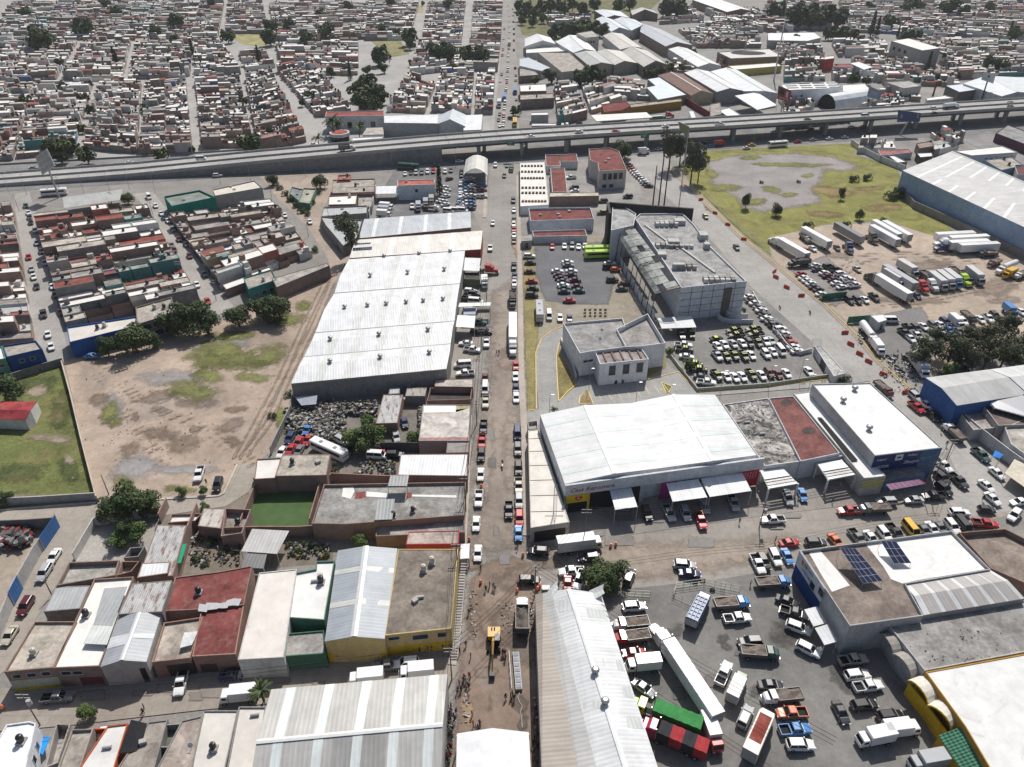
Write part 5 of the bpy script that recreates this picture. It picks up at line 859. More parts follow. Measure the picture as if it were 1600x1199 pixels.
# WORKSHOPS AND WAREHOUSES BEYOND THE FLYOVER
MG2=('metal_sheet',(.46,.46,.44));BRW=('brick',(.24,.14,.11));PLT=('plaster',(.55,.55,.54));MC=('metal_sheet',(.60,.58,.52));MB_=('metal_sheet',(.62,.67,.70))
for lb,st,w,r in(('white gabled warehouse beside the far main road',[((820,73),(820,61),7),((848,63.5),(839,53),10),((868,69),(860,59),7)],PLT,MW),('white sheet-roofed warehouse right of the white gabled one',[((896,83),(868,66),7),((913,77),(889,55),9.5),((932,80),(906,56),7)],PLT,MW),('cream gabled warehouse behind the three-windowed block',[((969,78),(942,56),7),((988,73),(955,51),9.5),((1003,75),(972,53),7)],PLT,MC),('grey gabled workshop with a dark ridge, leftmost of the grey gables',[((921,104),(897,84),7),((940,98),(914,80),9.5),((958,101),(930,80),7)],('plaster',(.3,.27,.23)),MG2),('grey gabled workshop with slotted skylights in the middle of the grey gables',[((960,102),(932,81),7),((976,95.5),(946,77),9.5),((996,99),(970,80),7)],('plaster',(.3,.27,.23)),MC),('pale grey gabled workshop with a brick gable end',[((1006,105),(971,81),7),((1025,95),(987,73),11),((1042,101),(1012,80),7)],BRW,MC),('silver gabled warehouse with a bright roof patch among the far trees',[((955,50),(931,30),8),((968,43),(941,26),10),((985,48),(958,31),8)],PLT,MB_),('silver-white gabled warehouse with a round gable opening',[((987,48),(959,31),8),((1003,40),(972,26.5),10.5),((1017,45),(992,31),8)],PLT,MB_),('small pale gabled shed behind the silver warehouses',[((947,28),(929,17),7),((960,24),(942,15),8.5),((984,28),(969,18),7)],BRW,MB_),('grey gabled brick shed at the head of the far market',[((988,24),(985,17),7),((1008,15),(1003,12),10),((1028,22),(1022,17),7)],BRW,MG2),('very long blue-grey gabled warehouse pointing at the vented white roof',[((1040,73),(1000,50),8),((1058,66),(1003,37),10.5),((1082,71),(1032,46),8)],BRW,('metal_sheet',(.42,.45,.49))),('white roof with a line of ridge vents beyond the rusty roof',[((1090,105),(1044,77),6.5),((1109,99),(1060,73),8.5),((1127,103),(1074,76),6.5)],PLT,MW),('white gabled warehouse, left of the pair behind the pale canopy',[((1120,144),(1069,114),7.5),((1141,138),(1088,108),10),((1160,142),(1108,112),7.5)],('plaster',(.3,.3,.29)),MW),('pale green-white gabled warehouse, right of the pair behind the pale canopy',[((1162,143),(1110,112),7.5),((1195,142.5),(1135,106),10),((1215,146),(1152,110),7.5)],PLT,('metal_sheet',(.70,.74,.73))),('rusty brown gabled roof with pale ribs beside the white pair',[((1080,150),(1028,118),6),((1096,142),(1048,113),8.5),((1115,147),(1068,116),6)],('plaster',(.45,.38,.26)),('rusty_sheet',(.22,.13,.11))),('white roofed long shed with a sloping ridge at the top edge',[((1136,19),(1082,0),8),((1158,14),(1098,-4),10),((1175,17),(1120,-2),8)],BRW,MW),('white gabled hall beside the red ball tank behind the flyover',[((684,194),(686,181),7),((703,187),(708,171),11),((727,198),(728,180),7)],PLT,MB_),('wide pale green-white gabled hall at the right behind the flyover',[((1565,151),(1505,131),8),((1590,144),(1540,119),9.5),((1680,152),(1610,122),8)],PLT,('metal_sheet',(.66,.70,.70)))):
 bays('far_warehouse',lb,'warehouse',st,w,r,caps=[(1,1.0,(.6,.6,.58))])
for lb,px,h,w,r,k in(('cream block with three dark windows among the far warehouses',[(916,59),(936,57),(925,48),(901,52)],11,('plaster',(.52,.48,.42)),('roof_slab',(.55,.52,.46)),dict(wins=[(0,3,6,8,1.6,.1,.7)])),('low white block with solar frames in front of the white gabled warehouse',[(822,83),(884,80),(884,73),(822,76)],5,PLT,WR,{}),('rusted patchwork roofs with a dark void beside the grey gables',[(878,113),(918,108),(890,83),(840,82)],6,('plaster',(.4,.36,.32)),('roof_felt',(.42,.38,.34)),dict(par=.2)),('blue-grey roofed shed beside the far main road',[(812,103),(846,111),(860,106),(826,90),(812,92)],6,PLT,('metal_sheet',(.45,.50,.54)),dict(par=.1)),('grey low roof beside the far main road in front of the blue-grey shed',[(812,119),(842,117),(832,106),(812,107)],5,BRW,('roof_slab',(.42,.40,.37)),{}),('light blue sheet roofs in front of the rusty gabled roof',[(1028,156),(1072,148),(1030,121),(1012,124),(1024,134),(1010,137)],6,('plaster',(.3,.28,.26)),('metal_sheet',(.60,.66,.69)),dict(par=.05)),('flat white roof with a dark oval opening and brick walls',[(1142,91.5),(1223,88),(1202,76),(1121,81.5)],8,BRW,('white_roof',(.62,.60,.56)),dict(par=.4)),('long thin white roof over a yellow-fronted row of shops',[(1148,109),(1222,103),(1213,98),(1137,103)],5,('plaster',(.5,.42,.12)),WR,{}),('white store with a grid of dark roof panels beyond the flyover',[(1228,141),(1316,137),(1304,127),(1220,132)],10,('plaster',(.70,.71,.73)),WR,dict(par=.3)),('lower white store wing with three dark roof strips',[(1317,143),(1359,139.5),(1351,131),(1317,133)],7.5,('plaster',(.66,.67,.69)),WR,dict(par=.2)),('white hall with a curved right end under the far conifers',[(1200,63),(1262,64),(1283,59),(1272,51),(1200,52)],7,('plaster',(.4,.38,.36)),MW,dict(par=.1)),('tall grey building with a flat white roof standing above the houses',[(1441,79),(1470,75),(1420,60),(1393,64)],13,('plaster',(.36,.345,.33)),WR,dict(par=.2,wins=[(3,3,7,9.5,3.5,.05,.6)])),('long open-fronted shed with a pale roof right of the dark red mast',[(1499,144),(1531,139.5),(1512,131),(1478,134)],7,('plaster',(.16,.16,.15)),MB_,dict(par=.05)),('red shop block at the far market junction',[(1288,93),(1304,91),(1303,87),(1289,88)],9,('plaster',(.36,.05,.05)),WR,{}),('white and red corner shop at the far market junction',[(1303,104),(1334,106),(1330,100),(1302,100)],7,('plaster',(.55,.45,.45)),('roof_slab',(.35,.13,.12)),dict(wins=[(0,4,.5,3.4,2.4,.05,.95)])),('white arched-roof shop right of the red corner shop',[(1350,109),(1364,105),(1342,97),(1328,99)],7,('plaster',(.6,.6,.6)),MW,dict(par=.05)),('cream two-storey shop with a pink awning beyond the flyover',[(1412,138),(1440,134),(1420,126),(1383,128)],8,('plaster',(.48,.45,.42)),('roof_slab',(.52,.5,.46)),dict(wins=[(0,3,1,3,3,.1,.9)])),('white workshop house with a tan end wall beside the flyover lorries',[(1449,157),(1490,153),(1476,149),(1447,153)],5,('plaster',(.62,.6,.56)),WR,{}),('white building with red roof strips and dark square windows behind the ramp',[(508,182),(600,180.5),(600,173),(510,174.5)],9,('plaster',(.64,.63,.63)),('roof_slab',(.34,.09,.08)),dict(wins=[(0,4,2,5.5,2.6,.1,.9)])),('white sheet-roofed hall joined to the red-striped white building',[(600,192),(684,193),(686,179),(600,181)],7.5,('plaster',(.42,.41,.40)),MW,dict(par=.05)),('flat white-roofed hall beside the striped stair behind the flyover',[(724,204),(752,203),(754,179),(727,180)],6.5,PLT,MW,dict(par=.05)),('low cream-roofed wing in front of the red-striped white building',[(566,211),(599,210),(599,199),(573,200)],4.5,PLT,('roof_slab',(.55,.50,.44)),dict(par=.1)),('white terrace roof along the far edge of the ramp',[(548,220),(598,216),(598,213),(552,215)],4.5,PLT,WR,{}),('brick house with white roof edges beside the far main road',[(813,143),(854,142),(853,131),(812,133)],6,BRW,WR,dict(tanks=1)),('long brick house with a pale upper room beside the far main road',[(813,156),(866,153),(864,146),(813,148)],6,BRW,DR,dict(tanks=1)),('small white kiosk roof in the petrol station yard',[(830,180),(857,179.5),(856,175),(830,176)],5,('plaster',(.4,.4,.4)),WR,{}),('long white kiosk roof nearer the flyover in the station yard',[(831,196.5),(869,196),(869,192.5),(831,193)],4.5,('plaster',(.4,.4,.4)),WR,{}),('ochre-walled long house beyond the parked lorries',[(986,168),(1066,158),(1064,154),(984,163)],5,('plaster',(.34,.20,.04)),DR,dict(doors=[(0,.3,2,3,(.1,.05,.02))])),('maroon and ochre restaurant block beyond the petrol station',[(944,175),(972,172),(985,165),(978,158),(940,163)],7,('plaster',(.30,.13,.05)),('roof_slab',(.22,.05,.05)),dict(wins=[(0,3,1,4,3,.1,.9)])),('small white-roofed block behind the maroon yard wall',[(1140,184),(1158,180),(1140,168),(1122,172)],4,PLT,MW,{}),('grey box house beside the pale petrol canopy',[(1110,182),(1128,178),(1125,160),(1110,163)],6,('plaster',(.33,.32,.31)),DR,{}),('white long house with dark doorways right of the wild field wall',[(1518,243),(1590,238),(1566,228),(1490,236)],5,PLT,WR,dict(wins=[(0,6,1,3,2,.3,.95)])),('maroon-roofed house at the right edge beyond the blue warehouse',[(1590,272),(1680,280),(1680,250),(1585,258)],5,PLT,('roof_slab',(.20,.07,.08)),{}),('blue-walled house with roof tanks beyond the blue warehouse ridge',[(1565,266),(1600,258),(1580,245),(1538,250)],5,('plaster',(.22,.32,.42)),DR,dict(tanks=2)),('brick-walled workshop roof between the wild field and the billboard',[(1437,232),(1460,228),(1455,220),(1432,224)],4.5,BRW,('roof_slab',(.34,.27,.23)),{}),('pink terrace roof inside the corner of the wild field wall',[(1376,243),(1426,238),(1420,233),(1372,234)],3.5,PLT,('roof_slab',(.42,.17,.16)),{}),('small white carport roof by the corner of the wild field wall',[(1402,254),(1418,253),(1398,243),(1386,242)],3,('plaster',(.2,.2,.2)),MW,{}),('white carport roof beside the blue warehouse gable',[(1438,246),(1458,244),(1456,238),(1432,239)],4,('plaster',(.1,.1,.1)),MW,{}),('blue and red shopfront on the street beyond the blue warehouse',[(1556,208),(1640,240),(1660,225),(1575,195)],5,('plaster',(.12,.05,.08)),('roof_slab',(.35,.34,.33)),{})):  # open shed and carports have solid walls, painted dark for the shade inside
 kk=dict(k);kk.setdefault('par',.35);H(lb,px,h,w,r,name='far_building',cat='building',**kk)
for lb,px,z,c in(('white petrol canopy with a small tower beyond the flyover',[(932,191),(1019,185),(1010,177),(923,181.5)],5.2,(.72,.70,.66)),('broad pale green-white canopy over parked lorries beyond the flyover',[(1183,173),(1214,166),(1183,145.5),(1148,151)],7.5,(.70,.74,.73))):
 awning(thing('station_canopy',lb,'canopy',G(*px[0])),px,(z,)*4,'metal_sheet',c,th=.5)
m=MB();c=G(1169,83,7.7);m.face([(c.x+14*math.cos(k*.393),c.y+9*math.sin(k*.393),7.66)for k in range(16)],'rubber');m.build('painted_opening',[o for o in scene.objects if 'dark oval' in o.get('label','')][0])  # black disc laid on the roof; the opening's shade is painted
m=MB()
for i in range(4):
 for j in range(3):
  x0,x1=1226+i*22+j*2.2,1226+i*22+18+j*2.2;y0=130+j*3.2-i*.4;m.face([(*G(x,y,9.8)[:2],9.76)for x,y in((x0,y0+2),(x1,y0+1.5),(x1-1,y0),(x0-1,y0+.4))],'glass')
m.build('roof_glazing',[o for o in scene.objects if 'grid of dark roof panels' in o.get('label','')][0])
arc=[]
for k in range(9):
 a=math.pi*k/8;arc.append(((1290.5-14*math.cos(a),171+4.5*-math.cos(a)),(1352-14*math.cos(a),161-4.5*math.cos(a)),0.1+9*math.sin(a)))
S0=[(G(a[0],a[1]),G(b[0],b[1]),z)for a,b,z in arc];t=thing('quonset_hall','white barrel-roofed hall with a dark round mouth beyond the flyover','hall',S0[0][0]);m=MB()
for(a,b,z),(a2,b2,z2)in zip(S0[:-1],S0[1:]):m.face([(a.x,a.y,z),(a2.x,a2.y,z2),(b2.x,b2.y,z2),(b.x,b.y,z)],'metal_sheet',(.76,.78,.78))
m.build('roof',t);m=MB();m.face([(a.x,a.y+.5,z)for a,b,z in S0],'rubber');m.face([(b.x,b.y,z)for a,b,z in S0],'plaster',(.5,.5,.5));m.build('wall',t)  # front face is painted black for the shade inside the mouth
t=thing('round_pavilion','round white pavilion with a red roof behind the flyover ramp','pavilion',G(532,220));c=G(532,219);ring=lambda r,z:[Vector((c.x+r*math.cos(k*math.pi/10),c.y+r*math.sin(k*math.pi/10),z))for k in range(20)]
m=MB();m.loft([ring(5.2,0),ring(5.2,3)],'glass');m.build('wall',t);m=MB();m.loft([ring(5.6,2.6),ring(5.6,4.4)],'plaster',(.6,.58,.55));m.build('fascia',t);m=MB();m.loft([ring(4.6,4.5),ring(1,5.4)],'roof_slab',(.42,.12,.09));m.build('roof',t)
wall('maroon_wall','maroon wall running down beside the parked lorries to the flyover',[(1066,160),(1085,172),(1112,188)],4,.4,col=(.20,.04,.04))
# TOWN OF SMALL HOUSES
ROOFS=[((.74,.72,.68),'white_roof','white',13),((.40,.385,.36),'roof_slab','grey',7),((.54,.49,.42),'roof_slab','cream',6),((.33,.10,.08),'roof_slab','red',3.5),((.30,.27,.25),'roof_felt','dark',3),((.50,.51,.51),'metal_sheet','sheet',2),((.42,.25,.22),'roof_slab','pink',1)]
WALLS=[((.36,.20,.155),'brick','brick',13),((.30,.285,.27),'concrete_block','blockwork',6),((.46,.44,.41),'plaster','grey',4),((.60,.59,.56),'plaster','white',3),((.40,.30,.22),'plaster','tan',1),((.10,.26,.24),'plaster','teal',.6),((.08,.14,.32),'plaster','blue',.5),((.45,.18,.13),'plaster','orange',.6)]
FARW=[((.36,.23,.18),'brick','brick',8),((.36,.34,.32),'concrete_block','grey',7),((.52,.50,.47),'plaster','grey',6),((.64,.63,.60),'plaster','white',6),((.45,.36,.28),'plaster','tan',3),((.12,.28,.27),'plaster','teal',.5),((.14,.2,.36),'plaster','blue',.5)]
def pick(L):return R.choices(L,[x[3]for x in L])[0]
def lot_house(q,mbw,mbr,tanks,near,force=None):
 """q: street-near, street-far, back-far, back-near corners; volumes stepped along the lot"""
 P=lambda s,t:Vector((*((Vector(q[0]).lerp(Vector(q[3]),s)).lerp(Vector(q[1]).lerp(Vector(q[2]),s),t))[:2],0))
 rt=force[0]if force else pick(ROOFS);wt=force[1]if force else pick(WALLS if near else FARW);k=R.choice([2,3,3,4])if near else R.choice([2,3,4,4,5]);cuts=sorted(R.uniform(.15,.85)for _ in range(k-1));cuts=[0]+cuts+[1];e=.006
 for i in range(k):
  s0,s1=cuts[i]+e,cuts[i+1]-e
  if s1-s0<.05:continue
  r=R.random();two=r<.3;patio=(0<i and r>.76);h=R.uniform(5.2,6.8)if two else R.uniform(2.5,4.0);rf=rt if(i==0 or R.random()<.45)else pick(ROOFS);wl2=wt if R.random()<.7 else pick(WALLS if near else FARW)
  t0,t1=(.01,.99)if R.random()<(.8 if near else .55)else((.01,R.uniform(.5,.9))if R.random()<.5 else(R.uniform(.1,.5),.99))
  c=[P(s0,t0),P(s1,t0),P(s1,t1),P(s0,t1)];sg=(c[1]-c[0]).cross(c[3]-c[0]).z;c=c if sg>0 else[c[0],c[3],c[2],c[1]];pts=[(p.x,p.y)for p in c]
  if patio:
   mbw.prism(pts,0,R.uniform(2.2,2.9),wl2[1],wl2[0]);mbr.face([(p[0],p[1],.25)for p in pts],'roof_slab',R.choice([(.3,.28,.26),(.2,.17,.14),(.42,.38,.33)]));continue
  mbw.prism(pts,0,h,wl2[1],wl2[0])
  if near:
   I=inset(pts,.16);zr=h-R.uniform(.12,.5)
   for a in range(4):
    b=(a+1)%4;mbw.face([(*pts[a],h),(*pts[b],h),(*I[b],h),(*I[a],h)],wl2[1],wl2[0]);mbw.face([(*I[b],zr),(*I[a],zr),(*I[a],h),(*I[b],h)],wl2[1],wl2[0])
   mbr.face([(*p,zr)for p in I],rf[1],rf[0])
   if R.random()<.22:p=inpoint(I);mbw.box((p[0],p[1],zr+.9),(R.uniform(1.2,2.2),R.uniform(1.2,2),1.8),wl2[1],wl2[0],rz=math.atan2(c[1].y-c[0].y,c[1].x-c[0].x));
  else:mbr.face([(*p,h-.1)for p in pts],rf[1],rf[0])
  if tanks is not None and R.random()<.55:p=inpoint(inset(pts,.9));tanks.append((p[0],p[1],h-.3))
 return rt[2],wt[2]
ORD='first second third fourth fifth sixth seventh eighth ninth tenth eleventh twelfth thirteenth fourteenth fifteenth sixteenth seventeenth eighteenth nineteenth twentieth'.split()+['%dst'%n if n%10==1 else '%dnd'%n if n%10==2 else '%drd'%n if n%10==3 else '%dth'%n for n in range(21,80)]
LOTS=[]
def rows(q,row,width=7.0,near=False,skip=(),z=3.0,cols=1,order='flyover'):
 """fill the block q (picture corners: near-left, near-right, far-right, far-left) with back-to-back rows of lots"""
 A,B,C,D=[G(x,y,z)for x,y in q]
 for v in(A,B,C,D):v.z=0
 for c in range(cols):
  u0,u1=c/cols,(c+1)/cols;a,b,cc,d=A.lerp(B,u0),A.lerp(B,u1),D.lerp(C,u1),D.lerp(C,u0);n=max(1,round(((d-a).length+(cc-b).length)/2/width));cut=[0]
  for i in range(n):cut.append(cut[-1]+R.uniform(.75,1.3))
  cut=[x/cut[-1]for x in cut];right=c%2==0
  for i in range(n):
   if(c,i)in skip:continue
   t0,t1=cut[i],cut[i+1];l0,l1,r0,r1=a.lerp(d,t0),a.lerp(d,t1),b.lerp(cc,t0),b.lerp(cc,t1);qq=(l0,l1,r1,r0)if right else(r0,r1,l1,l0)
   LOTS.append((min(v.y for v in qq),qq,row if isinstance(row,str)else row[c],i,n,near,order))
rows([(109,531),(321,480),(229,322),(54,343)],('row facing the leftmost street','row facing the second street'),5.0,True,cols=2,skip={(0,0),(1,0),(0,1),(0,2),(1,1)},order='near')
rows([(-52,548),(54,541),(19,318),(-60,326)],'row at the left edge of the photo',5.4,True,skip={(0,0)},order='near')
rows([(366,470),(505,412),(424,318),(262,336)],('row right of the second street','row beside the forked dirt road'),5.2,True,cols=2,skip={(1,0),(1,1),(0,0),(1,2),(0,1)},order='near')
rows([(-70,248),(18,242),(52,128),(-30,130)],('far left pair of rows, left','far left pair of rows, right'),5.8,cols=2);rows([(24,240),(112,232),(144,127),(58,128)],('left of billboard street, left','left of billboard street, right'),5.8,cols=2)
rows([(130,226),(213,232),(220,126),(155,126)],('right of billboard street, left','right of billboard street, right'),5.6,cols=2);rows([(219,234),(300,232),(290,120),(226,126)],('left of the wide street, left','left of the wide street, right'),5.6,cols=2)
rows([(316,224),(396,222),(374,118),(304,120)],('right of the wide street, left','right of the wide street, right'),5.6,cols=2);rows([(404,228),(478,214),(424,110),(383,118)],('rows left of the bus street, left','rows left of the bus street, right'),5.6,cols=2)
rows([(494,176),(548,168),(486,94),(432,106)],('rows right of the bus street, left','rows right of the bus street, right'),5.6,cols=2);rows([(604,168),(664,170),(680,130),(638,118)],('rows behind the white halls, left','rows behind the white halls, right'),5.6,cols=2)
rows([(674,168),(736,172),(741,110),(690,112)],('rows behind the gabled hall, left','rows behind the gabled hall, right'),5.6,cols=2);rows([(742,172),(770,172),(774,112),(746,112)],'row along the far main road',6.6)
rows([(872,190),(918,178),(896,130),(866,132)],'white row beside the station yard',6.6);rows([(924,172),(980,154),(944,124),(908,130)],'middle row beside the station yard',6.6,cols=1);rows([(960,148),(1022,152),(1000,124),(950,122)],'row below the grey gabled workshops',7)
far=[([(-70,122),(86,120),(120,62),(-10,62)],4),([(96,121),(190,121),(204,62),(132,62)],2),([(200,121),(296,116),(300,62),(212,62)],3),([(304,114),(376,110),(346,64),(304,62)],2),([(384,106),(430,100),(412,78),(372,80)],1),([(440,98),(560,100),(560,66),(430,66)],3),([(500,112),(560,112),(545,100),(490,94)],1),([(640,112),(716,104),(722,60),(656,60)],2),([(725,104),(778,106),(783,62),(734,62)],1),([(-20,58),(340,58),(350,2),(20,2)],9),([(430,60),(640,58),(655,2),(420,2)],6),([(352,48),(420,48),(410,2),(356,2)],2),([(660,58),(722,58),(728,2),(668,2)],2),([(736,58),(783,58),(786,2),(740,2)],1),([(1330,46),(1640,58),(1640,2),(1310,2)],8),([(1480,118),(1640,112),(1640,64),(1475,62)],4),([(1345,122),(1470,124),(1400,86),(1330,90)],3),([(1176,44),(1300,40),(1300,2),(1200,2)],4),([(1474,98),(1500,116),(1470,60),(1400,52)],2),([(1090,70),(1190,70),(1180,48),(1060,44)],3),([(1230,84),(1290,84),(1270,66),(1215,68)],2),([(1310,84),(1390,82),(1380,64),(1300,66)],2),([(1030,34),(1100,30),(1080,12),(1040,14)],2),([(858,36),(920,36),(925,22),(852,22)],2),([(1225,122),(1290,120),(1270,104),(1225,108)],2),([(1225,176),(1276,176),(1260,152),(1225,156)],2),([(1460,236),(1500,226),(1470,212),(1440,216)],1),([(1080,66),(1130,70),(1150,40),(1095,38)],3),([(1120,44),(1180,44),(1170,22),(1110,24)],3),([(1210,84),(1240,84),(1250,66),(1215,66)],2),([(1300,122),(1345,122),(1330,108),(1300,110)],2),([(1370,150),(1440,152),(1430,140),(1375,142)],2),([(1440,128),(1500,130),(1490,112),(1440,112)],3),([(1380,126),(1420,124),(1400,112),(1370,112)],2),([(870,152),(905,150),(895,128),(868,130)],2),([(1030,110),(1085,112),(1075,100),(1040,96)],2),([(1120,100),(1200,98),(1195,94),(1125,95)],4),([(1225,104),(1290,102),(1280,90),(1228,90)],3),([(1100,18),(1180,46),(1240,46),(1180,10)],3),([(1340,232),(1400,232),(1395,220),(1345,222)],3),([(1475,222),(1510,214),(1490,204),(1455,206)],2),([(1220,196),(1330,184),(1320,178),(1222,186)],5),([(1330,172),(1420,166),(1410,152),(1370,156)],3)]
for q,c in far:rows(q,'',6.4,cols=c,z=3)
LOTS.sort(key=lambda l:l[0]);named=[l for l in LOTS if l[2]][:250];rest=[l for l in LOTS if not l[2]]+[l for l in LOTS if l[2]][250:]
for y,q,row,i,n,near,order in named:
 c=(Vector(q[0])+Vector(q[1])+Vector(q[2])+Vector(q[3]))/4;t=thing('house','','house',c,'small flat-roofed houses of the neighbourhood');w,r,tk=MB(),MB(),[];rn,wn2=lot_house(q,w,r,tk,True)
 w.build('wall',t);r.build('roof',t)
 for x in tk[:3]:tank(t,x[0],x[1],x[2]-.3)
 a,b=Vector(q[0]),Vector(q[1]);d=(b-a).normalized();o=Vector((a.x-q[3][0],a.y-q[3][1],0)).normalized()
 if near:panel(t,'door',a.lerp(b,.2)+o*.0,d,o,1.6,0,2.3,'paint_gloss',R.choice([(.08,.05,.04),(.3,.3,.3),(.05,.1,.2)]),proud=.12);panel(t,'window',a.lerp(b,.62),d,o,1.3,1,2.1,'window_glass',(0,0,0),proud=.12)
 ad='sheet' if rn=='sheet' else rn;t['label']='%s-roofed %s house, %s from the %s, %s'%(ad,wn2,ORD[i],'near end' if order=='near' else 'flyover',row)
w,r=MB(),MB()
for y,q,*_ in rest:
 if R.random()<.93:tk=[];lot_house(q,w,w,tk,False)
 for x in tk[:1]:w.tube((x[0],x[1],x[2]),(x[0],x[1],x[2]+1.5),.7,.6,'rubber',n=5)
o=w.build('distant_houses');tag(o,'dense far-off town of small flat-roofed houses stretching to the top edge','houses',kind='stuff')
H('blue-walled two-storey house with a dusty roof at the foot of the leftmost street',[(10,558),(66,545),(56,532),(4,540)],6.4,('plaster',(.03,.09,.26)),DR,wins=[(0,2,3.6,4.6,1.2,.2,.8)]);H('pale green narrow house left of the blue-walled corner house',[(-24,566),(9,560),(3,541),(-30,546)],6.2,('plaster',(.12,.28,.22)),WR,wins=[(0,2,3.6,4.6,1.4,.1,.9),(0,1,.8,2,1.6,.2,.8)])
t=H('long dusty-roofed house with a bright blue front behind the row of shade trees',[(108,535),(218,508),(214,494),(104,511)],5.6,('plaster',(.03,.11,.34)),('white_roof',(.62,.58,.52)),tanks=2,wins=[(0,5,3.2,4.2,1.3,.1,.95)])
H('unfinished two-storey brick house with dark open rooms above the shade trees',[(214,507),(272,489),(268,464),(212,480)],6.4,('brick',(.28,.2,.17)),DR,wins=[(0,3,.6,2.6,2.6,.1,.9),(0,3,3.6,5.4,2.4,.1,.9)],tanks=2)  # open rooms are dark panes that paint in the shade inside
H('bright teal house with a stepped roof beside the flyover service road',[(268,322),(336,308),(312,297),(256,307)],6,('plaster',(.02,.22,.17)),('roof_slab',(.30,.33,.30)),hatch=1,par=.8);H('grey-walled hall with a pale cream roof beside the teal house',[(336,306),(410,293),(398,282),(332,296)],6,('plaster',(.36,.34,.32)),('white_roof',(.62,.58,.50)),hatch=2)
H('grey-roofed brick workshop with a yellow sign at the mouth of the dirt lot',[(432,449),(515,415),(511,411),(425,435)],5,('brick',(.27,.19,.15)),('roof_slab',(.47,.44,.40)),par=.15,doors=[(0,.2,3,2.6,(.5,.48,.45))]);H('long teal-walled house with a dusty roof beside the grey-roofed brick workshop',[(388,452),(432,437),(424,421),(380,434)],5,('plaster',(.05,.24,.22)),DR,wins=[(0,3,1.2,2.6,1.6,.1,.9)],tanks=1)
# VEHICLES
PAL={'w':((.78,.78,.77),'white'),'k':((.012,.012,.014),'black'),'d':((.045,.047,.05),'dark grey'),'g':((.17,.175,.18),'grey'),'s':((.42,.43,.44),'silver'),'r':((.42,.02,.025),'red'),'m':((.10,.014,.02),'maroon'),'b':((.06,.22,.50),'blue'),'n':((.02,.035,.10),'navy'),'t':((.03,.09,.075),'dark green'),'l':((.42,.62,.05),'lime'),'o':((.58,.14,.04),'orange'),'y':((.70,.42,.03),'yellow'),'e':((.50,.46,.37),'beige'),'a':((.05,.16,.07),'green')}
def ring(x,w,zb,zt,f=.86):return[Vector((x,y,z))for y,z in((-w*.9,zb),(-w,zb+.16),(-w,zt-.12),(-w*f,zt),(w*f,zt),(w,zt-.12),(w,zb+.16),(w*.9,zb))]
def wheel(x,y,r,w=.23):
 m=MB();s=1 if y>0 else-1;m.tube((x,y-s*w/2,r),(x,y+s*w/2,r),r,r,'rubber',n=10);rm=MB();rm.tube((x,y+s*(w/2-.02),r),(x,y+s*(w/2+.015),r),r*.62,r*.55,'alloy',n=8);m.sub=('rim',rm);return('wheel',m)
def lamps(xf,xr,w,zf,zr):
 out=[]
 for s in(-1,1):
  m=MB();m.box((xf,s*w,zf),(.14,.34,.16),'lamp_lens',(.7,.7,.68));out.append(('headlight',m));m=MB();m.box((xr,s*w,zr),(.1,.22,.26),'lamp_lens',(.30,.01,.01));out.append(('tail_light',m))
 return out
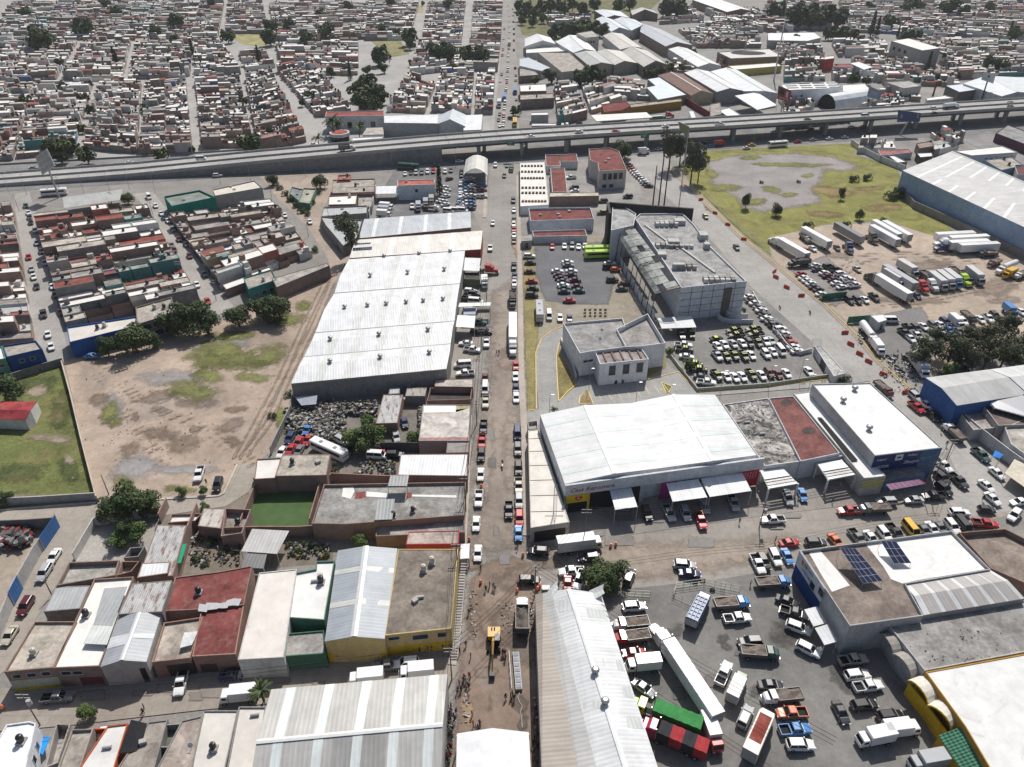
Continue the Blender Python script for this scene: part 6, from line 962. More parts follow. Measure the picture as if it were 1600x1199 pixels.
def car_parts(L,W,belt,Hh,hood,tail,rb,rt,ft,fb,wr=.33,bed=None,roofmat=('car_paint',(1,1,1))):
 h=L/2;w=W/2;b=MB();P='car_paint';c1=(1,1,1);f=h-.1
 st=[(-h,w*.82,.46,tail-.12),(-h+.12,w*.95,.32,tail),(rb if not bed else-h+.5,w,.27,tail if bed else belt),(0,w,.24,belt),(fb,w,.26,belt-.02),(fb+.15,w*.99,.27,hood+.05),(f-.35,w*.95,.3,hood-.06),(h-.06,w*.86,.36,hood-.2),(h,w*.76,.45,hood-.3)]
 if bed:
  x1=bed;st=[(x1,w,.27,belt),(0,w,.24,belt),(fb,w,.26,belt-.02),(fb+.15,w*.99,.27,hood+.05),(f-.35,w*.96,.3,hood-.06),(h-.05,w*.9,.36,hood-.18),(h,w*.82,.45,hood-.3)]
 b.loft([ring(*q)for q in st],P,c1);parts=[]
 w1,w2=w*.88,w*.74;g=MB();B=[Vector((x,y,belt-.02))for x,y in((rb,-w1),(fb,-w1),(fb,w1),(rb,w1))];T=[Vector((x,y,Hh-.05))for x,y in((rt,-w2),(ft,-w2),(ft,w2),(rt,w2))]
 for i in range(4):g.face([B[i],B[(i+1)%4],T[(i+1)%4],T[i]],'glass')
 rf=MB();r0=[Vector((x,y,Hh-.06))for x,y in((rt-.06,-w2-.03),(ft+.06,-w2-.03),(ft+.06,w2+.03),(rt-.06,w2+.03))];r1=[Vector((x,y,Hh))for x,y in((rt+.06,-w2+.08),(ft-.1,-w2+.08),(ft-.1,w2-.08),(rt+.06,w2-.08))]
 rf.loft([r0,r1],*roofmat)
 for i in range(4):rf.tube(B[i],T[i],.05,.045,P,c1,n=4,caps=False)
 mx=(rt+ft)/2
 for s in(-1,1):rf.tube((mx,s*w1,belt),(mx,s*w2,Hh-.05),.05,.045,P,c1,n=4,caps=False);b.box((fb-.25,s*(w+.09),belt+.1),(.16,.2,.14),P,c1)
 parts+=[('body',b),('windows',g),('roof',rf)]
 if bed:
  bd=MB();x0,x1=-h,bed-.05;ww=w-.05
  for c,sz in((((x0+x1)/2,-ww,.72),(x1-x0,.1,.7)),(((x0+x1)/2,ww,.72),(x1-x0,.1,.7)),((x0+.05,0,.72),(.1,2*ww,.7)),((x1-.05,0,.72),(.1,2*ww,.7))):bd.box(c,sz,P,c1)
  bd.box(((x0+x1)/2,0,.5),(x1-x0-.1,2*ww-.1,.2),'rubber');bd.box((x0-.04,0,.42),(.14,1.6,.16),'alloy');parts.append(('cargo_bed',bd))
 xa,xb=-h+L*.2,h-L*.19
 for x in(xa,xb):
  for s in(-1,1):parts.append(wheel(x,s*(w-.1),wr))
 return parts+lamps(h-.04,-h+.0,w*.66,hood-.26,tail-.2 if not bed else .85)
def truck_wheels(xs,w,r=.5,dual=()):return[wheel(x,s*w,r,.6 if x in dual else .3)for x in xs for s in(-1,1)]
def cab_parts(x0,x1,w,zt,hood=None,sleeper=None,zb=.7):
 b=MB();g=MB();C=('car_paint',(1,1,1))
 if hood:b.loft([ring(x1-.05,w*.92,zb,1.95),ring(x1+hood*.6,w*.86,zb,1.85),ring(x1+hood,w*.75,zb+.1,1.6)],*C);b.box((x1+hood+.05,0,.7),(.25,2*w*.95,.4),'alloy')
 b.loft([ring(x0,w,zb,zt),ring(x1-.3,w,zb,zt),ring(x1,w,zb,zt-.75 if hood else 1.5)]+([]if hood else[ring(x1+.12,w*.95,zb,1.4)]),*C)
 if sleeper:b.loft([ring(x0-sleeper,w,zb,zt+.7),ring(x0,w,zb,zt+.65),ring(x0+.6,w*.9,zt-.1,zt+.1)],*C)
 zg=1.98 if hood else 1.55
 g.face([(x1+.03,-w*.85,zg),(x1+.03,w*.85,zg),(x1-.29,w*.8,zt-.08),(x1-.29,-w*.8,zt-.08)],'glass')
 for s in(-1,1):g.box((x1-.75,s*(w-.0),zg+(zt-zg)*.45),(.75,.06,(zt-zg)*.7),'glass')
 return[('cab',b),('windows',g)]
def frame_part(x0,x1,z=.85):m=MB();m.box(((x0+x1)/2,0,z),(x1-x0,.9,.25),'rubber');return('chassis',m)
def box_part(x0,x1,w,z0,z1,name='cargo_box',mat='car_paint',col=(1,1,1)):
 m=MB();m.loft([[Vector((x,y,z))for y,z in((-w,z0),(-w,z1-.05),(-w+.05,z1),(w-.05,z1),(w,z1-.05),(w,z0))]for x in(x0,x1)],mat,col);m.box((x0-.02,0,(z0+z1)/2),(.05,2*w-.2,z1-z0-.25),'plaster',(.35,.35,.35));return(name,m)
def open_box(x0,x1,w,z0,z1,mat='car_paint',col=(1,1,1),load=None,name='cargo_bed'):
 m=MB()
 for c,s in((((x0+x1)/2,-w,(z0+z1)/2),(x1-x0,.12,z1-z0)),(((x0+x1)/2,w,(z0+z1)/2),(x1-x0,.12,z1-z0)),((x0,0,(z0+z1)/2),(.12,2*w,z1-z0)),((x1,0,(z0+z1)/2),(.12,2*w,z1-z0))):m.box(c,s,mat,col)
 m.box(((x0+x1)/2,0,z0+.05),(x1-x0-.1,2*w-.1,.1),'rubber');out=[(name,m)]
 if load:
  l=MB();N=5
  hh=[[z0+.3+(z1-z0)*R.uniform(.25,.8)for _ in range(4)]for _ in range(N+1)]
  for i in range(N):
   for j in range(3):p=lambda a,b:Vector((lerp(x0+.1,x1-.1,a/N),lerp(-w+.1,w-.1,b/3),hh[a][b]));l.face([p(i,j),p(i+1,j),p(i+1,j+1),p(i,j+1)],'dirt' if load[0]=='d' else 'scrap',load[1])
  out.append(('load',l))
 return out
def trailer_box(x0,L=16.1):return[box_part(x0,x0+L,1.3,1.15,4.05,'trailer'),frame_part(x0+.4,x0+L-2,1.0)]+truck_wheels((x0+1.4,x0+2.7),1.0,dual=(x0+1.4,x0+2.7))
def stacks(x):
 m=MB()
 for s in(-1,1):m.tube((x,s*1.2,1),(x,s*1.2,4.0),.09,.09,'alloy')
 return('exhaust_pipe',m)
PK={}
PK['s']=('sedan',car_parts(4.5,1.78,.93,1.46,.86,.95,-1.55,-.85,.25,1.05));PK['h']=('hatchback',car_parts(3.9,1.7,.95,1.52,.88,.95,-1.82,-1.4,.15,.95));PK['u']=('suv',car_parts(4.7,1.88,1.10,1.76,1.04,1.1,-2.2,-1.85,.35,1.1,wr=.37));PK['v']=('van',car_parts(5.2,1.96,1.2,2.15,1.08,1.2,-2.5,-2.42,1.2,1.9,wr=.36))
PK['p']=('pickup_truck',car_parts(5.4,1.92,1.10,1.80,1.05,1.05,-.75,-.5,.62,1.3,wr=.39,bed=-.8));PK['q']=('patrol_pickup',car_parts(5.4,1.92,1.10,1.80,1.05,1.05,-.75,-.5,.62,1.3,wr=.39,bed=-.8,roofmat=('paint_gloss',(.55,.60,.06))));PK['f']=('patrol_car',car_parts(4.5,1.78,.93,1.46,.86,.95,-1.55,-.85,.25,1.05,roofmat=('paint_gloss',(.55,.60,.06))))
lb_=MB();lb_.box((.1,0,1.86),(.3,1.2,.12),'lamp_lens',(.1,.1,.4));PK['q'][1].append(('light_bar',lb_));hs=MB();hs.box((1.9,0,1.02),(1.0,.5,.03),'paint_gloss',(.55,.6,.06));PK['q'][1].append(('hood_stripe',hs))
PK['c']=('cargo_truck',cab_parts(1.3,2.6,1.0,2.3,hood=.9)+open_box(-3.4,1.1,1.1,1.0,1.9,'paint_gloss',(.11,.10,.09),load=('s',(.16,.13,.11)))+[frame_part(-3.3,2.6)]+truck_wheels((-2.2,2.4),.9,.42,dual=(-2.2,)))
PK['x']=('box_truck',cab_parts(1.6,3.0,1.0,2.4)+[box_part(-3.2,1.4,1.12,1.0,3.2),frame_part(-3,3)]+truck_wheels((-2,2.4),.9,.42,dual=(-2,))+lamps(3.15,-3.3,.7,.95,.95));PK['W']=('box_truck',cab_parts(1.6,3.0,1.0,2.4)+[box_part(-3.2,1.4,1.12,1.0,3.2,'cargo_box','paint_gloss',(.62,.61,.58)),frame_part(-3,3)]+truck_wheels((-2,2.4),.9,.42,dual=(-2,))+lamps(3.15,-3.3,.7,.95,.95));PK['Y']=('box_truck',cab_parts(3.2,4.6,1.15,2.7)+[box_part(-5.2,3.0,1.28,1.15,3.9,'cargo_box','paint_gloss',(.68,.60,.52)),('roof_panel',(lambda m:(m.box((-.4,0,3.92),(5.6,2.0,.05),'roof_felt',(.30,.07,.05)),m)[1])(MB())),frame_part(-5,4.6)]+truck_wheels((-3.6,-2.3,3.7),1.0,.48,dual=(-3.6,-2.3)))
PK['X']=('box_truck',cab_parts(3.2,4.6,1.15,2.7)+[box_part(-5.2,3.0,1.28,1.15,3.9,'cargo_box','paint_gloss',(.52,.52,.51)),frame_part(-5,4.6)]+truck_wheels((-3.6,-2.3,3.7),1.0,.48,dual=(-3.6,-2.3)))
PK['D']=('dump_truck',cab_parts(1.6,3.0,1.15,2.6,hood=1.3)+open_box(-4.2,1.4,1.25,1.2,2.9,'paint_gloss',(.10,.10,.10),load=('d',(.12,.10,.085)))+[frame_part(-4,3)]+truck_wheels((-3,-1.7,3.2),1.0,.5,dual=(-3,-1.7)))
PK['G']=('refuse_lorry',cab_parts(2.6,4.0,1.15,2.7)+[box_part(-4.2,2.4,1.25,1.2,3.1,'body','paint_gloss',(.03,.085,.20)),('frame_rails',(lambda m:([m.tube((x,-1.2,3.2),(x,1.2,3.2),.09,.09,'paint_gloss',(.05,.12,.26),n=4)for x in(-4,-3,-2,-1,0,1,2)],[m.tube((-4.2,y,3.25),(2.3,y,3.25),.09,.09,'paint_gloss',(.05,.12,.26),n=4)for y in(-1.1,-.4,.4,1.1)],m)[2])(MB())),frame_part(-4,4)]+truck_wheels((-3,-1.7,3.2),1.0,.5,dual=(-3,-1.7)))
PK['T']=('semi_tractor',cab_parts(0,1.4,1.15,2.75,hood=1.8,sleeper=1.7)+[frame_part(-4.6,3),stacks(-1.8)]+truck_wheels((-4,-2.8,2.6),1.0,.5,dual=(-4,-2.8)));PK['R']=('semi_trailer',trailer_box(-8.05))
PK['S']=('semi_truck',[(n,m)for n,m in cab_parts(6.5,7.9,1.15,2.75,hood=1.8,sleeper=1.7)]+[frame_part(2,9),stacks(4.7)]+truck_wheels((3,4.2,9.0),1.0,.5,dual=(3,4.2))+[box_part(-12,4.1,1.3,1.15,4.05,'trailer','paint_gloss',(.76,.76,.74))]+truck_wheels((-10.5,-9.2),1.0,dual=(-10.5,-9.2)))
def bus_parts(L=11):
 h=L/2;b=MB();b.loft([ring(-h,1.22,.35,3.0),ring(h-.3,1.25,.35,3.05),ring(h,1.15,.4,2.7)],'car_paint',(1,1,1));g=MB()
 for s in(-1,1):g.box((-.2,s*1.24,2.0),(L-1.4,.04,.85),'glass')
 g.face([(h+.02,-1.05,1.5),(h+.02,1.05,1.5),(h-.1,1.0,2.7),(h-.1,-1.0,2.7)],'glass');g.face([(-h-.02,-1,1.6),(-h-.02,1,1.6),(-h-.02,1,2.6),(-h-.02,-1,2.6)],'glass');r=[]
 for x in(-h*.45,h*.4):m=MB();m.box((x,0,3.08),(.8,.8,.12),'plaster',(.3,.3,.3));r.append(('roof_hatch',m))
 return[('body',b),('windows',g)]+r+truck_wheels((-h+2.4,h-2.2),1.05,.48)
PK['B']=('bus',bus_parts());PK['N']=('tanker_truck',cab_parts(3.2,4.6,1.15,2.7,hood=1.2)+[('tank',(lambda m:(m.tube((-5.4,0,2.3),(2.8,0,2.3),1.15,1.15,'car_paint',(1,1,1),n=14),m)[1])(MB())),frame_part(-5,4.6)]+truck_wheels((-4,-2.7,4.6),1.0,.48,dual=(-4,-2.7)))
def moto():
 m=MB();
 for x in(-.65,.65):m.tube((x,-.06,.3),(x,.06,.3),.3,.3,'rubber',n=10)
 b=MB();b.loft([[Vector((x,y*w,z+zz*.5))for y,zz in((-1,-.3),(-1,.3),(1,.3),(1,-.3))]for x,w,z in((-.7,.12,.72),(-.2,.16,.75),(.25,.15,.82),(.45,.08,.75))],'car_paint',(1,1,1));b.tube((.65,0,.3),(.42,0,1.0),.05,.05,'alloy');b.tube((.42,-.35,1.02),(.42,.35,1.02),.03,.03,'alloy');b.box((0,0,.45),(.5,.25,.35),'rubber');return[('wheels',m),('body',b)]
PK['M']=('motorcycle',moto())
PROTO={}
def protos(k):
 if k not in PROTO:
  name,parts=PK[k];e=thing(name,'',name.replace('_',' '),(0,0,-500));e.location=(0,0,0)
  for n,m in parts:
   o=m.build(n,e)
   if hasattr(m,'sub'):m.sub[1].build(m.sub[0],o)
  a=MB()
  for n,m in[(n,x)for n,m in parts for x in([m,m.sub[1]]if hasattr(m,'sub')else[m])]:
   for fi,f in enumerate(m.f):a.face([m.v[i]for i in f],m.names[m.m[fi]],m.c[fi],uv=m.uv[fi])
  far=a.build(name);tag(far,'',name.replace('_',' '));PROTO[k]=(e,far)
 return PROTO[k]
def place(k,c,x,y,d,label,group=None,z=0.2,zp=0.9,near=None,at=None,name=None,rgb=None,scale=None):
 p=at if at is not None else G(x,y,zp);q=G(x+d[0],y+d[1],zp);h=math.atan2(q.y-G(x,y,zp).y,q.x-G(x,y,zp).x);e,far=protos(k);near=(y>560 or k in 'SRTNXDBWY')if near is None else near
 o=dup(e if near else far,(p.x,p.y,z),h,label=label,group=group,color=(*(rgb or PAL[c][0]),1),scale=scale);return o
import re
KW={'s':'sedan','h':'hatchback','u':'SUV','v':'van','p':'pickup','q':'lime-roofed patrol pickup','f':'lime-roofed patrol car','c':'open-bed truck','x':'box truck','X':'large box truck','W':'cab box truck','Y':'red-topped box truck','D':'dump truck','T':'truck tractor','R':'box trailer','S':'tractor with white box trailer','B':'bus','N':'tanker truck','M':'motorcycle'}
ALLV=[]
def lot(where,end,dirv,data,group=None,z=0.2,zp=0.9):
 it=[]
 for tok in data.split():
  mm=re.match(r'([a-zA-Z])([a-z])([\d.]+),([\d.]+)(?:@(-?[\d.]+),(-?[\d.]+))?',tok);k,c,x,y=mm.group(1),mm.group(2),float(mm.group(3)),float(mm.group(4));d=(float(mm.group(5)),float(mm.group(6)))if mm.group(5)else dirv;it.append((k,c,x,y,d))
 key=[(KW[k],'' if k in 'qf' else PAL[c][1])for k,c,*_ in it]
 for i,(k,c,x,y,d)in enumerate(it):
  kw,cw=key[i];nm=(cw+' '+kw).strip();same=[j for j in range(len(it))if key[j]==key[i]]
  lab='%s %s'%(nm,where)if len(same)==1 else '%s %s from %s, %s'%(ORD[same.index(i)],nm,end,where)
  zz=4.05 if k in 'RS' else(2 if k in 'XxBDNWY' else zp)
  ALLV.append(place(k,c,x,y,d,lab,group,z=z,zp=zz+(z-.2)))
D_,U_,R_,L_=(0,8),(0,-8),(8,0),(-8,0)
lot('parked on the left of the main road','the flyover',(-.5,8),'uw774,258 sw770,348 pw766,387 dw0,0'.replace(' dw0,0','')+' sm758,590 vw758,607 pe759,628 pk755.5,667 pr753,690 uk752,711 sw751,741 pw748,779 sw744,818 sw746.5,864','cars parked along the main road')
lot('parked on the right of the main road','the flyover',(.25,8),'un802,313 sw803,328 sd803,343 sw802.5,350 sr803,358 sw803,367 sd803,376 pk803,416 sn804,431 sw803.5,442 sd803,453 sr806,571 sw805.5,588 sn806,607 sw806.5,621 vn808.5,677 ug809,702 uk810,732 pe810.5,759 us811,783 ur811.5,810 sb810,833','cars parked along the main road')
lot('on the main road near the flyover','the flyover',D_,'sn792,258 sk788,274 ca799,264');lot('driving down the main road','the flyover',D_,'pk795,797')
lot('on the muddy road crossing','the left',(8,0),'uk827,907 uk841,862@-8,-.5 Xe907,850@8,-1')
lot('in the middle of the far road','the flyover',(-.3,8),'sw786,195 sw787,188 sr787,181 sw787,176 sw788,169 vw789,161 Bb788,151 sd790,144 sw791,138 sr792,128 sw792,122 sw793,117 sd793,112 sw794,105 sw794,95 sw794,87 sw794.5,81 sd795,76 Be796,67 sw795.5,58 sw796,49 sw796,41 sw796,33 sw796,24 sw795,16 sw794,8','traffic on the far main road')
lot('on the left of the far road','the flyover',(-.3,8),'sw781,196 sk779,187 Xw780,162 sd781,178 sw782,126 sd784,116 sd785,86 sr786,77 sw787,60 sd788,45','traffic on the far main road');lot('on the right of the far road','the flyover',(0,-8),'By804.5,190 uk799,185@8,1 sw807,155 Bb805,141 sw806,125 sw806,117 sd805,106 sd803,78 sd803,63 sd803,53 sd803,45 sd802,34 sw802,24 sw801,14','traffic on the far main road')
lot('parked across the white warehouse forecourt','the flyover',(8,.6),'Tr766,424 uw735,455 ud741,459 pd733,466 vw743,471 ps735,485 pt748,503 uk746,518 uk758,518 pw760,535@0,8 sw728,536@-8,0 pw738,546@8,1 vw723,570@-8,.5 pw727,583@-8,.5 xw757,440@.5,8','cars on the warehouse forecourt')
lot('along the grass strip of the gravel car park','the flyover',R_,'uw827,400 sk829,410 sm828,424 sr831,439 sd833,450 uk831,461','cars in the gravel car park');lot('at the head of the gravel car park','the left',D_,'sr863,385 sw882,384 ug894,384 sw904,385 sw914,384','cars in the gravel car park')
lot('in the middle of the gravel car park','the flyover',R_,'sw887,409 sg888,414 sw871,423 sm874,429 sk877,434 sd880,439 sw880,445 st882,449 sd882,455 sw893,423 sd893,429 sm899,437 sm902,447 st905,454 sr890,469','cars in the gravel car park');lot('at the right side of the gravel car park','the flyover',R_,'sw953,411 uk951,417 ho962,421 ud957,437 sm975,443 sd972,451','cars in the gravel car park')
lot('on the brown verge above the looping driveway','the left',(.5,8),'Bs843,485 vw858,493 sw875,496 sn890,497');lot('beside the curved canopy wall','the flyover',(-8,.3),'Bl935,389 Bl936,396','lime green buses')
lot('in the yard among the red-roofed buildings','the flyover',(-8,.6),'pw892,277 ud897,293 sw898,298 uk981,307 ud942,314 qk942,332')
lot('in the slanted row beside the red-roofed hall','the flyover',(8,.5),'sd983,257 sm985,261 sr988,264 sw991,267.5 sw994,271 sw997,274 sg1000,277 sw1004,280 sw1007,283.5 sg1010,287 sk1014,290','cars in a slanted row by the hall')
lot('in the row outside the police lot fence','the flyover',(8,-1.2),'sw1171,463 sd1174,468.5 sw1180,473 sg1186,479 sw1190,484 sd1195,491 sw1198,497 sg1205,502 ud1211,507 uw1219,514 sw1225,521 sm1227.5,527.5 sr1236,535 sw1240,541.5 sw1246,548','cars along the avenue fence')
lot('in the upper middle row of the police lot','the left',(5,6),'sw1121.5,540.6 sw1132,538 ss1146,537 sw1160,536 ud1171,536 qk1184,535 pw1195.6,533 ss1205,532','cars in the police lot');lot('in the lower middle row of the police lot','the left',(5,6),'ps1120.6,555.6 qk1134,556.5 qk1147,554.7 qk1162,555.6 sw1174,554.7 uw1196.6,552.8 sw1208,549.6 vw1220,548','cars in the police lot')
lot('at the back of the police lot','the left',(-8,1),'fk1119.7,529@8,-1 qk1147,516.5 qk1150.6,523.7 qk1177,514.4 qk1180.6,522 qk1065,523@3,8 qk1080,521@3,8','cars in the police lot');lot('along the left wall of the police lot','the flyover',(8,.8),'pw1068,538.7 qk1070,546 sw1073,556.6 qk1085,568.7 qk1091.5,577 sd1096,588 pw1104,597','cars in the police lot')
lot('along the front wall of the police lot','the left',(5,6),'qk1120,586 sw1135,588 sw1148,589 sw1160,588 qk1174,585 sw1190,586 um1202,583 sm1216,584.5 sw1229,583 sw1264,580','cars in the police lot')
lot('at the upper edge of the truck yard','the left',(-10,-5.6),'Sw1230,378 Rw1276,366 Rg1327.5,359 Rw1383,363 Rw1386,354.8 Rw1402,356 Td1363,375@8,6 Tn1326,390@6,8 sd1308,387@6,6 ce1258,373@6,5 sw1270,388@7,5 sr1258.5,391@7,5','lorries at the upper edge of the truck yard')
lot('at the left corner of the truck yard','the left',(-8,.8),'Dk1249,409')
lot('left row of the truck yard cars','the flyover',(8,-1.5),'sr1252,427.5 sw1256,433.5 sw1261.5,438 sw1267.5,442.5 sd1272,447.7 sd1279,452 sw1283,459 sa1290,464.5','cars in the truck yard');lot('in the middle of the truck yard car park','the flyover',(8,-1.5),'sw1274,414 sd1276.5,420 ud1294,415.5 pk1305,421 sw1288,426 sm1293,430.5 uw1313,427.5 sm1302,436 sw1321,433.5 sw1306.5,442 pw1327.5,438 sw1315.5,448 pw1335,445.5 se1339.5,420@8,6','cars in the truck yard')
lot('in the front row of the truck yard','the left',(6,5),'ud1327.5,469 ud1339.5,469 sw1351.5,468 pd1366,464 uk1420.5,463.5 sn1432.5,462','cars in the truck yard')
lot('in the middle of the truck yard','the left',(-10,-6.1),'Sk1385,436 Rs1407,428 Xw1398,436@10,6 Xs1419,421@10,6','lorries in the middle of the truck yard')
lot('slanted lorry row of the truck yard','the left',(7,5.4),'Tr1440,451 Tw1455,449 Xs1466,441 Xs1478,439 Xb1489,437 Tl1506,441 Dk1510,434 Xs1524,432 Dd1450,434 Dk1496,428','lorries in the slanted row');lot('beside the blue warehouse wall','the far end',(-10,.5),'Rw1493,364 Sw1500,370 Sn1500,377.5 Rw1530.5,381 cd1543.6,398','lorries beside the blue warehouse');lot('at the right edge of the truck yard','the far end',(-10,4),'cm1553,412 Nw1574,417 xy1578,426 cw1594.5,431','lorries at the right edge')
lot('in the upper row near the gum trees','the left',(6,5),'pk1420,513 ud1431,513 sw1443,510 ug1458,508.5 sw1469.6,507.6 un1476.6,503 xw1495,501.5 uw1504,502 ck1513,497 sw1532,499 pw1544,497 ud1554.5,493 xb1579,484 sw1596,487','cars near the gum trees');lot('in the lower row near the gum trees','the left',(6,5),'sw1423,528.6 pw1432,524 sw1457,518 sw1472,516 sb1483,515.5 sg1498.5,517 sd1506,575 pd1413,520 sk1419,561','cars near the gum trees')
lot('inside the kerb hedge beside the yard gatehouse','the far end',(6,8),'Nw1357,520 xw1372.5,542 Xw1437,572');lot('just behind the yard gatehouse','the left',R_,'vw1392.6,500.6')
lot('in the back row of the dealer lot','the left',D_,'sw633,271 sd642,269.6 us650,269.6 ug659,269.3 uw668,268 ur677,267.5 sd686.5,266 uw695.4,267.5 ug704.4,266 ud721,269 ud721,274','cars in the dealer lot');lot('beside the dark cypress','the flyover',(8,-2),'sm702,279 sw695,292 sw698,297 sw695,301.5 sw697,306 sg690,309 sw688,313 sw693,314 sw696,319','cars in the dealer lot')
lot('in the dealer lot','the left',(8,.6),'Bt638,259 xw604,321.5 xs602,327 xw600,333 xs665,317@0,8 xe674,312@0,8 cw674,326 pw644,322@0,8 xs653.5,322@0,8 vw701,330 vw711,329 vw722,329','vans and lorries in the dealer lot')
lot('in the column left of the vault canopy','the flyover',D_,'sw719.5,287 sk719.5,292 sw719,298 sw719,305 sb717,312 sg715,320 sw713,327','cars in the dealer lot');lot('in the packed block below the vault canopy','the flyover',(8,-1),' '.join('s%s%.1f,%.1f'%(R.choice('wwwgdnb'),729+7.5*(i%2)+R.uniform(-1,1),279+5.2*(i//2))for i in range(20)),'cars in the dealer lot');lot('on the drive beside the vault canopy','the flyover',R_,'pb752.5,289.5 pm752.5,297 ps753,307')
lot('on the leftmost sloping street','the flyover',(1.5,8),'st40,321 sw44.5,332 sd46,339 sk48,347 sw54.5,359.5 ss57.5,379 sd64.5,392 sr44.5,401 ss70,410 ss49,420 sw52.5,432 sd57,447 sw82,447 sd86,460 pd67.5,490 sm95,487 sw74.5,522 sw79.5,541','cars on the leftmost sloping street');lot('on the second sloping street','the flyover',(4,8),'vw232.5,307.5 sw243,321 sw252,333 sn256,339.5 sw262.5,344.5 sg270,358 sg268,382.5 sm279.5,373 st291,381 sm272,390 sm296,399 sn319.5,427.5 sw307.5,444 sr324,470','cars on the second sloping street')
lot('on the dirt road fork','the flyover',(3,8),'sk437,328 sw445,336 sw484,346 uk530,385',None);lot('in front of the blue corner house','the left',R_,'sk55,575');lot('under the shade trees at the head of the dirt lot','the left',R_,'sb143,556');lot('standing on the near edge of the dirt lot','the left',(-2.5,8),'pw311,740 uk340,757')
lot('on the street beside the scrap yard wall','the far end',(-5,8),'sw84,869 us69,895 um39.6,947 se15,992');lot('on the lower left street','the left',(-8,.8),'pg90,1089@8,-.6 pw283,1066@-2,8 sn362,1055@8,-.5 xw372,1084 pg605.5,1040 uw635,1036 xw571,1058 xw650,1048');lot('inside the orange-walled garage','the left',(-3,8),'sw158,1155')
lot('wrecked among the junkyard scrap','the far end',(-4,7),'sb480,671 un452.5,685 sr481,687 sr466,691 us534,688@8,4 sr454,702 sg467,704 sn632,660@2,8 ss619,682@2,8 ss642,624@8,1 sr600,706@8,1 uk616,711@8,0 vw589,712@8,.5 sw440,706 sd548,700');lot('parked askew in the junkyard','the left',(9,4),'Bw514,701')
lot('parked below the white awnings','the left',(3,8),'uk1011,802 ps1045,801@4,8 us1071,802 ss1101,791 pr1095,813 ps1146,785 us1231,778 sb1254,773','cars below the white awnings');lot('at the corner by the torn roof','the left',(-8,.6),'pw893,893 sr887,912@0,8 pw906,906@-3,8 ud920,872 ud983,902@3,-8');lot('standing in the wide street beyond the crossing','the left',(8,.6),'us1070,883 sn1078,896')
lot('parked beside the blue and white wholesale wall','the far end',(4,8),'pw1184,881 uk1193,878 uw1211,871 sb1230,869 sr1233,848@8,-1 sd1230,939@8,3 pd1241,958@8,2.5 uw1247,981@8,3 uw1263,1015@8,4','cars beside the wholesale wall');lot('in the row behind the wholesale roof','the left',(5,6),'ud1274.5,848@8,0 so1306,845 pg1340,840 sw1361,840 uw1382,835 pk1399,832 vy1424,828 sg1444,828 sw1457,826 sg1469,824 uw1488,823 vd1505,822 pr1539.6,818@8,1','cars behind the wholesale roof')
lot('on the street before the blue logo store','the left',(-8,.4),'pw1207.6,812 pr1327,798 cg1366,797 us1385,784 ss1428,781 pk1459,775 uw1499,801@8,0 hd1542,796@8,.6 uw1585,805@-5,6');lot('on the avenue beside the blue logo store','the far end',(7,6),'cm1380,609 us1430.5,620 pr1432,636 pw1447,632 pk1458,649 cw1490,678@-8,-7 pt1533,711 pw1474,727 ud1472,747 pd1498,751 uk1475,764 sw1558,739 sw1541.5,759 sw1551,779 sw1593,784@-7,1','cars on the avenue')
lot('on the avenue beside the wild field','the far end',(5,6),'fk1102.5,338 sk1151,386')
lot('in the upper part of the lorry yard','the left',(8,-.6),'uw991,948 cw986,977@-8,.8 cr987,998@-8,1 sr991,1020 xw1005,1036@-8,.8 ss1006,1075@8,5.5 cb1142,945 pw1152,966 ud1172,1003@-8,.4 ct1186,1022@8,.6','vehicles in the lorry yard');lot('in the lower part of the lorry yard','the left',(3.5,-8),'pw1131,1052 Wa1152,1072 us1164.5,1120 Yw1186,1146 Wr1113,1143@3,8 sd1204,1070@8,0 cw1222,1091@-8,.8 po1237,1114@-8,.3 pb1242,1140@8,-.6 uw1250.5,1164@8,0','vehicles in the lorry yard')
lot('in the right part of the lorry yard','the far end',(8,-1),'pe1333,1031 uw1339,1055 pw1356.5,1072 uk1350,1102 uk1391,1119 sd1314,1113@4,8 xw1368,1150@-8,1.6 xw1409,1137@8,-1 xs1450,1188@-8,1.4','vehicles in the lorry yard')
lot('standing diagonally in the lorry yard','the left',(-31.5,-47),'Sw1063,1027')
lot('on the service road by the flyover ramp','the left',(8,-.6),'ss52,262 Bw84,299 sw202,254 uw340,274');lot('on the shaded road under the flyover','the left',(8,-.6),'xw1006,235 ss1029,233 sb1110,228 xr1125,223 sw1167,231 sy1175,226 sw1210,206 sd1267,201 sw1331,198 sr1349,198 Bw1216,224 sr1247,221 ss1270,218 sw1296,216.5 ss1320,214.5 sn1100,223 sd680,258 sw718,252');lot('in the petrol station yard','the left',(8,-.6),'sk905,192 vw879,198@0,8 vw886,197@0,8 Na1028,185 Tr1045,182 Rw1082,180@3,8 sw961,173 sw968,172 sg998,170 sb1100,187')
lot('up on the flyover','the left',(8,-.7),'sw490,226',z=6.6,zp=.7);lot('driving along the raised flyover','the left',(8,-.7),'sk1460,177 Nw1486,165 uw1459,169.5 sg1579,160.5 sd1579,166.5 sw830,213.5 sr962,205.5 uw905,206.5 pw1125,194.5 sd1262,187 vw1352,181.5 sw1040,198',z=8.85,zp=.7)
for sx,sy in((542,230),):place('D','e',sx,sy,(8,-.7),'pale mixer lorry climbing the flyover ramp',z=7.2,zp=9)
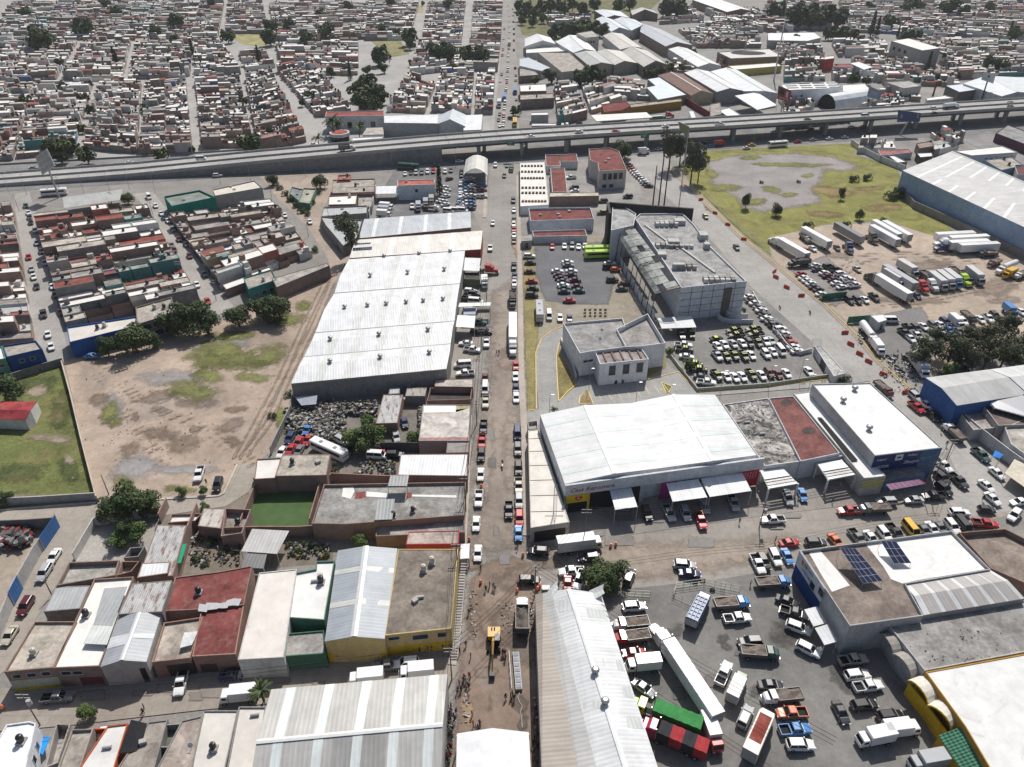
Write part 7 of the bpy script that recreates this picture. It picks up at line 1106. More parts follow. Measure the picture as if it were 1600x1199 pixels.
def tipper(label,x,y,d,cab,body,stripe,L=9.5):
 p=G(x,y,2.5);q=G(x+d[0],y+d[1],2.5);h=math.atan2(q.y-p.y,q.x-p.x);t=thing('tipper_lorry',label,'lorry');A=L/2
 for n,m in cab_parts(A-.6,A+.9,1.15,2.75,hood=1.9,sleeper=1.0 if stripe else None)+[frame_part(-A,A+2),stacks(A-1.8)]+truck_wheels((-A+1,-A+2.3,A-2.2,A+2),1.0,.5,dual=(-A+1,-A+2.3,A-2.2)):o=m.build(n,t);o.color=(*cab,1);hasattr(m,'sub')and m.sub[1].build(m.sub[0],o)
 m=MB();N=12
 for k in range(N):
  x0,x1=lerp(-A-.6,A-2.0,k/N),lerp(-A-.6,A-2.0,(k+1)/N);c=body if not stripe else(body if(k//3)%2==0 else(.035,.035,.04));zz=3.3+(.14 if k%2 else 0)
  m.face([(x0,-1.28,zz),(x1,-1.28,3.3+(.14 if not k%2 else 0)),(x1,1.28,3.3+(.14 if not k%2 else 0)),(x0,1.28,zz)],'plaster',c)
  for s in(-1,1):m.face([(x0,s*1.28,1.1),(x1,s*1.28,1.1),(x1,s*1.28,3.3+(.14 if not k%2 else 0)),(x0,s*1.28,zz)],'plaster',c)
 for xx in(-A-.6,A-2.0):m.face([(xx,-1.28,1.1),(xx,1.28,1.1),(xx,1.28,3.35),(xx,-1.28,3.35)],'plaster',body)
 m.build('covered_body',t);t.location=(p.x,p.y,.2);t.rotation_euler=(0,0,h);return t
tipper('lime tractor lorry with a long bright green covered body',1047,1116,(-40,-16),(.42,.60,.04),(.05,.24,.07),False,9.6);tipper('red tractor lorry with a red and black striped covered body',1055,1151,(-40,-17),(.40,.03,.08),(.36,.04,.045),True,9.6)
t=place('G','b',1091,952,(4,-8),'blue refuse lorry with frames on its body by the yard gate',zp=2,rgb=(.03,.10,.25),near=True);t['category']='refuse lorry'
t=place('c','b',1207,911,(8,-.5),'old blue flatbed stall lorry at the corner of the wholesale wall',zp=1.2)
t=place('v','w',314,247,(8,-.5),'white van climbing the left end of the flyover ramp',z=4.0,zp=5)
t=place('D','w',816,962,(0,-8),'dump lorry with a white cab and dark load beside the excavated road',zp=1.5)
t=place('D','k',801,469,(0,8),'black dump lorry parked nose to nose with the white tractor on the main road',zp=1.5);t=place('S','w',801.3,519,(0,8),'white tractor with a long white box trailer on the main road',zp=3.6)
t=thing('excavator','yellow wheeled excavator digging up the main road','excavator',G(772,1000,.2));YL=(.52,.29,.03);px=G(772,1000)
def ex(name,f):m=MB();f(m);return m.build(name,t)
X0,Y0=px.x,px.y
ex('undercarriage',lambda m:m.box((X0,Y0-1.5,.8),(1.6,4.6,.5),'rubber'));
for sx in(-1,1):
 for dy in(0,-3.2):
  m=MB();m.tube((X0+sx*1.0,Y0+dy,.55),(X0+sx*1.5,Y0+dy,.55),.55,.55,'rubber',n=12);m.build('wheel',t)
ex('engine_body',lambda m:m.loft([[Vector((X0+x,Y0+y,z))for x,y in((-1.35,-1.0),(1.35,-1.0),(1.4,1.6),(-1.4,1.6))]for z in(1.2,2.0,2.45)],'paint_gloss',YL));ex('exhaust_vent',lambda m:[m.box((X0+a,Y0+.9+b,2.5),(.25,.35,.12),'rubber')for a in(-.5,.1)for b in(-.2,.3)])
ex('cab',lambda m:(m.box((X0+.75,Y0-1.7,2.2),(1.1,1.7,1.8),'glass'),m.box((X0+.75,Y0-1.7,3.15),(1.15,1.75,.12),'paint_gloss',(.10,.10,.11))))
bp=[Vector((X0-.1,Y0-1.2,2.1)),Vector((X0-.1,Y0-4.0,4.4)),Vector((X0-.15,Y0-6.6,3.6)),Vector((X0-.2,Y0-9.2,1.4))]
ex('boom',lambda m:(m.tube(bp[0],bp[1],.28,.34,'paint_gloss',YL,n=4),m.tube(bp[1],bp[2],.34,.24,'paint_gloss',YL,n=4)));ex('stick',lambda m:m.tube(bp[2],bp[3],.26,.18,'paint_gloss',(.22,.15,.04),n=4));ex('hydraulic_cylinder',lambda m:m.tube(bp[1]+Vector((0,0,.45)),bp[2]+Vector((0,0,.3)),.08,.08,'alloy'))
ex('bucket',lambda m:m.loft([[bp[3]+Vector((x*.55,y,z))for y,z in((.1,.2),(-.9,.1),(-1.0,-.9),(-.2,-1.2),(.2,-.6))]for x in(-1,1)],'paint_gloss',(.06,.055,.05)))
t.scale=(.86,.86,.86)
place('M','w',785,728,(0,8),'white motorcycle ridden down the middle of the main road',near=True);place('M','d',1219,479,(6,8),'dark motorcycle on the avenue beside the row of parked cars',near=True);place('M','d',1266,487,(6,8),'dark motorcycle on the avenue near the truck yard kerb',near=True)
for k,(x,y)in enumerate(((1388,556),(1396,561),(1402,572),(1408,578),(1392,566),(1400,556))):place('M','kwdkwd'[k],x,y,(6,3),'one of six motorcycles parked in the weedy strip beside the avenue kerb','motorcycles in the weedy strip',near=False)
for e,far in PROTO.values():
 for o in[x for c in e.children for x in c.children]+list(e.children)+[e,far]:bpy.data.objects.remove(o)
# TREES
def crown(mb,lobes,n,leaf,cols,rng,up=0.35):
 for _ in range(n):
  c,r,k=rng.choice(lobes);v=Vector((rng.gauss(0,1),rng.gauss(0,1),rng.gauss(0,1)+up)).normalized();p=Vector(c)+v*r*rng.uniform(.62,1.05)**.6
  nn=(v+Vector((rng.gauss(0,.5),rng.gauss(0,.5),rng.gauss(0,.5)+.25))).normalized();a=nn.orthogonal().normalized();b=nn.cross(a);th=rng.random()*6.28;a,b=a*math.cos(th)+b*math.sin(th),b*math.cos(th)-a*math.sin(th);s=leaf*rng.uniform(.6,1.3)
  cc=cols[k%len(cols)];f=rng.uniform(.72,1.3);mb.face([p-a*s-b*s*.5,p+a*s-b*s*.45,p+a*s*.8+b*s*.5,p-a*s*.7+b*s*.55],'leaf',(cc[0]*f,cc[1]*f,cc[2]*f))
GRN=[(.060,.088,.034),(.080,.108,.042),(.110,.135,.052),(.048,.070,.030)];GUM=[(.088,.098,.052),(.112,.118,.062),(.068,.078,.046)];LIT=[(.085,.13,.038),(.105,.15,.045),(.065,.10,.032)];DRK=[(.032,.046,.024),(.042,.056,.028)]
TP={}
def tree_parts(kind,seed):
 g=random.Random(seed);tr,cr=MB(),MB()
 if kind in('broad','light','gum','low'):
  L=[];n={'broad':12,'light':9,'gum':13,'low':8}[kind]
  for i in range(n):
   a=g.random()*6.28;d=g.random()**.5*.7;r=g.uniform(.34,.54)*(.8 if kind=='gum' else 1);L.append(((d*math.cos(a),d*math.sin(a),(1.5 if kind=='gum' else 1.0)+g.uniform(-.42,.45)*(1.25 if kind=='gum' else 1)),r,i))
  cols={'broad':GRN,'light':LIT,'gum':GUM,'low':GRN}[kind];crown(cr,L,{'broad':3600,'light':2600,'gum':2400,'low':420}[kind],{'broad':.06,'light':.065,'gum':.055,'low':.19}[kind],cols,g)
  tr.tube((0,0,-.05),(.03,.02,.75),.075,.05,'bark',n=7)
  for c,r,i in L[:6]:tr.tube((.03,.02,.7),(c[0]*.8,c[1]*.8,c[2]-.05),.045,.012,'bark',n=5)
 elif kind=='cypress':
  L=[((0,0,.35+.3*i),.42-.035*i,i)for i in range(9)];crown(cr,L,900,.07,DRK,g,.2);tr.tube((0,0,0),(0,0,2.4),.07,.03,'bark')
 elif kind=='palm':
  tr.tube((0,0,0),(.05,.03,1.5),.07,.05,'bark',n=7)
  for k in range(22):
   a=k*2.4;el=g.uniform(.1,1.1);q=Vector((.05,.03,1.5));d=Vector((math.cos(a)*math.cos(el),math.sin(a)*math.cos(el),math.sin(el)))
   for s in range(5):
    q2=q+d*.24;d.z-=.26;d.normalize();side=Vector((-math.sin(a),math.cos(a),0))*(.11 if s<4 else .04);c=g.choice(GRN)
    for sg in(-1,1):cr.face([q,q2,q2+side*sg-Vector((0,0,.05)),q+side*sg-Vector((0,0,.05))],'leaf',c)
    q=q2
 else:
  L=[((g.uniform(-.6,.6),g.uniform(-.6,.6),g.uniform(.2,.7)),g.uniform(.25,.45),i)for i in range(8)];crown(cr,L,700 if kind=='shrub' else 500,.08,GRN if kind=='shrub' else LIT,g)
  for c,r,i in L[:4]:tr.tube((0,0,0),c,.04,.01,'bark',n=4)
 return tr,cr
def tree(kind,x,y,rp,label,group=None,squash=1.0,name=None):
 v=R.randrange(3)if kind in('broad','gum','low','light')else 0;key=(kind,v)
 if key not in TP:
  tr,cr=tree_parts(kind,11*v+len(kind));a,b=tr.build('trunk'),cr.build('crown');TP[key]=(a.data,b.data);bpy.data.objects.remove(a);bpy.data.objects.remove(b)
 g0=G(x,y,3.0);r=rp*math.hypot(g0.y,CAMZ)/F;hc={'cypress':1.3,'palm':1.5,'shrub':.45,'weed':.45,'gum':1.5}.get(kind,1.05)*r*squash;p=G(x,y,hc)
 nm=name or{'palm':'palm_tree','cypress':'cypress_tree','shrub':'shrub','weed':'shrub','gum':'gum_tree'}.get(kind,'tree');t=thing(nm,label,nm.split('_')[-1],(p.x,p.y,0),group);t.scale=(r,r,r*squash);t.rotation_euler=(0,0,R.random()*6.28)
 for d,n in zip(TP[key],('trunk','crown')):o=bpy.data.objects.new(n,d);COL.objects.link(o);o.parent=t
 return t
def grove(kind,where,pts,group,squash=1.0,end='the left'):
 for i,q in enumerate(pts):
  nm={'cypress':'dark cypress','palm':'palm','shrub':'low dark shrub','weed':'low green bush','gum':'tall gum tree','light':'pale green leafy tree'}.get(kind,'dark leafy tree');tree(kind,q[0],q[1],q[2],'%s %s'%(nm,where)if len(pts)==1 else '%s %s from %s, %s'%(ORD[i]if i<20 else ORD[i],nm,end,where),group,squash=q[3]if len(q)>3 else squash)
grove('broad','along the foot of the colony houses',[(165,540,17),(207,526,27),(238,530,15),(272,502,24),(296,496,28),(322,503,20),(370,492,20),(408,480,22),(434,478,24)],'shade trees along the dirt lot');grove('broad','beside the grey yard canopy',[(172,309,9),(198,309,10)],'round trees by the yard canopy')
grove('broad','in the grassy field',[(12,607,24),(8,778,12)],'field trees');grove('light','on the street kerb below the dirt lot',[(283,768,9),(317,766,8)],'kerb trees');grove('broad','over the street below the dirt lot',[(172,792,22),(200,786,32),(230,788,22)],'big trees at the dirt lot foot');grove('light','in the leafy patio',[(206,828,20),(182,846,18,.7)],'patio trees');grove('light','beside the striped brick house roof',[(318,792,8)],None);grove('light','on the street in front of the orange garage',[(136,1115,15)],None);grove('palm','leaning over the street beside the grey warehouse',[(408,1078,18)],None)
grove('light','in the middle of the junkyard',[(560,682,24),(582,678,20),(646,684,14),(575,660,14)],'junkyard trees');grove('shrub','below the junkyard bus',[(522,733,14),(552,744,9),(425,650,9),(452,615,9),(448,702,8),(500,680,8),(540,640,9),(476,628,8),(520,664,8)],'junkyard shrubs');grove('light','behind the yellow-fronted shed',[(563,846,13)],None);grove('shrub','in the scrap yard behind the cream roof',[(480,850,9),(466,862,9),(350,862,9),(330,850,8),(308,872,9),(362,846,8),(498,858,8),(452,852,8),(510,868,7),(320,882,7)],'scrap yard shrubs')
grove('gum','beside the cream solar roof',[(546,360,21,1.35)],None);grove('cypress','beside the red-roofed dealer office',[(686,285,15)],None);grove('shrub','in the hedge between the two dirt tracks',[(430,286,7),(437,293,7),(446,302,7),(454,311,8),(463,320,8),(472,329,8),(481,334,7),(496,300,7),(487,316,7)],'hedge between the dirt tracks');grove('broad','at the top of the two dirt tracks',[(425,281,9),(499,282,12)],'trees at the dirt tracks');grove('shrub','on the roofs right of the second street',[(493,390,8),(348,318,9),(300,350,9),(186,415,10),(200,445,12)],'courtyard shrubs')
grove('low','beyond the flyover on the left',[(90,232,20),(108,226,14),(134,242,14),(251,240,10),(299,233,6),(321,221,6),(388,223,17),(115,191,7),(40,157,9),(24,181,6),(142,172,9),(129,152,8),(139,132,6),(130,41,13),(57,58,18),(72,60,10),(37,19,9),(240,47,10),(272,32,12),(207,39,6),(355,55,10),(275,62,9),(94,97,7),(95,140,6),(180,18,9),(165,5,8),(330,5,8)],'trees in the far left town')
grove('low','in the park clump left of the far road',[(556,142,14),(572,132,16),(590,140,14),(565,158,14),(582,160,14),(597,150,11),(571,147,18)],'park clump');grove('low','in the far town left of the main road',[(471,160,6),(517,111,8),(572,109,7),(599,105,8),(595,85,14),(639,57,12),(640,66,9),(683,80,14),(698,80,14),(730,84,12),(755,83,12),(421,56,12),(424,40,10),(451,37,9),(507,47,12),(482,58,12),(605,50,6),(622,50,6),(592,45,8),(712,105,6),(657,160,5),(543,30,5),(500,21,7),(545,10,8),(700,5,8),(610,2,9)],'trees in the far middle town');grove('cypress','among the far left houses',[(179,92,10),(183,96,9),(300,78,9),(546,112,9),(403,88,9)],'far cypresses');grove('palm','in front of the red-striped white building',[(519,190,13),(526,194,12),(560,198,11),(497,216,9)],'palms behind the ramp')
grove('low','in the wooded plot right of the far road',[(815,22,9),(826,12,10),(838,20,9),(812,8,8),(850,10,10),(866,6,10),(880,12,10),(895,6,9),(912,14,11),(930,6,9),(967,9,9),(985,4,9),(815,30,7),(832,34,7),(870,46,10),(884,48,12),(898,46,12),(912,44,12),(926,42,11),(938,46,10),(862,52,8),(850,28,7)],'wooded plot beyond the flyover');grove('low','among the grey gabled workshops',[(861,117,11),(835,125,7),(908,120,12),(922,116,14),(936,118,11),(1012,113,7),(1022,112,8),(1036,110,8),(1048,107,7),(1065,107,7),(1042,12,12),(1056,8,14),(1066,16,10),(806,172,8)],'trees among the workshops');grove('low','in the far right town',[(1215,15,13),(1244,24,15),(1260,20,16),(1274,28,13),(1294,24,15),(1310,28,13),(1296,52,9),(1308,50,10),(1322,52,10),(1334,54,8),(1247,60,7),(1394,34,11),(1418,55,10),(1430,56,9),(1417,9,10),(1436,8,9),(1482,9,13),(1505,16,9),(1552,98,11),(1566,102,11),(1335,121,9),(1590,52,11),(1345,60,6),(1360,10,7),(1550,10,8),(1470,88,7),(1500,75,8)],'trees in the far right town');fy=[(R.uniform(-5,770),4+225*R.random()**1.7)for _ in range(52)];grove('low','scattered among the far left houses',sorted((x,min(y,150 if x>480 else 225),3.2+y*.022)for x,y in fy),'scattered far left trees');grove('low','scattered among the far right houses',sorted((R.uniform(1080,1600),y,3.2+y*.02)for y in(4+130*R.random()**1.5 for _ in range(30))),'scattered far right trees')
grove('cypress','in the far right town',[(1364,40,11),(1372,43,9),(1451,100,10),(1404,50,6),(1579,46,7)],'far right cypresses')
grove('broad','beside the red-roofed hall',[(973,232,15)],None);grove('gum','between the avenue and the wild field',[(1050,224,18,1.3),(1066,226,16,1.3),(1084,248,18,1.3),(1094,258,14,1.2)],'gum trees by the avenue');grove('shrub','in the wild field',[(1334,280,9),(1355,278,9),(1394,306,12),(1408,300,15),(1420,304,12),(1262,353,10),(1322,352,9),(1380,345,8),(1248,284,4),(1190,285,4)],'shrubs in the wild field');grove('broad','standing alone in the wild field',[(1167,313,8,1.6),(1214,326,9,1.2),(1316,302,6,1.6),(1345,334,7,1.4)],'lone trees in the wild field')
grove('gum','in the grove beside the blue-walled shed',[(1436,554,18),(1452,540,22),(1470,530,20),(1486,552,18),(1502,540,24),(1522,528,24),(1546,520,24),(1548,546,24),(1576,506,22),(1592,530,24),(1574,548,24),(1600,560,22),(1520,556,20)],'gum tree grove');grove('light','in the gum tree grove',[(1483,578,14),(1496,560,12)],'light trees in the grove');grove('shrub','beside the police lot gatehouse',[(1308,593,9),(1322,593,10),(1162,484,5),(1142,494,4)],'shrubs by the gatehouse');grove('broad','at the torn end of the long gabled warehouse',[(936,898,26),(958,896,24),(946,912,22)],'trees by the torn roof');grove('light','at the left edge of the police lot',[(1074,570,10),(1049,549,7)],'trees by the police lot')
grove('shrub','in the planted bed beside the gravel car park',[(914+8*(i%5),484+5*(i//5),2.6)for i in range(15)],'planted bed');grove('palm','on the pavement behind the double-gable store',[(866,640,7)],None)
# POLES, WIRES, SIGNS
def atY(px,py,Y):a=G(px,py,0);d=a-Vector((0,0,CAMZ));return Vector((0,0,CAMZ))+d*(Y/d.y)
def pole(x,y,top,label,arm=1.0,col=(.20,.17,.15),group=None,r=.14,transformer=False,lamp=0):
 p=G(x,y);zt=top if isinstance(top,(int,float))else atY(top[0],top[1],p.y).z;t=thing('street_lamp' if lamp else 'utility_pole',label,'street lamp' if lamp else 'pole',p,group);m=MB();m.tube(p,p+Vector((0,0,zt)),r,r*.6,'plaster',col,n=7);m.build('post',t)
 if lamp:m=MB();m.tube(p+Vector((0,0,zt)),p+Vector((lamp,0,zt+.4)),.05,.05,'alloy');m.build('arm',t);m=MB();m.box(p+Vector((lamp,0,zt+.35)),(.8,.3,.15),'alloy');m.build('lamp_head',t)
 elif arm:
  for k,dz in((0,.3),(1,1.2)):m=MB();m.box(p+Vector((0,0,zt-dz)),(2.2*arm,.12,.14),'plaster',(.35,.33,.31));m.build('crossarm',t)
 if transformer:m=MB();m.tube(p+Vector((.45,0,zt-3)),p+Vector((.45,0,zt-1.9)),.38,.38,'plaster',(.42,.41,.4),n=10);m.build('transformer',t)
 return p+Vector((0,0,zt))
W1=pole(913,850,(915,795),'brown utility pole in front of the script-lettered store');W2=pole(1186,826,(1192,786),'utility pole with a pale transformer beside the green-framed porch',transformer=True);W3=pole(1440,772,(1462,724),'left of two leaning poles beside the striped awning',arm=0);W4=pole(1450,772,(1472,722),'right of two leaning poles beside the striped awning');W5=pole(1475,727,(1491,686),'pole on the avenue beside the blue mural')
W6=pole(63,1134,(42,1084),'utility pole with a transformer beside the ladder pickup',transformer=True);W7=pole(170,773,(156,742),'leaning wooden pole in the dirt lot corner',arm=0);W8=pole(82,932,(70,908),'short leaning pole on the street by the silver SUV',arm=0);W9=pole(745,664,(738,626),'pole on the left pavement beside the blotched roof');W10=pole(728,800,(731,742),'pole on the left pavement beside the red and white patched roof');W11=pole(716,905,(722,850),'pole on the pavement beside the slatted walkway');W12=pole(760,470,(760,432),'pole on the warehouse forecourt kerb');W13=pole(753,548,(754,512),'pole beside the white pickup on the forecourt');W14=pole(836,930,(830,885),'grey pole at the corner of the long gabled warehouse');W15=pole(706,1062,(708,1012),'pole at the corner of the grey gabled warehouse')
for i,(x,y,tx,ty)in enumerate(((1020,320,1026,259),(1029,321,1042.5,197),(1037.5,321,1045,262))):pole(x,y,(tx,ty),'%s of three tall brown poles behind the black screen wall'%('left','middle and tallest','right')[i],arm=0,col=(.10,.065,.06),group='three tall brown poles',r=.35)
pole(1057,352,(1072,205),'tall pale lamp mast rising behind the panelled office roof',arm=0,col=(.5,.5,.5),r=.25);pole(1209,126,(1220,32),'tall white mast beyond the flyover',arm=0,col=(.6,.6,.6),r=.6);pole(1457,152,(1464,128),'dark red mast beside the flyover shops',arm=0,col=(.20,.03,.03),r=.7)
for i,(x,y)in enumerate(((15,303),(42,305),(131,302),(172,300),(203,297),(243,301),(345,288),(392,285),(478,276),(613,262),(712,262),(815,258),(888,243),(1176,232))):pole(x,y,9.5,'%s tall thin street lamp from the left along the near service road'%ORD[i],arm=0,col=(.4,.4,.4),group='lamps along the service road',r=.09,lamp=1.4)
for i,(x,y)in enumerate(((858,652),(1044,636),(993,632),(1125,614),(1200,606),(1260,620),(920,610),(1248,596),(1300,614))):pole(x,y,7,'%s thin lamp post from the left beside the driveway'%ORD[i],arm=0,col=(.34,.32,.28),group='lamp posts along the driveway',r=.08,lamp=.8)
for i,(x,y)in enumerate(((95,300),(108,390),(118,470),(240,340),(285,440),(338,470),(30,330),(200,350),(425,312),(482,370),(515,350),(508,300),(330,408),(40,500))):pole(x,y,8,'%s utility pole from the left list of neighbourhood poles'%ORD[i]if False else 'slim utility pole %s'%('above the leftmost street mouth','left of the second house row','on the leftmost street kerb','at the top of the second street','midway on the second street','at the foot of the second street','left of the leftmost street','at the back of the row houses','at the top of the dirt fork','at the bend of the dirt track','where the dirt tracks meet','beside the brick fork house','beside the lower second street','beside the lower leftmost street')[i],r=.1)
def wires(a,b,label,n=3,sag=1.0,gap=.8):
 t=thing('overhead_wire',label,'wires',(a.x,a.y,0),'overhead wires');d=(b-a);s=Vector((-d.y,d.x,0)).normalized()
 for k in range(n):
  m=MB();o=s*(k-(n-1)/2)*gap;P=[a.lerp(b,i/8)+o-Vector((0,0,sag*4*(i/8)*(1-i/8)+.3))for i in range(9)]
  for p,q in zip(P[:-1],P[1:]):m.tube(p,q,(.045),.045,'rubber',n=3,caps=False)
  m.build('wire',t)
for a,b,l in((W1,W2,'wires strung across the front of the white awnings'),(W2,W4,'wires strung past the blue logo store'),(W9,W10,'wires along the left pavement past the patched roofs'),(W10,W11,'wires along the pavement past the yellow store'),(W12,W13,'wires over the warehouse forecourt'),(W13,W9,'wires along the left pavement past the junkyard'),(W11,W15,'wires beside the slatted walkway'),(W15,W14,'wires crossing the excavated road'),(W14,W14+Vector((46,-36,0)),'wires running over the long gabled warehouse into the lorry yard'),(W14,W1,'wires from the torn roof to the script-lettered store'),(W6,W15,'wires along the lower left street'),(W4,W5,'wires between the leaning poles and the avenue')):wires(a,b,l)
def billboard(label,c4,base,front,back=(.42,.43,.44),text=None,depth=.6,tcol=(.6,.62,.66),pcol=(.5,.5,.5),shapes=()):
 Y=G(*base).y;q=[atY(x,y,Y)for x,y in c4];w=(q[1]-q[0]).length;skew=-w*.25
 q[0].y+=skew*0;t=thing('billboard',label,'billboard',(G(*base).x,Y,0));m=MB();m.face(q,'paint_gloss',front);b=[v+Vector((0,depth,0))for v in q];m.face(b[::-1],'plaster',back)
 for i in range(4):m.face([b[i],b[(i+1)%4],q[(i+1)%4],q[i]],'plaster',back)
 m.build('panel',t);m=MB();c=(q[2]+q[3])/2;m.tube((G(*base).x,Y+depth/2,0),(c.x,Y+depth/2,c.z+.3),.45,.4,'plaster',pcol,n=10);m.build('pole',t)
 m=MB()
 for u in(.15,.5,.85):
  for f in(.2,.8):p=q[3].lerp(q[2],u).lerp(q[0].lerp(q[1],u),f);m.box(p+Vector((0,depth+.25,0)),(w*.3,.2,.25),'alloy')
 m.build('back_frame',t);d=(q[2]-q[3]).normalized();up=(q[0]-q[3]);h=up.length;up.normalize()
 for s,u,v,sz,c in(text or()):lettering(t,s,q[3]+d*w*u+up*h*v+Vector((0,-.08,0)),d,up,sz*h,'paint_gloss',c)
 for j,(u0,u1,v0,v1,c)in enumerate(shapes):m=MB();f=lambda u,v:q[3].lerp(q[2],u).lerp(q[0].lerp(q[1],u),v)+Vector((0,-.05-.02*j,0));m.face([f(u0,v0),f(u1,v0),f(u1,v1),f(u0,v1)],'paint_gloss',c);m.build('picture',t)
billboard('blue billboard with pale lettering on a single pole in front of the flyover',[(1404,171.7),(1439.6,177),(1437,190.4),(1402,191)],(1406,212),(.03,.06,.15),text=[('EXPO',.1,.3,.42,(.4,.44,.52)),('E',.78,.3,.45,(.3,.34,.44))])
billboard('red and black billboard with a white figure beyond the flyover',[(1216.7,134),(1236.7,142),(1234,160),(1214,154.7)],(1219,184),(.30,.04,.05),shapes=[(.08,.5,.4,.9,(.03,.02,.02)),(.62,.8,.3,.8,(.55,.42,.42)),(.1,.9,.1,.22,(.45,.2,.2))])
billboard('pale blue-grey billboard beside the barrel-roofed hall',[(1359,135),(1378,143),(1375,157),(1355,151)],(1352,176),(.30,.34,.40),shapes=[(.2,.7,.3,.7,(.42,.45,.5))]);billboard('white square sign with an emblem on a dark blue pole',[(1537,112),(1556,117),(1552,131),(1534,125)],(1532,163),(.58,.60,.60),pcol=(.03,.05,.12),shapes=[(.4,.58,.45,.75,(.12,.14,.2)),(.2,.8,.2,.3,(.42,.44,.46))])
billboard('white lattice-backed billboard seen from behind at the left end of the flyover',[(55,246),(72.5,232.5),(86,260),(66,274)],(92,309),(.55,.55,.54),shapes=[(.05+.3*i,.3+.3*i,.08+.31*j,.32+.31*j,(.40,.40,.39))for i in range(3)for j in range(3)]);billboard('narrow billboard edge among the gum trees by the flyover',[(1060,190),(1077,198),(1076,212),(1063,206)],(1071,250),(.30,.28,.16),back=(.5,.5,.48))
for lb,x0,x1,y0,y1,s in(('green road sign on the flyover above the main road',792,804,220,226.5,'CENTRO'),('green road sign on the flyover beside the round tree',1001,1014,208.5,215,'LEON')):
 z=8.8;p=G((x0+x1)/2,(y0+y1)/2,z);w=(G(x1,y0,z)-G(x0,y0,z)).length;t=thing('road_sign',lb,'sign',(p.x,p.y,0));m=MB();m.box((p.x,p.y-1.0,z),(w,.15,2.3),'paint_gloss',(.01,.13,.08));m.build('sign_panel',t);m=MB()
 for k in range(2):m.box((p.x-w*.1,p.y-1.1,z+.4-k*.8),(w*(.6-.15*k),.05,.25),'paint_gloss',(.5,.55,.52))
 m.build('sign_lines',t);m=MB();m.box((p.x,p.y-.3,z),(.2,1.4,.2),'alloy');m.build('bracket',t)
# BARRIERS, DRUMS, SMALL THINGS
def copies(first,lst,group,lab):
 for i,(x,y,a)in enumerate(lst):
  o=first if i==0 else dup(first,(0,0,0));o.location=G(x,y,.2);o.rotation_euler=(0,0,a);o['group']=group;o['label']=lab(i)
t=thing('plastic_barrier','','barrier');m=MB();m.loft([[Vector((x,y,z))for y,z in((-.35,0),(-.3,.3),(-.12,.5),(-.1,1.0),(.1,1.0),(.12,.5),(.3,.3),(.35,0))]for x in(-1.1,1.1)],'paint_gloss',(.55,.07,.04));m.build('body',t);m=MB();m.box((0,0,1.02),(.3,.12,.06),'rubber');m.build('filler_cap',t)
BP=[(1095,313,.3),(1117,334,-.8),(1137,352,-.7),(1162,375,-.5),(1210,425,.8),(1212,434,-.9),(1229,450,-.9),(1252,463,.1),(1320,521,.1),(1329,539,-.9),(1343,554,-.9),(1357,566,-.9),(1380,586,-.8),(1415,614,.2)]
copies(t,BP,'red barriers along the avenue',lambda i:'%s red plastic barrier from the flyover along the avenue'%ORD[i])
t=thing('traffic_drum','','drum');m=MB();m.loft([[Vector((r*math.cos(k*.628),r*math.sin(k*.628),z))for k in range(10)]for z,r in((0,.34),(.5,.3),(1.0,.25),(1.08,.12))],'paint_gloss',(.70,.14,.03));m.build('body',t);m=MB();m.loft([[Vector((r*math.cos(k*.628),r*math.sin(k*.628),z))for k in range(10)]for z,r in((.55,.31),(.72,.29))],'paint_gloss',(.7,.7,.68));m.build('stripe',t)
DP=[(751,912),(808,925),(840,922),(817,869),(954,855),(962,853),(733,845),(752,762),(5,1108),(843,918)];DL=['beside the people on the muddy road','behind the white-cabbed dump lorry','at the corner pole of the torn roof','near the black car on the corner','left of two on the wide street','right of two on the wide street','on the pavement behind the kiosk','between the parked cars on the left','on the lower left street edge','beside the white table at the torn roof']
copies(t,[(x,y,0)for x,y in DP],'orange traffic drums',lambda i:'orange traffic drum '+DL[i])
t=thing('tyre','','tyre');m=MB()
rr=[[Vector(((.42+.16*math.cos(b))*math.cos(a*.628),(.42+.16*math.cos(b))*math.sin(a*.628),.16+.16*math.sin(b)))for b in(0,1.57,3.14,4.71)]for a in range(11)];m.loft(rr,'rubber',caps=False);m.build('tread',t);copies(t,[(1086,911,0),(1098,908,0),(1113,923,0)],'tyres by the yard gate',lambda i:('left','upper right','lower right')[i]+' of three tyres lying by the yard gate')
def pipe_fence(label,pts,h=1.9,col=(.16,.19,.13)):
 q=[G(*p)for p in pts];t=thing('pipe_fence',label,'fence',q[0])
 for a,b in zip(q[:-1],q[1:]):
  m=MB();k=max(2,int((b-a).length/1.4))
  for z in(.3,1.1,h):m.tube(a+Vector((0,0,z)),b+Vector((0,0,z)),.045,.045,'paint_gloss',col,n=4)
  for i in range(k+1):p=a.lerp(b,i/k);m.tube(p,p+Vector((0,0,h)),.035,.035,'paint_gloss',col,n=4)
  m.build('fence_panel',t)
pipe_fence('low pipe fence around the drain by the lorry yard gate',[(1052,932),(1056,920),(1100,914),(1132,922)]);pipe_fence('brown pipe gate leaf at the right of the lorry yard entrance',[(1126,920),(1155,926)]);pipe_fence('pipe gate leaf at the left of the lorry yard entrance',[(980,932),(1015,934)]);pipe_fence('green pipe gate swung open beside the blue refuse lorry',[(1050,934),(1080,948)]);pipe_fence('mesh fence along the wild field beside the avenue',[(1098,302),(1130,335),(1165,366),(1205,398)],2.2,(.3,.3,.29));pipe_fence('mesh fence along the row of parked cars outside the police lot',[(1160,455),(1195,497),(1232,545)],2.0,(.35,.35,.35))
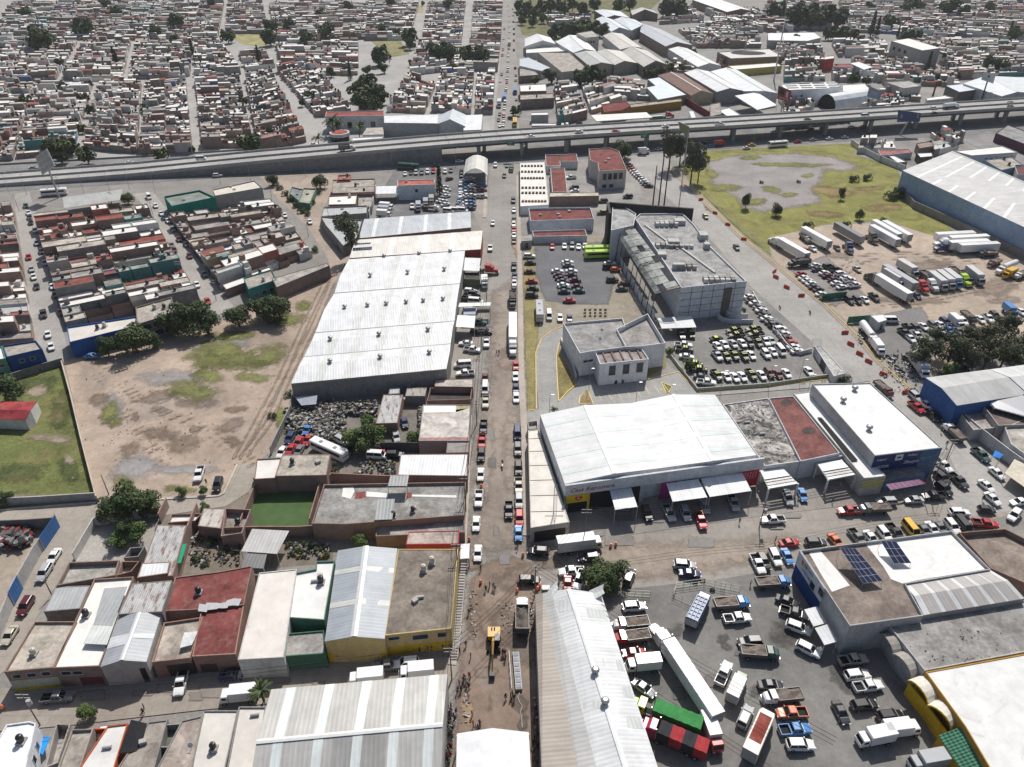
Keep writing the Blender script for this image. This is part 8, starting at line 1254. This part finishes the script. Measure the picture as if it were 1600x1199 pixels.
t=thing('segment_trough','long pale slatted trough lying beside the wall on the excavated road','trough',G(808,1045));a,b=G(806,1020,.6),G(811,1078,.6);d=(b-a).normalized();s=Vector((-d.y,d.x,0))
m=MB();m.box((a+b)/2,((b-a).length,1.2,.5),'plaster',(.48,.49,.5),rz=math.atan2(d.y,d.x));m.build('trough_base',t);m=MB()
for k in range(7):m.box(a.lerp(b,(k+.5)/7)+Vector((0,0,.3)),((b-a).length/7-.35,.9,.08),'plaster',(.33,.34,.36),rz=math.atan2(d.y,d.x))
m.build('slatted_top',t)
for k in range(6):m=MB();p=a.lerp(b,k/5)-s*1.3;m.tube((p.x,p.y,0),(p.x,p.y,1.3),.05,.05,'alloy');m.build('post',t)
m=MB();m.tube(a-s*1.3+Vector((0,0,.7)),b-s*1.3+Vector((0,0,.7)),.05,.05,'alloy');m.build('rail',t)
t=thing('table','white folding table beside the orange drum at the torn roof','table',G(853,922));p=G(853,922);m=MB();m.box(p+Vector((0,0,.75)),(1.6,1.2,.06),'plaster',(.75,.75,.75));m.build('table_top',t)
for sx in(-.7,.7):
 for sy in(-.5,.5):m=MB();m.tube(p+Vector((sx,sy,0)),p+Vector((sx,sy,.72)),.03,.03,'alloy');m.build('leg',t)
m=MB();hose=[(816,1137),(815,1122),(813,1112),(816,1104),(812,1098),(809,1090),(812,1083)]
for p,q in zip(hose[:-1],hose[1:]):m.tube(G(*p,.28),G(*q,.28),.08,.08,'plaster',(.45,.45,.44),n=5)
tag(m.build('water_hose'),'pale looping hose around the wet pit below the slatted trough','hose')
def scrap(name,label,boxes,n,cols,smin=.3,smax=1.1,h=.9,z0=.19,sh=(.1,.5)):
 m=MB()
 for _ in range(n):
  x0,y0,x1,y1=R.choice(boxes);p=G(R.uniform(x0,x1),R.uniform(y0,y1),z0);sx,sy,sz=R.uniform(smin,smax),R.uniform(smin,smax),R.uniform(*sh);c=R.choice(cols);th=R.random()*3.14;z=z0+R.random()**1.5*h
  cs,sn=math.cos(th),math.sin(th);tl=R.uniform(-.35,.35);B=[Vector((p.x+u*sx*cs-v*sy*sn,p.y+u*sx*sn+v*sy*cs,z+u*tl))for u,v in((-.5,-.5),(.5,-.5),(.5,.5),(-.5,.5))];Tt=[b.lerp(B[(i+2)%4],R.uniform(0,.2))+Vector((0,0,sz))for i,b in enumerate(B)]
  for i in range(4):m.face([B[i],B[(i+1)%4],Tt[(i+1)%4],Tt[i]],'scrap',c)
  m.face(Tt,'scrap',c)
 o=m.build(name);tag(o,label,'scrap',kind='stuff');return o
SC=[(.30,.30,.30),(.10,.10,.11),(.05,.05,.05),(.42,.41,.39),(.16,.15,.14),(.09,.06,.045),(.2,.2,.21),(.07,.085,.035),(.26,.22,.18),(.2,.17,.14),(.3,.29,.28)]
scrap('scrap_heap','grey heap of car panels and parts filling the junkyard',[(446,640,540,676),(455,645,530,668),(500,630,590,650),(485,660,540,690),(655,640,662,690)],2200,SC,.3,1.15,1.1)
scrap('scrap_heap','pile of crushed red and black car wrecks behind the blue gates',[(0,832,50,850),(0,838,40,858)],320,[(.28,.03,.03),(.03,.03,.03),(.2,.2,.2),(.4,.4,.4),(.12,.1,.1)],.5,2.0,2.0);scrap('yard_litter','odds and ends strewn over the back yards behind the mottled red roofs',[(296,838,376,886),(450,850,515,872),(560,718,618,742)],340,SC+[(.28,.2,.05),(.06,.075,.03),(.06,.075,.03)],.2,.8,.4)
scrap('roof_rubble','rubble and ash scattered over the derelict store roof',[(1150,640,1200,690),(1195,690,1262,720),(1150,632,1195,650)],70,[(.4,.38,.35),(.1,.1,.1),(.3,.28,.26)],.2,.7,.02,5.12,(.03,.15));scrap('roof_rubble','twigs and rubble scattered over the grey hall roof',[(1420,975,1590,1020),(1450,1025,1600,1035),(1500,985,1530,1000)],60,[(.16,.12,.09),(.14,.13,.12),(.4,.38,.35),(.2,.14,.1)],.1,.4,.01,5.97,(.03,.1));scrap('rubble','loose stones and litter scattered over the dirt lot',[(110,580,440,770),(160,600,300,720)],150,[(.5,.45,.4),(.36,.3,.25),(.55,.5,.45)],.1,.4,.01,.19,(.03,.12));scrap('rubble','stones and litter along the weedy avenue verge',[(1376,548,1420,590),(1395,575,1445,612),(1340,520,1370,540)],160,[(.45,.43,.4),(.1,.1,.1),(.6,.6,.58)],.15,.7,.2,.19);scrap('rubble','broken paving and spoil beside the excavated road',[(722,1085,736,1130),(735,920,745,1000),(832,1090,840,1190),(780,940,806,990),(828,900,836,990)],200,[(.26,.2,.16),(.3,.24,.2),(.16,.12,.1),(.4,.38,.36)],.1,.6,.02,.19,(.03,.15))
# PEOPLE
def make_person(pose):
 """one continuous skinned body: feet, legs, trunk, neck, head, arms and fingers' mitts, 1.70 m tall"""
 s={'stand':0,'walk':1,'reach':2}[pose];st=.22 if s==1 else .03
 V=[((0,0,.95),.13),((0,0,1.12),.125),((0,.01,1.36),.15),((0,.01,1.47),.06),((0,-.02,1.58),.088),((0,-.02,1.67),.07)];E=[(0,1),(1,2),(2,3),(3,4),(4,5)]
 for sg in(-1,1):
  i=len(V);f=st*sg;V+=[((sg*.09,0,.88),.095),((sg*.1,-f*.6-.02,.48),.062),((sg*.1,f*.9 if s==1 else 0,.09),.045),((sg*.11,(f*.9 if s==1 else 0)-.16,.04),.04)];E+=[(0,i),(i,i+1),(i+1,i+2),(i+2,i+3)]
  i=len(V);ar=-.28 if s==2 else f*-.7;V+=[((sg*.2,.01,1.38),.06),((sg*.25,.02,1.12),.045),((sg*.24,ar-.04,.9 if s!=2 else 1.1),.035),((sg*.23,ar-.06,.81 if s!=2 else 1.1),.03)];E+=[(2,i),(i,i+1),(i+1,i+2),(i+2,i+3)]
 me=bpy.data.meshes.new('person');me.from_pydata([v for v,_ in V],E,[]);ob=bpy.data.objects.new('person',me);COL.objects.link(ob)
 md=ob.modifiers.new('skin','SKIN');sv=me.skin_vertices[0].data
 for k,(_,r)in enumerate(V):sv[k].radius=(r,r*(.75 if k in(0,1,2)else 1))
 sv[0].use_root=True;su=ob.modifiers.new('sub','SUBSURF');su.levels=su.render_levels=1
 dg=bpy.context.evaluated_depsgraph_get();out=bpy.data.meshes.new_from_object(ob.evaluated_get(dg));bpy.data.objects.remove(ob)
 out.materials.clear();[out.materials.append(MATS[n])for n in('cloth','skin')];ca=out.color_attributes.new('Col','FLOAT_COLOR','CORNER')
 for p in out.polygons:
  c=p.center;top=.98<c.z<1.45 and not(abs(c.x)>.17 and c.z<1.2);p.material_index=0 if top else 1;p.use_smooth=True
  col=(.025,.02,.018)if(c.z>1.62 or(c.z>1.5 and c.y>.02))else((.32,.19,.13)if(c.z>1.45 or abs(c.x)>.17)else((.03,.03,.03)if c.z<.1 else(.035,.045,.075)))
  for li in p.loop_indices:ca.data[li].color=(*col,1)
 return out
PM=[make_person(p)for p in('stand','walk','reach')]
SHIRT=[((.02,.02,.025),'black'),((.30,.02,.03),'red'),((.55,.55,.55),'white'),((.03,.06,.18),'blue'),((.12,.12,.13),'grey'),((.10,.02,.03),'maroon'),((.03,.25,.08),'green')]
def people(where,pts,group,cols='0123450'):
 n=len(pts)
 for i,(x,y)in enumerate(pts):
  k=int(cols[i%len(cols)]);o=bpy.data.objects.new('person',R.choice(PM));COL.objects.link(o);p=G(x,y,.2);o.location=p;o.rotation_euler=(0,0,R.random()*6.28);f=R.uniform(.95,1.08);o.scale=(f*1.1,f*1.1,f);o.color=(*SHIRT[k][0],1);tag(o,'person in a %s top %s'%(SHIRT[k][1],where),'person',group)
  if i%3==0:pass
T6=lambda L:[(680+x/5.47,980+y/5.47)for x,y in L]
people('watching from the pavement corner left of the digger',T6([(290,430),(240,470),(265,470),(235,515),(290,520),(190,555),(220,550),(300,450),(250,450),(205,500),(275,500)]),'watchers at the pavement corner','14205031')
people('standing on the road below the watchers',T6([(315,760),(325,850),(345,880),(380,840),(365,880),(385,870)]),'group on the road');people('in the crowd along the grey warehouse pavement',[(R.uniform(698,710),R.uniform(1105,1198))for _ in range(34)]+T6([(140,730),(180,740),(170,800),(130,760)]),'crowd along the grey warehouse','0014203560')
people('right of the yellow digger',T6([(585,240),(602,280),(575,235),(598,240)]),'people right of the digger','1500');people('left of the yellow digger',T6([(305,265),(210,225)]),'people left of the digger','05');people('beside the pit at the slatted trough',T6([(602,615),(645,610),(675,625),(660,590)]),'people beside the pit','0406')
people('along the pale wall by the gabled warehouse',[(R.uniform(833,840),R.uniform(1105,1196))for _ in range(14)],'people along the pale wall','004230');people('walking on the muddy road above the digger',[(751,892),(759,924),(765,918),(771,920),(773.5,922)],'people on the muddy road','00132');people('on the pavement edge beside the slatted walkway',[(732.5,960),(728,1010)],'walkers by the walkway','05');people('lined up along the yellow store front',[(656,1020),(665,1019),(669,1018),(674,1017),(682,1016),(692,1015),(704,1017)],'people at the yellow store','0240230')
people('on the main road near the white tractor',[(776,554),(779.5,554)],'pair on the main road','00');people('on the street above the orange garage',[(226,1108),(225,1116)],'pair on the lower left street','35');people('by the pickup at the dirt lot edge',[(323,757)],None,'0');people('on the street by the green-framed porch',[(1155,818),(1246,786),(1300,785)],'people by the porches','424');people('on the avenue beside the flatbed',[(1470,676),(1478,697),(1535,782)],'people on the avenue','400');people('beside the wholesale corner',[(1211,847),(1172,915)],'people at the wholesale corner','42');people('at the black car corner of the main road',[(808,852),(809,858)],'people at the corner','00');people('by the torn roof and the white table',[(873,918)],None,'0');people('riding the white motorcycle',[(785,727)],None,'1')
# AIR
def haze():
 m=bpy.data.materials.new('haze');m.use_nodes=True;N=m.node_tree.nodes;N.clear();o=N.new('ShaderNodeOutputMaterial');v=N.new('ShaderNodeVolumePrincipled');v.inputs['Color'].default_value=(.82,.86,.90,1);v.inputs['Density'].default_value=HAZE;v.inputs['Anisotropy'].default_value=.3;m.node_tree.links.new(v.outputs[0],o.inputs['Volume']);MATS['haze']=m
 b=MB();b.prism([(-4200,-320),(4200,-320),(4200,7200),(-4200,7200)],-1.5,128,'haze',(1,1,1),top='haze',bottom=True);o=b.build('haze',weld=True);o['kind']='stuff';o['label']='thin pale haze over the whole town';o['category']='haze'
HAZE=0.00007
haze()
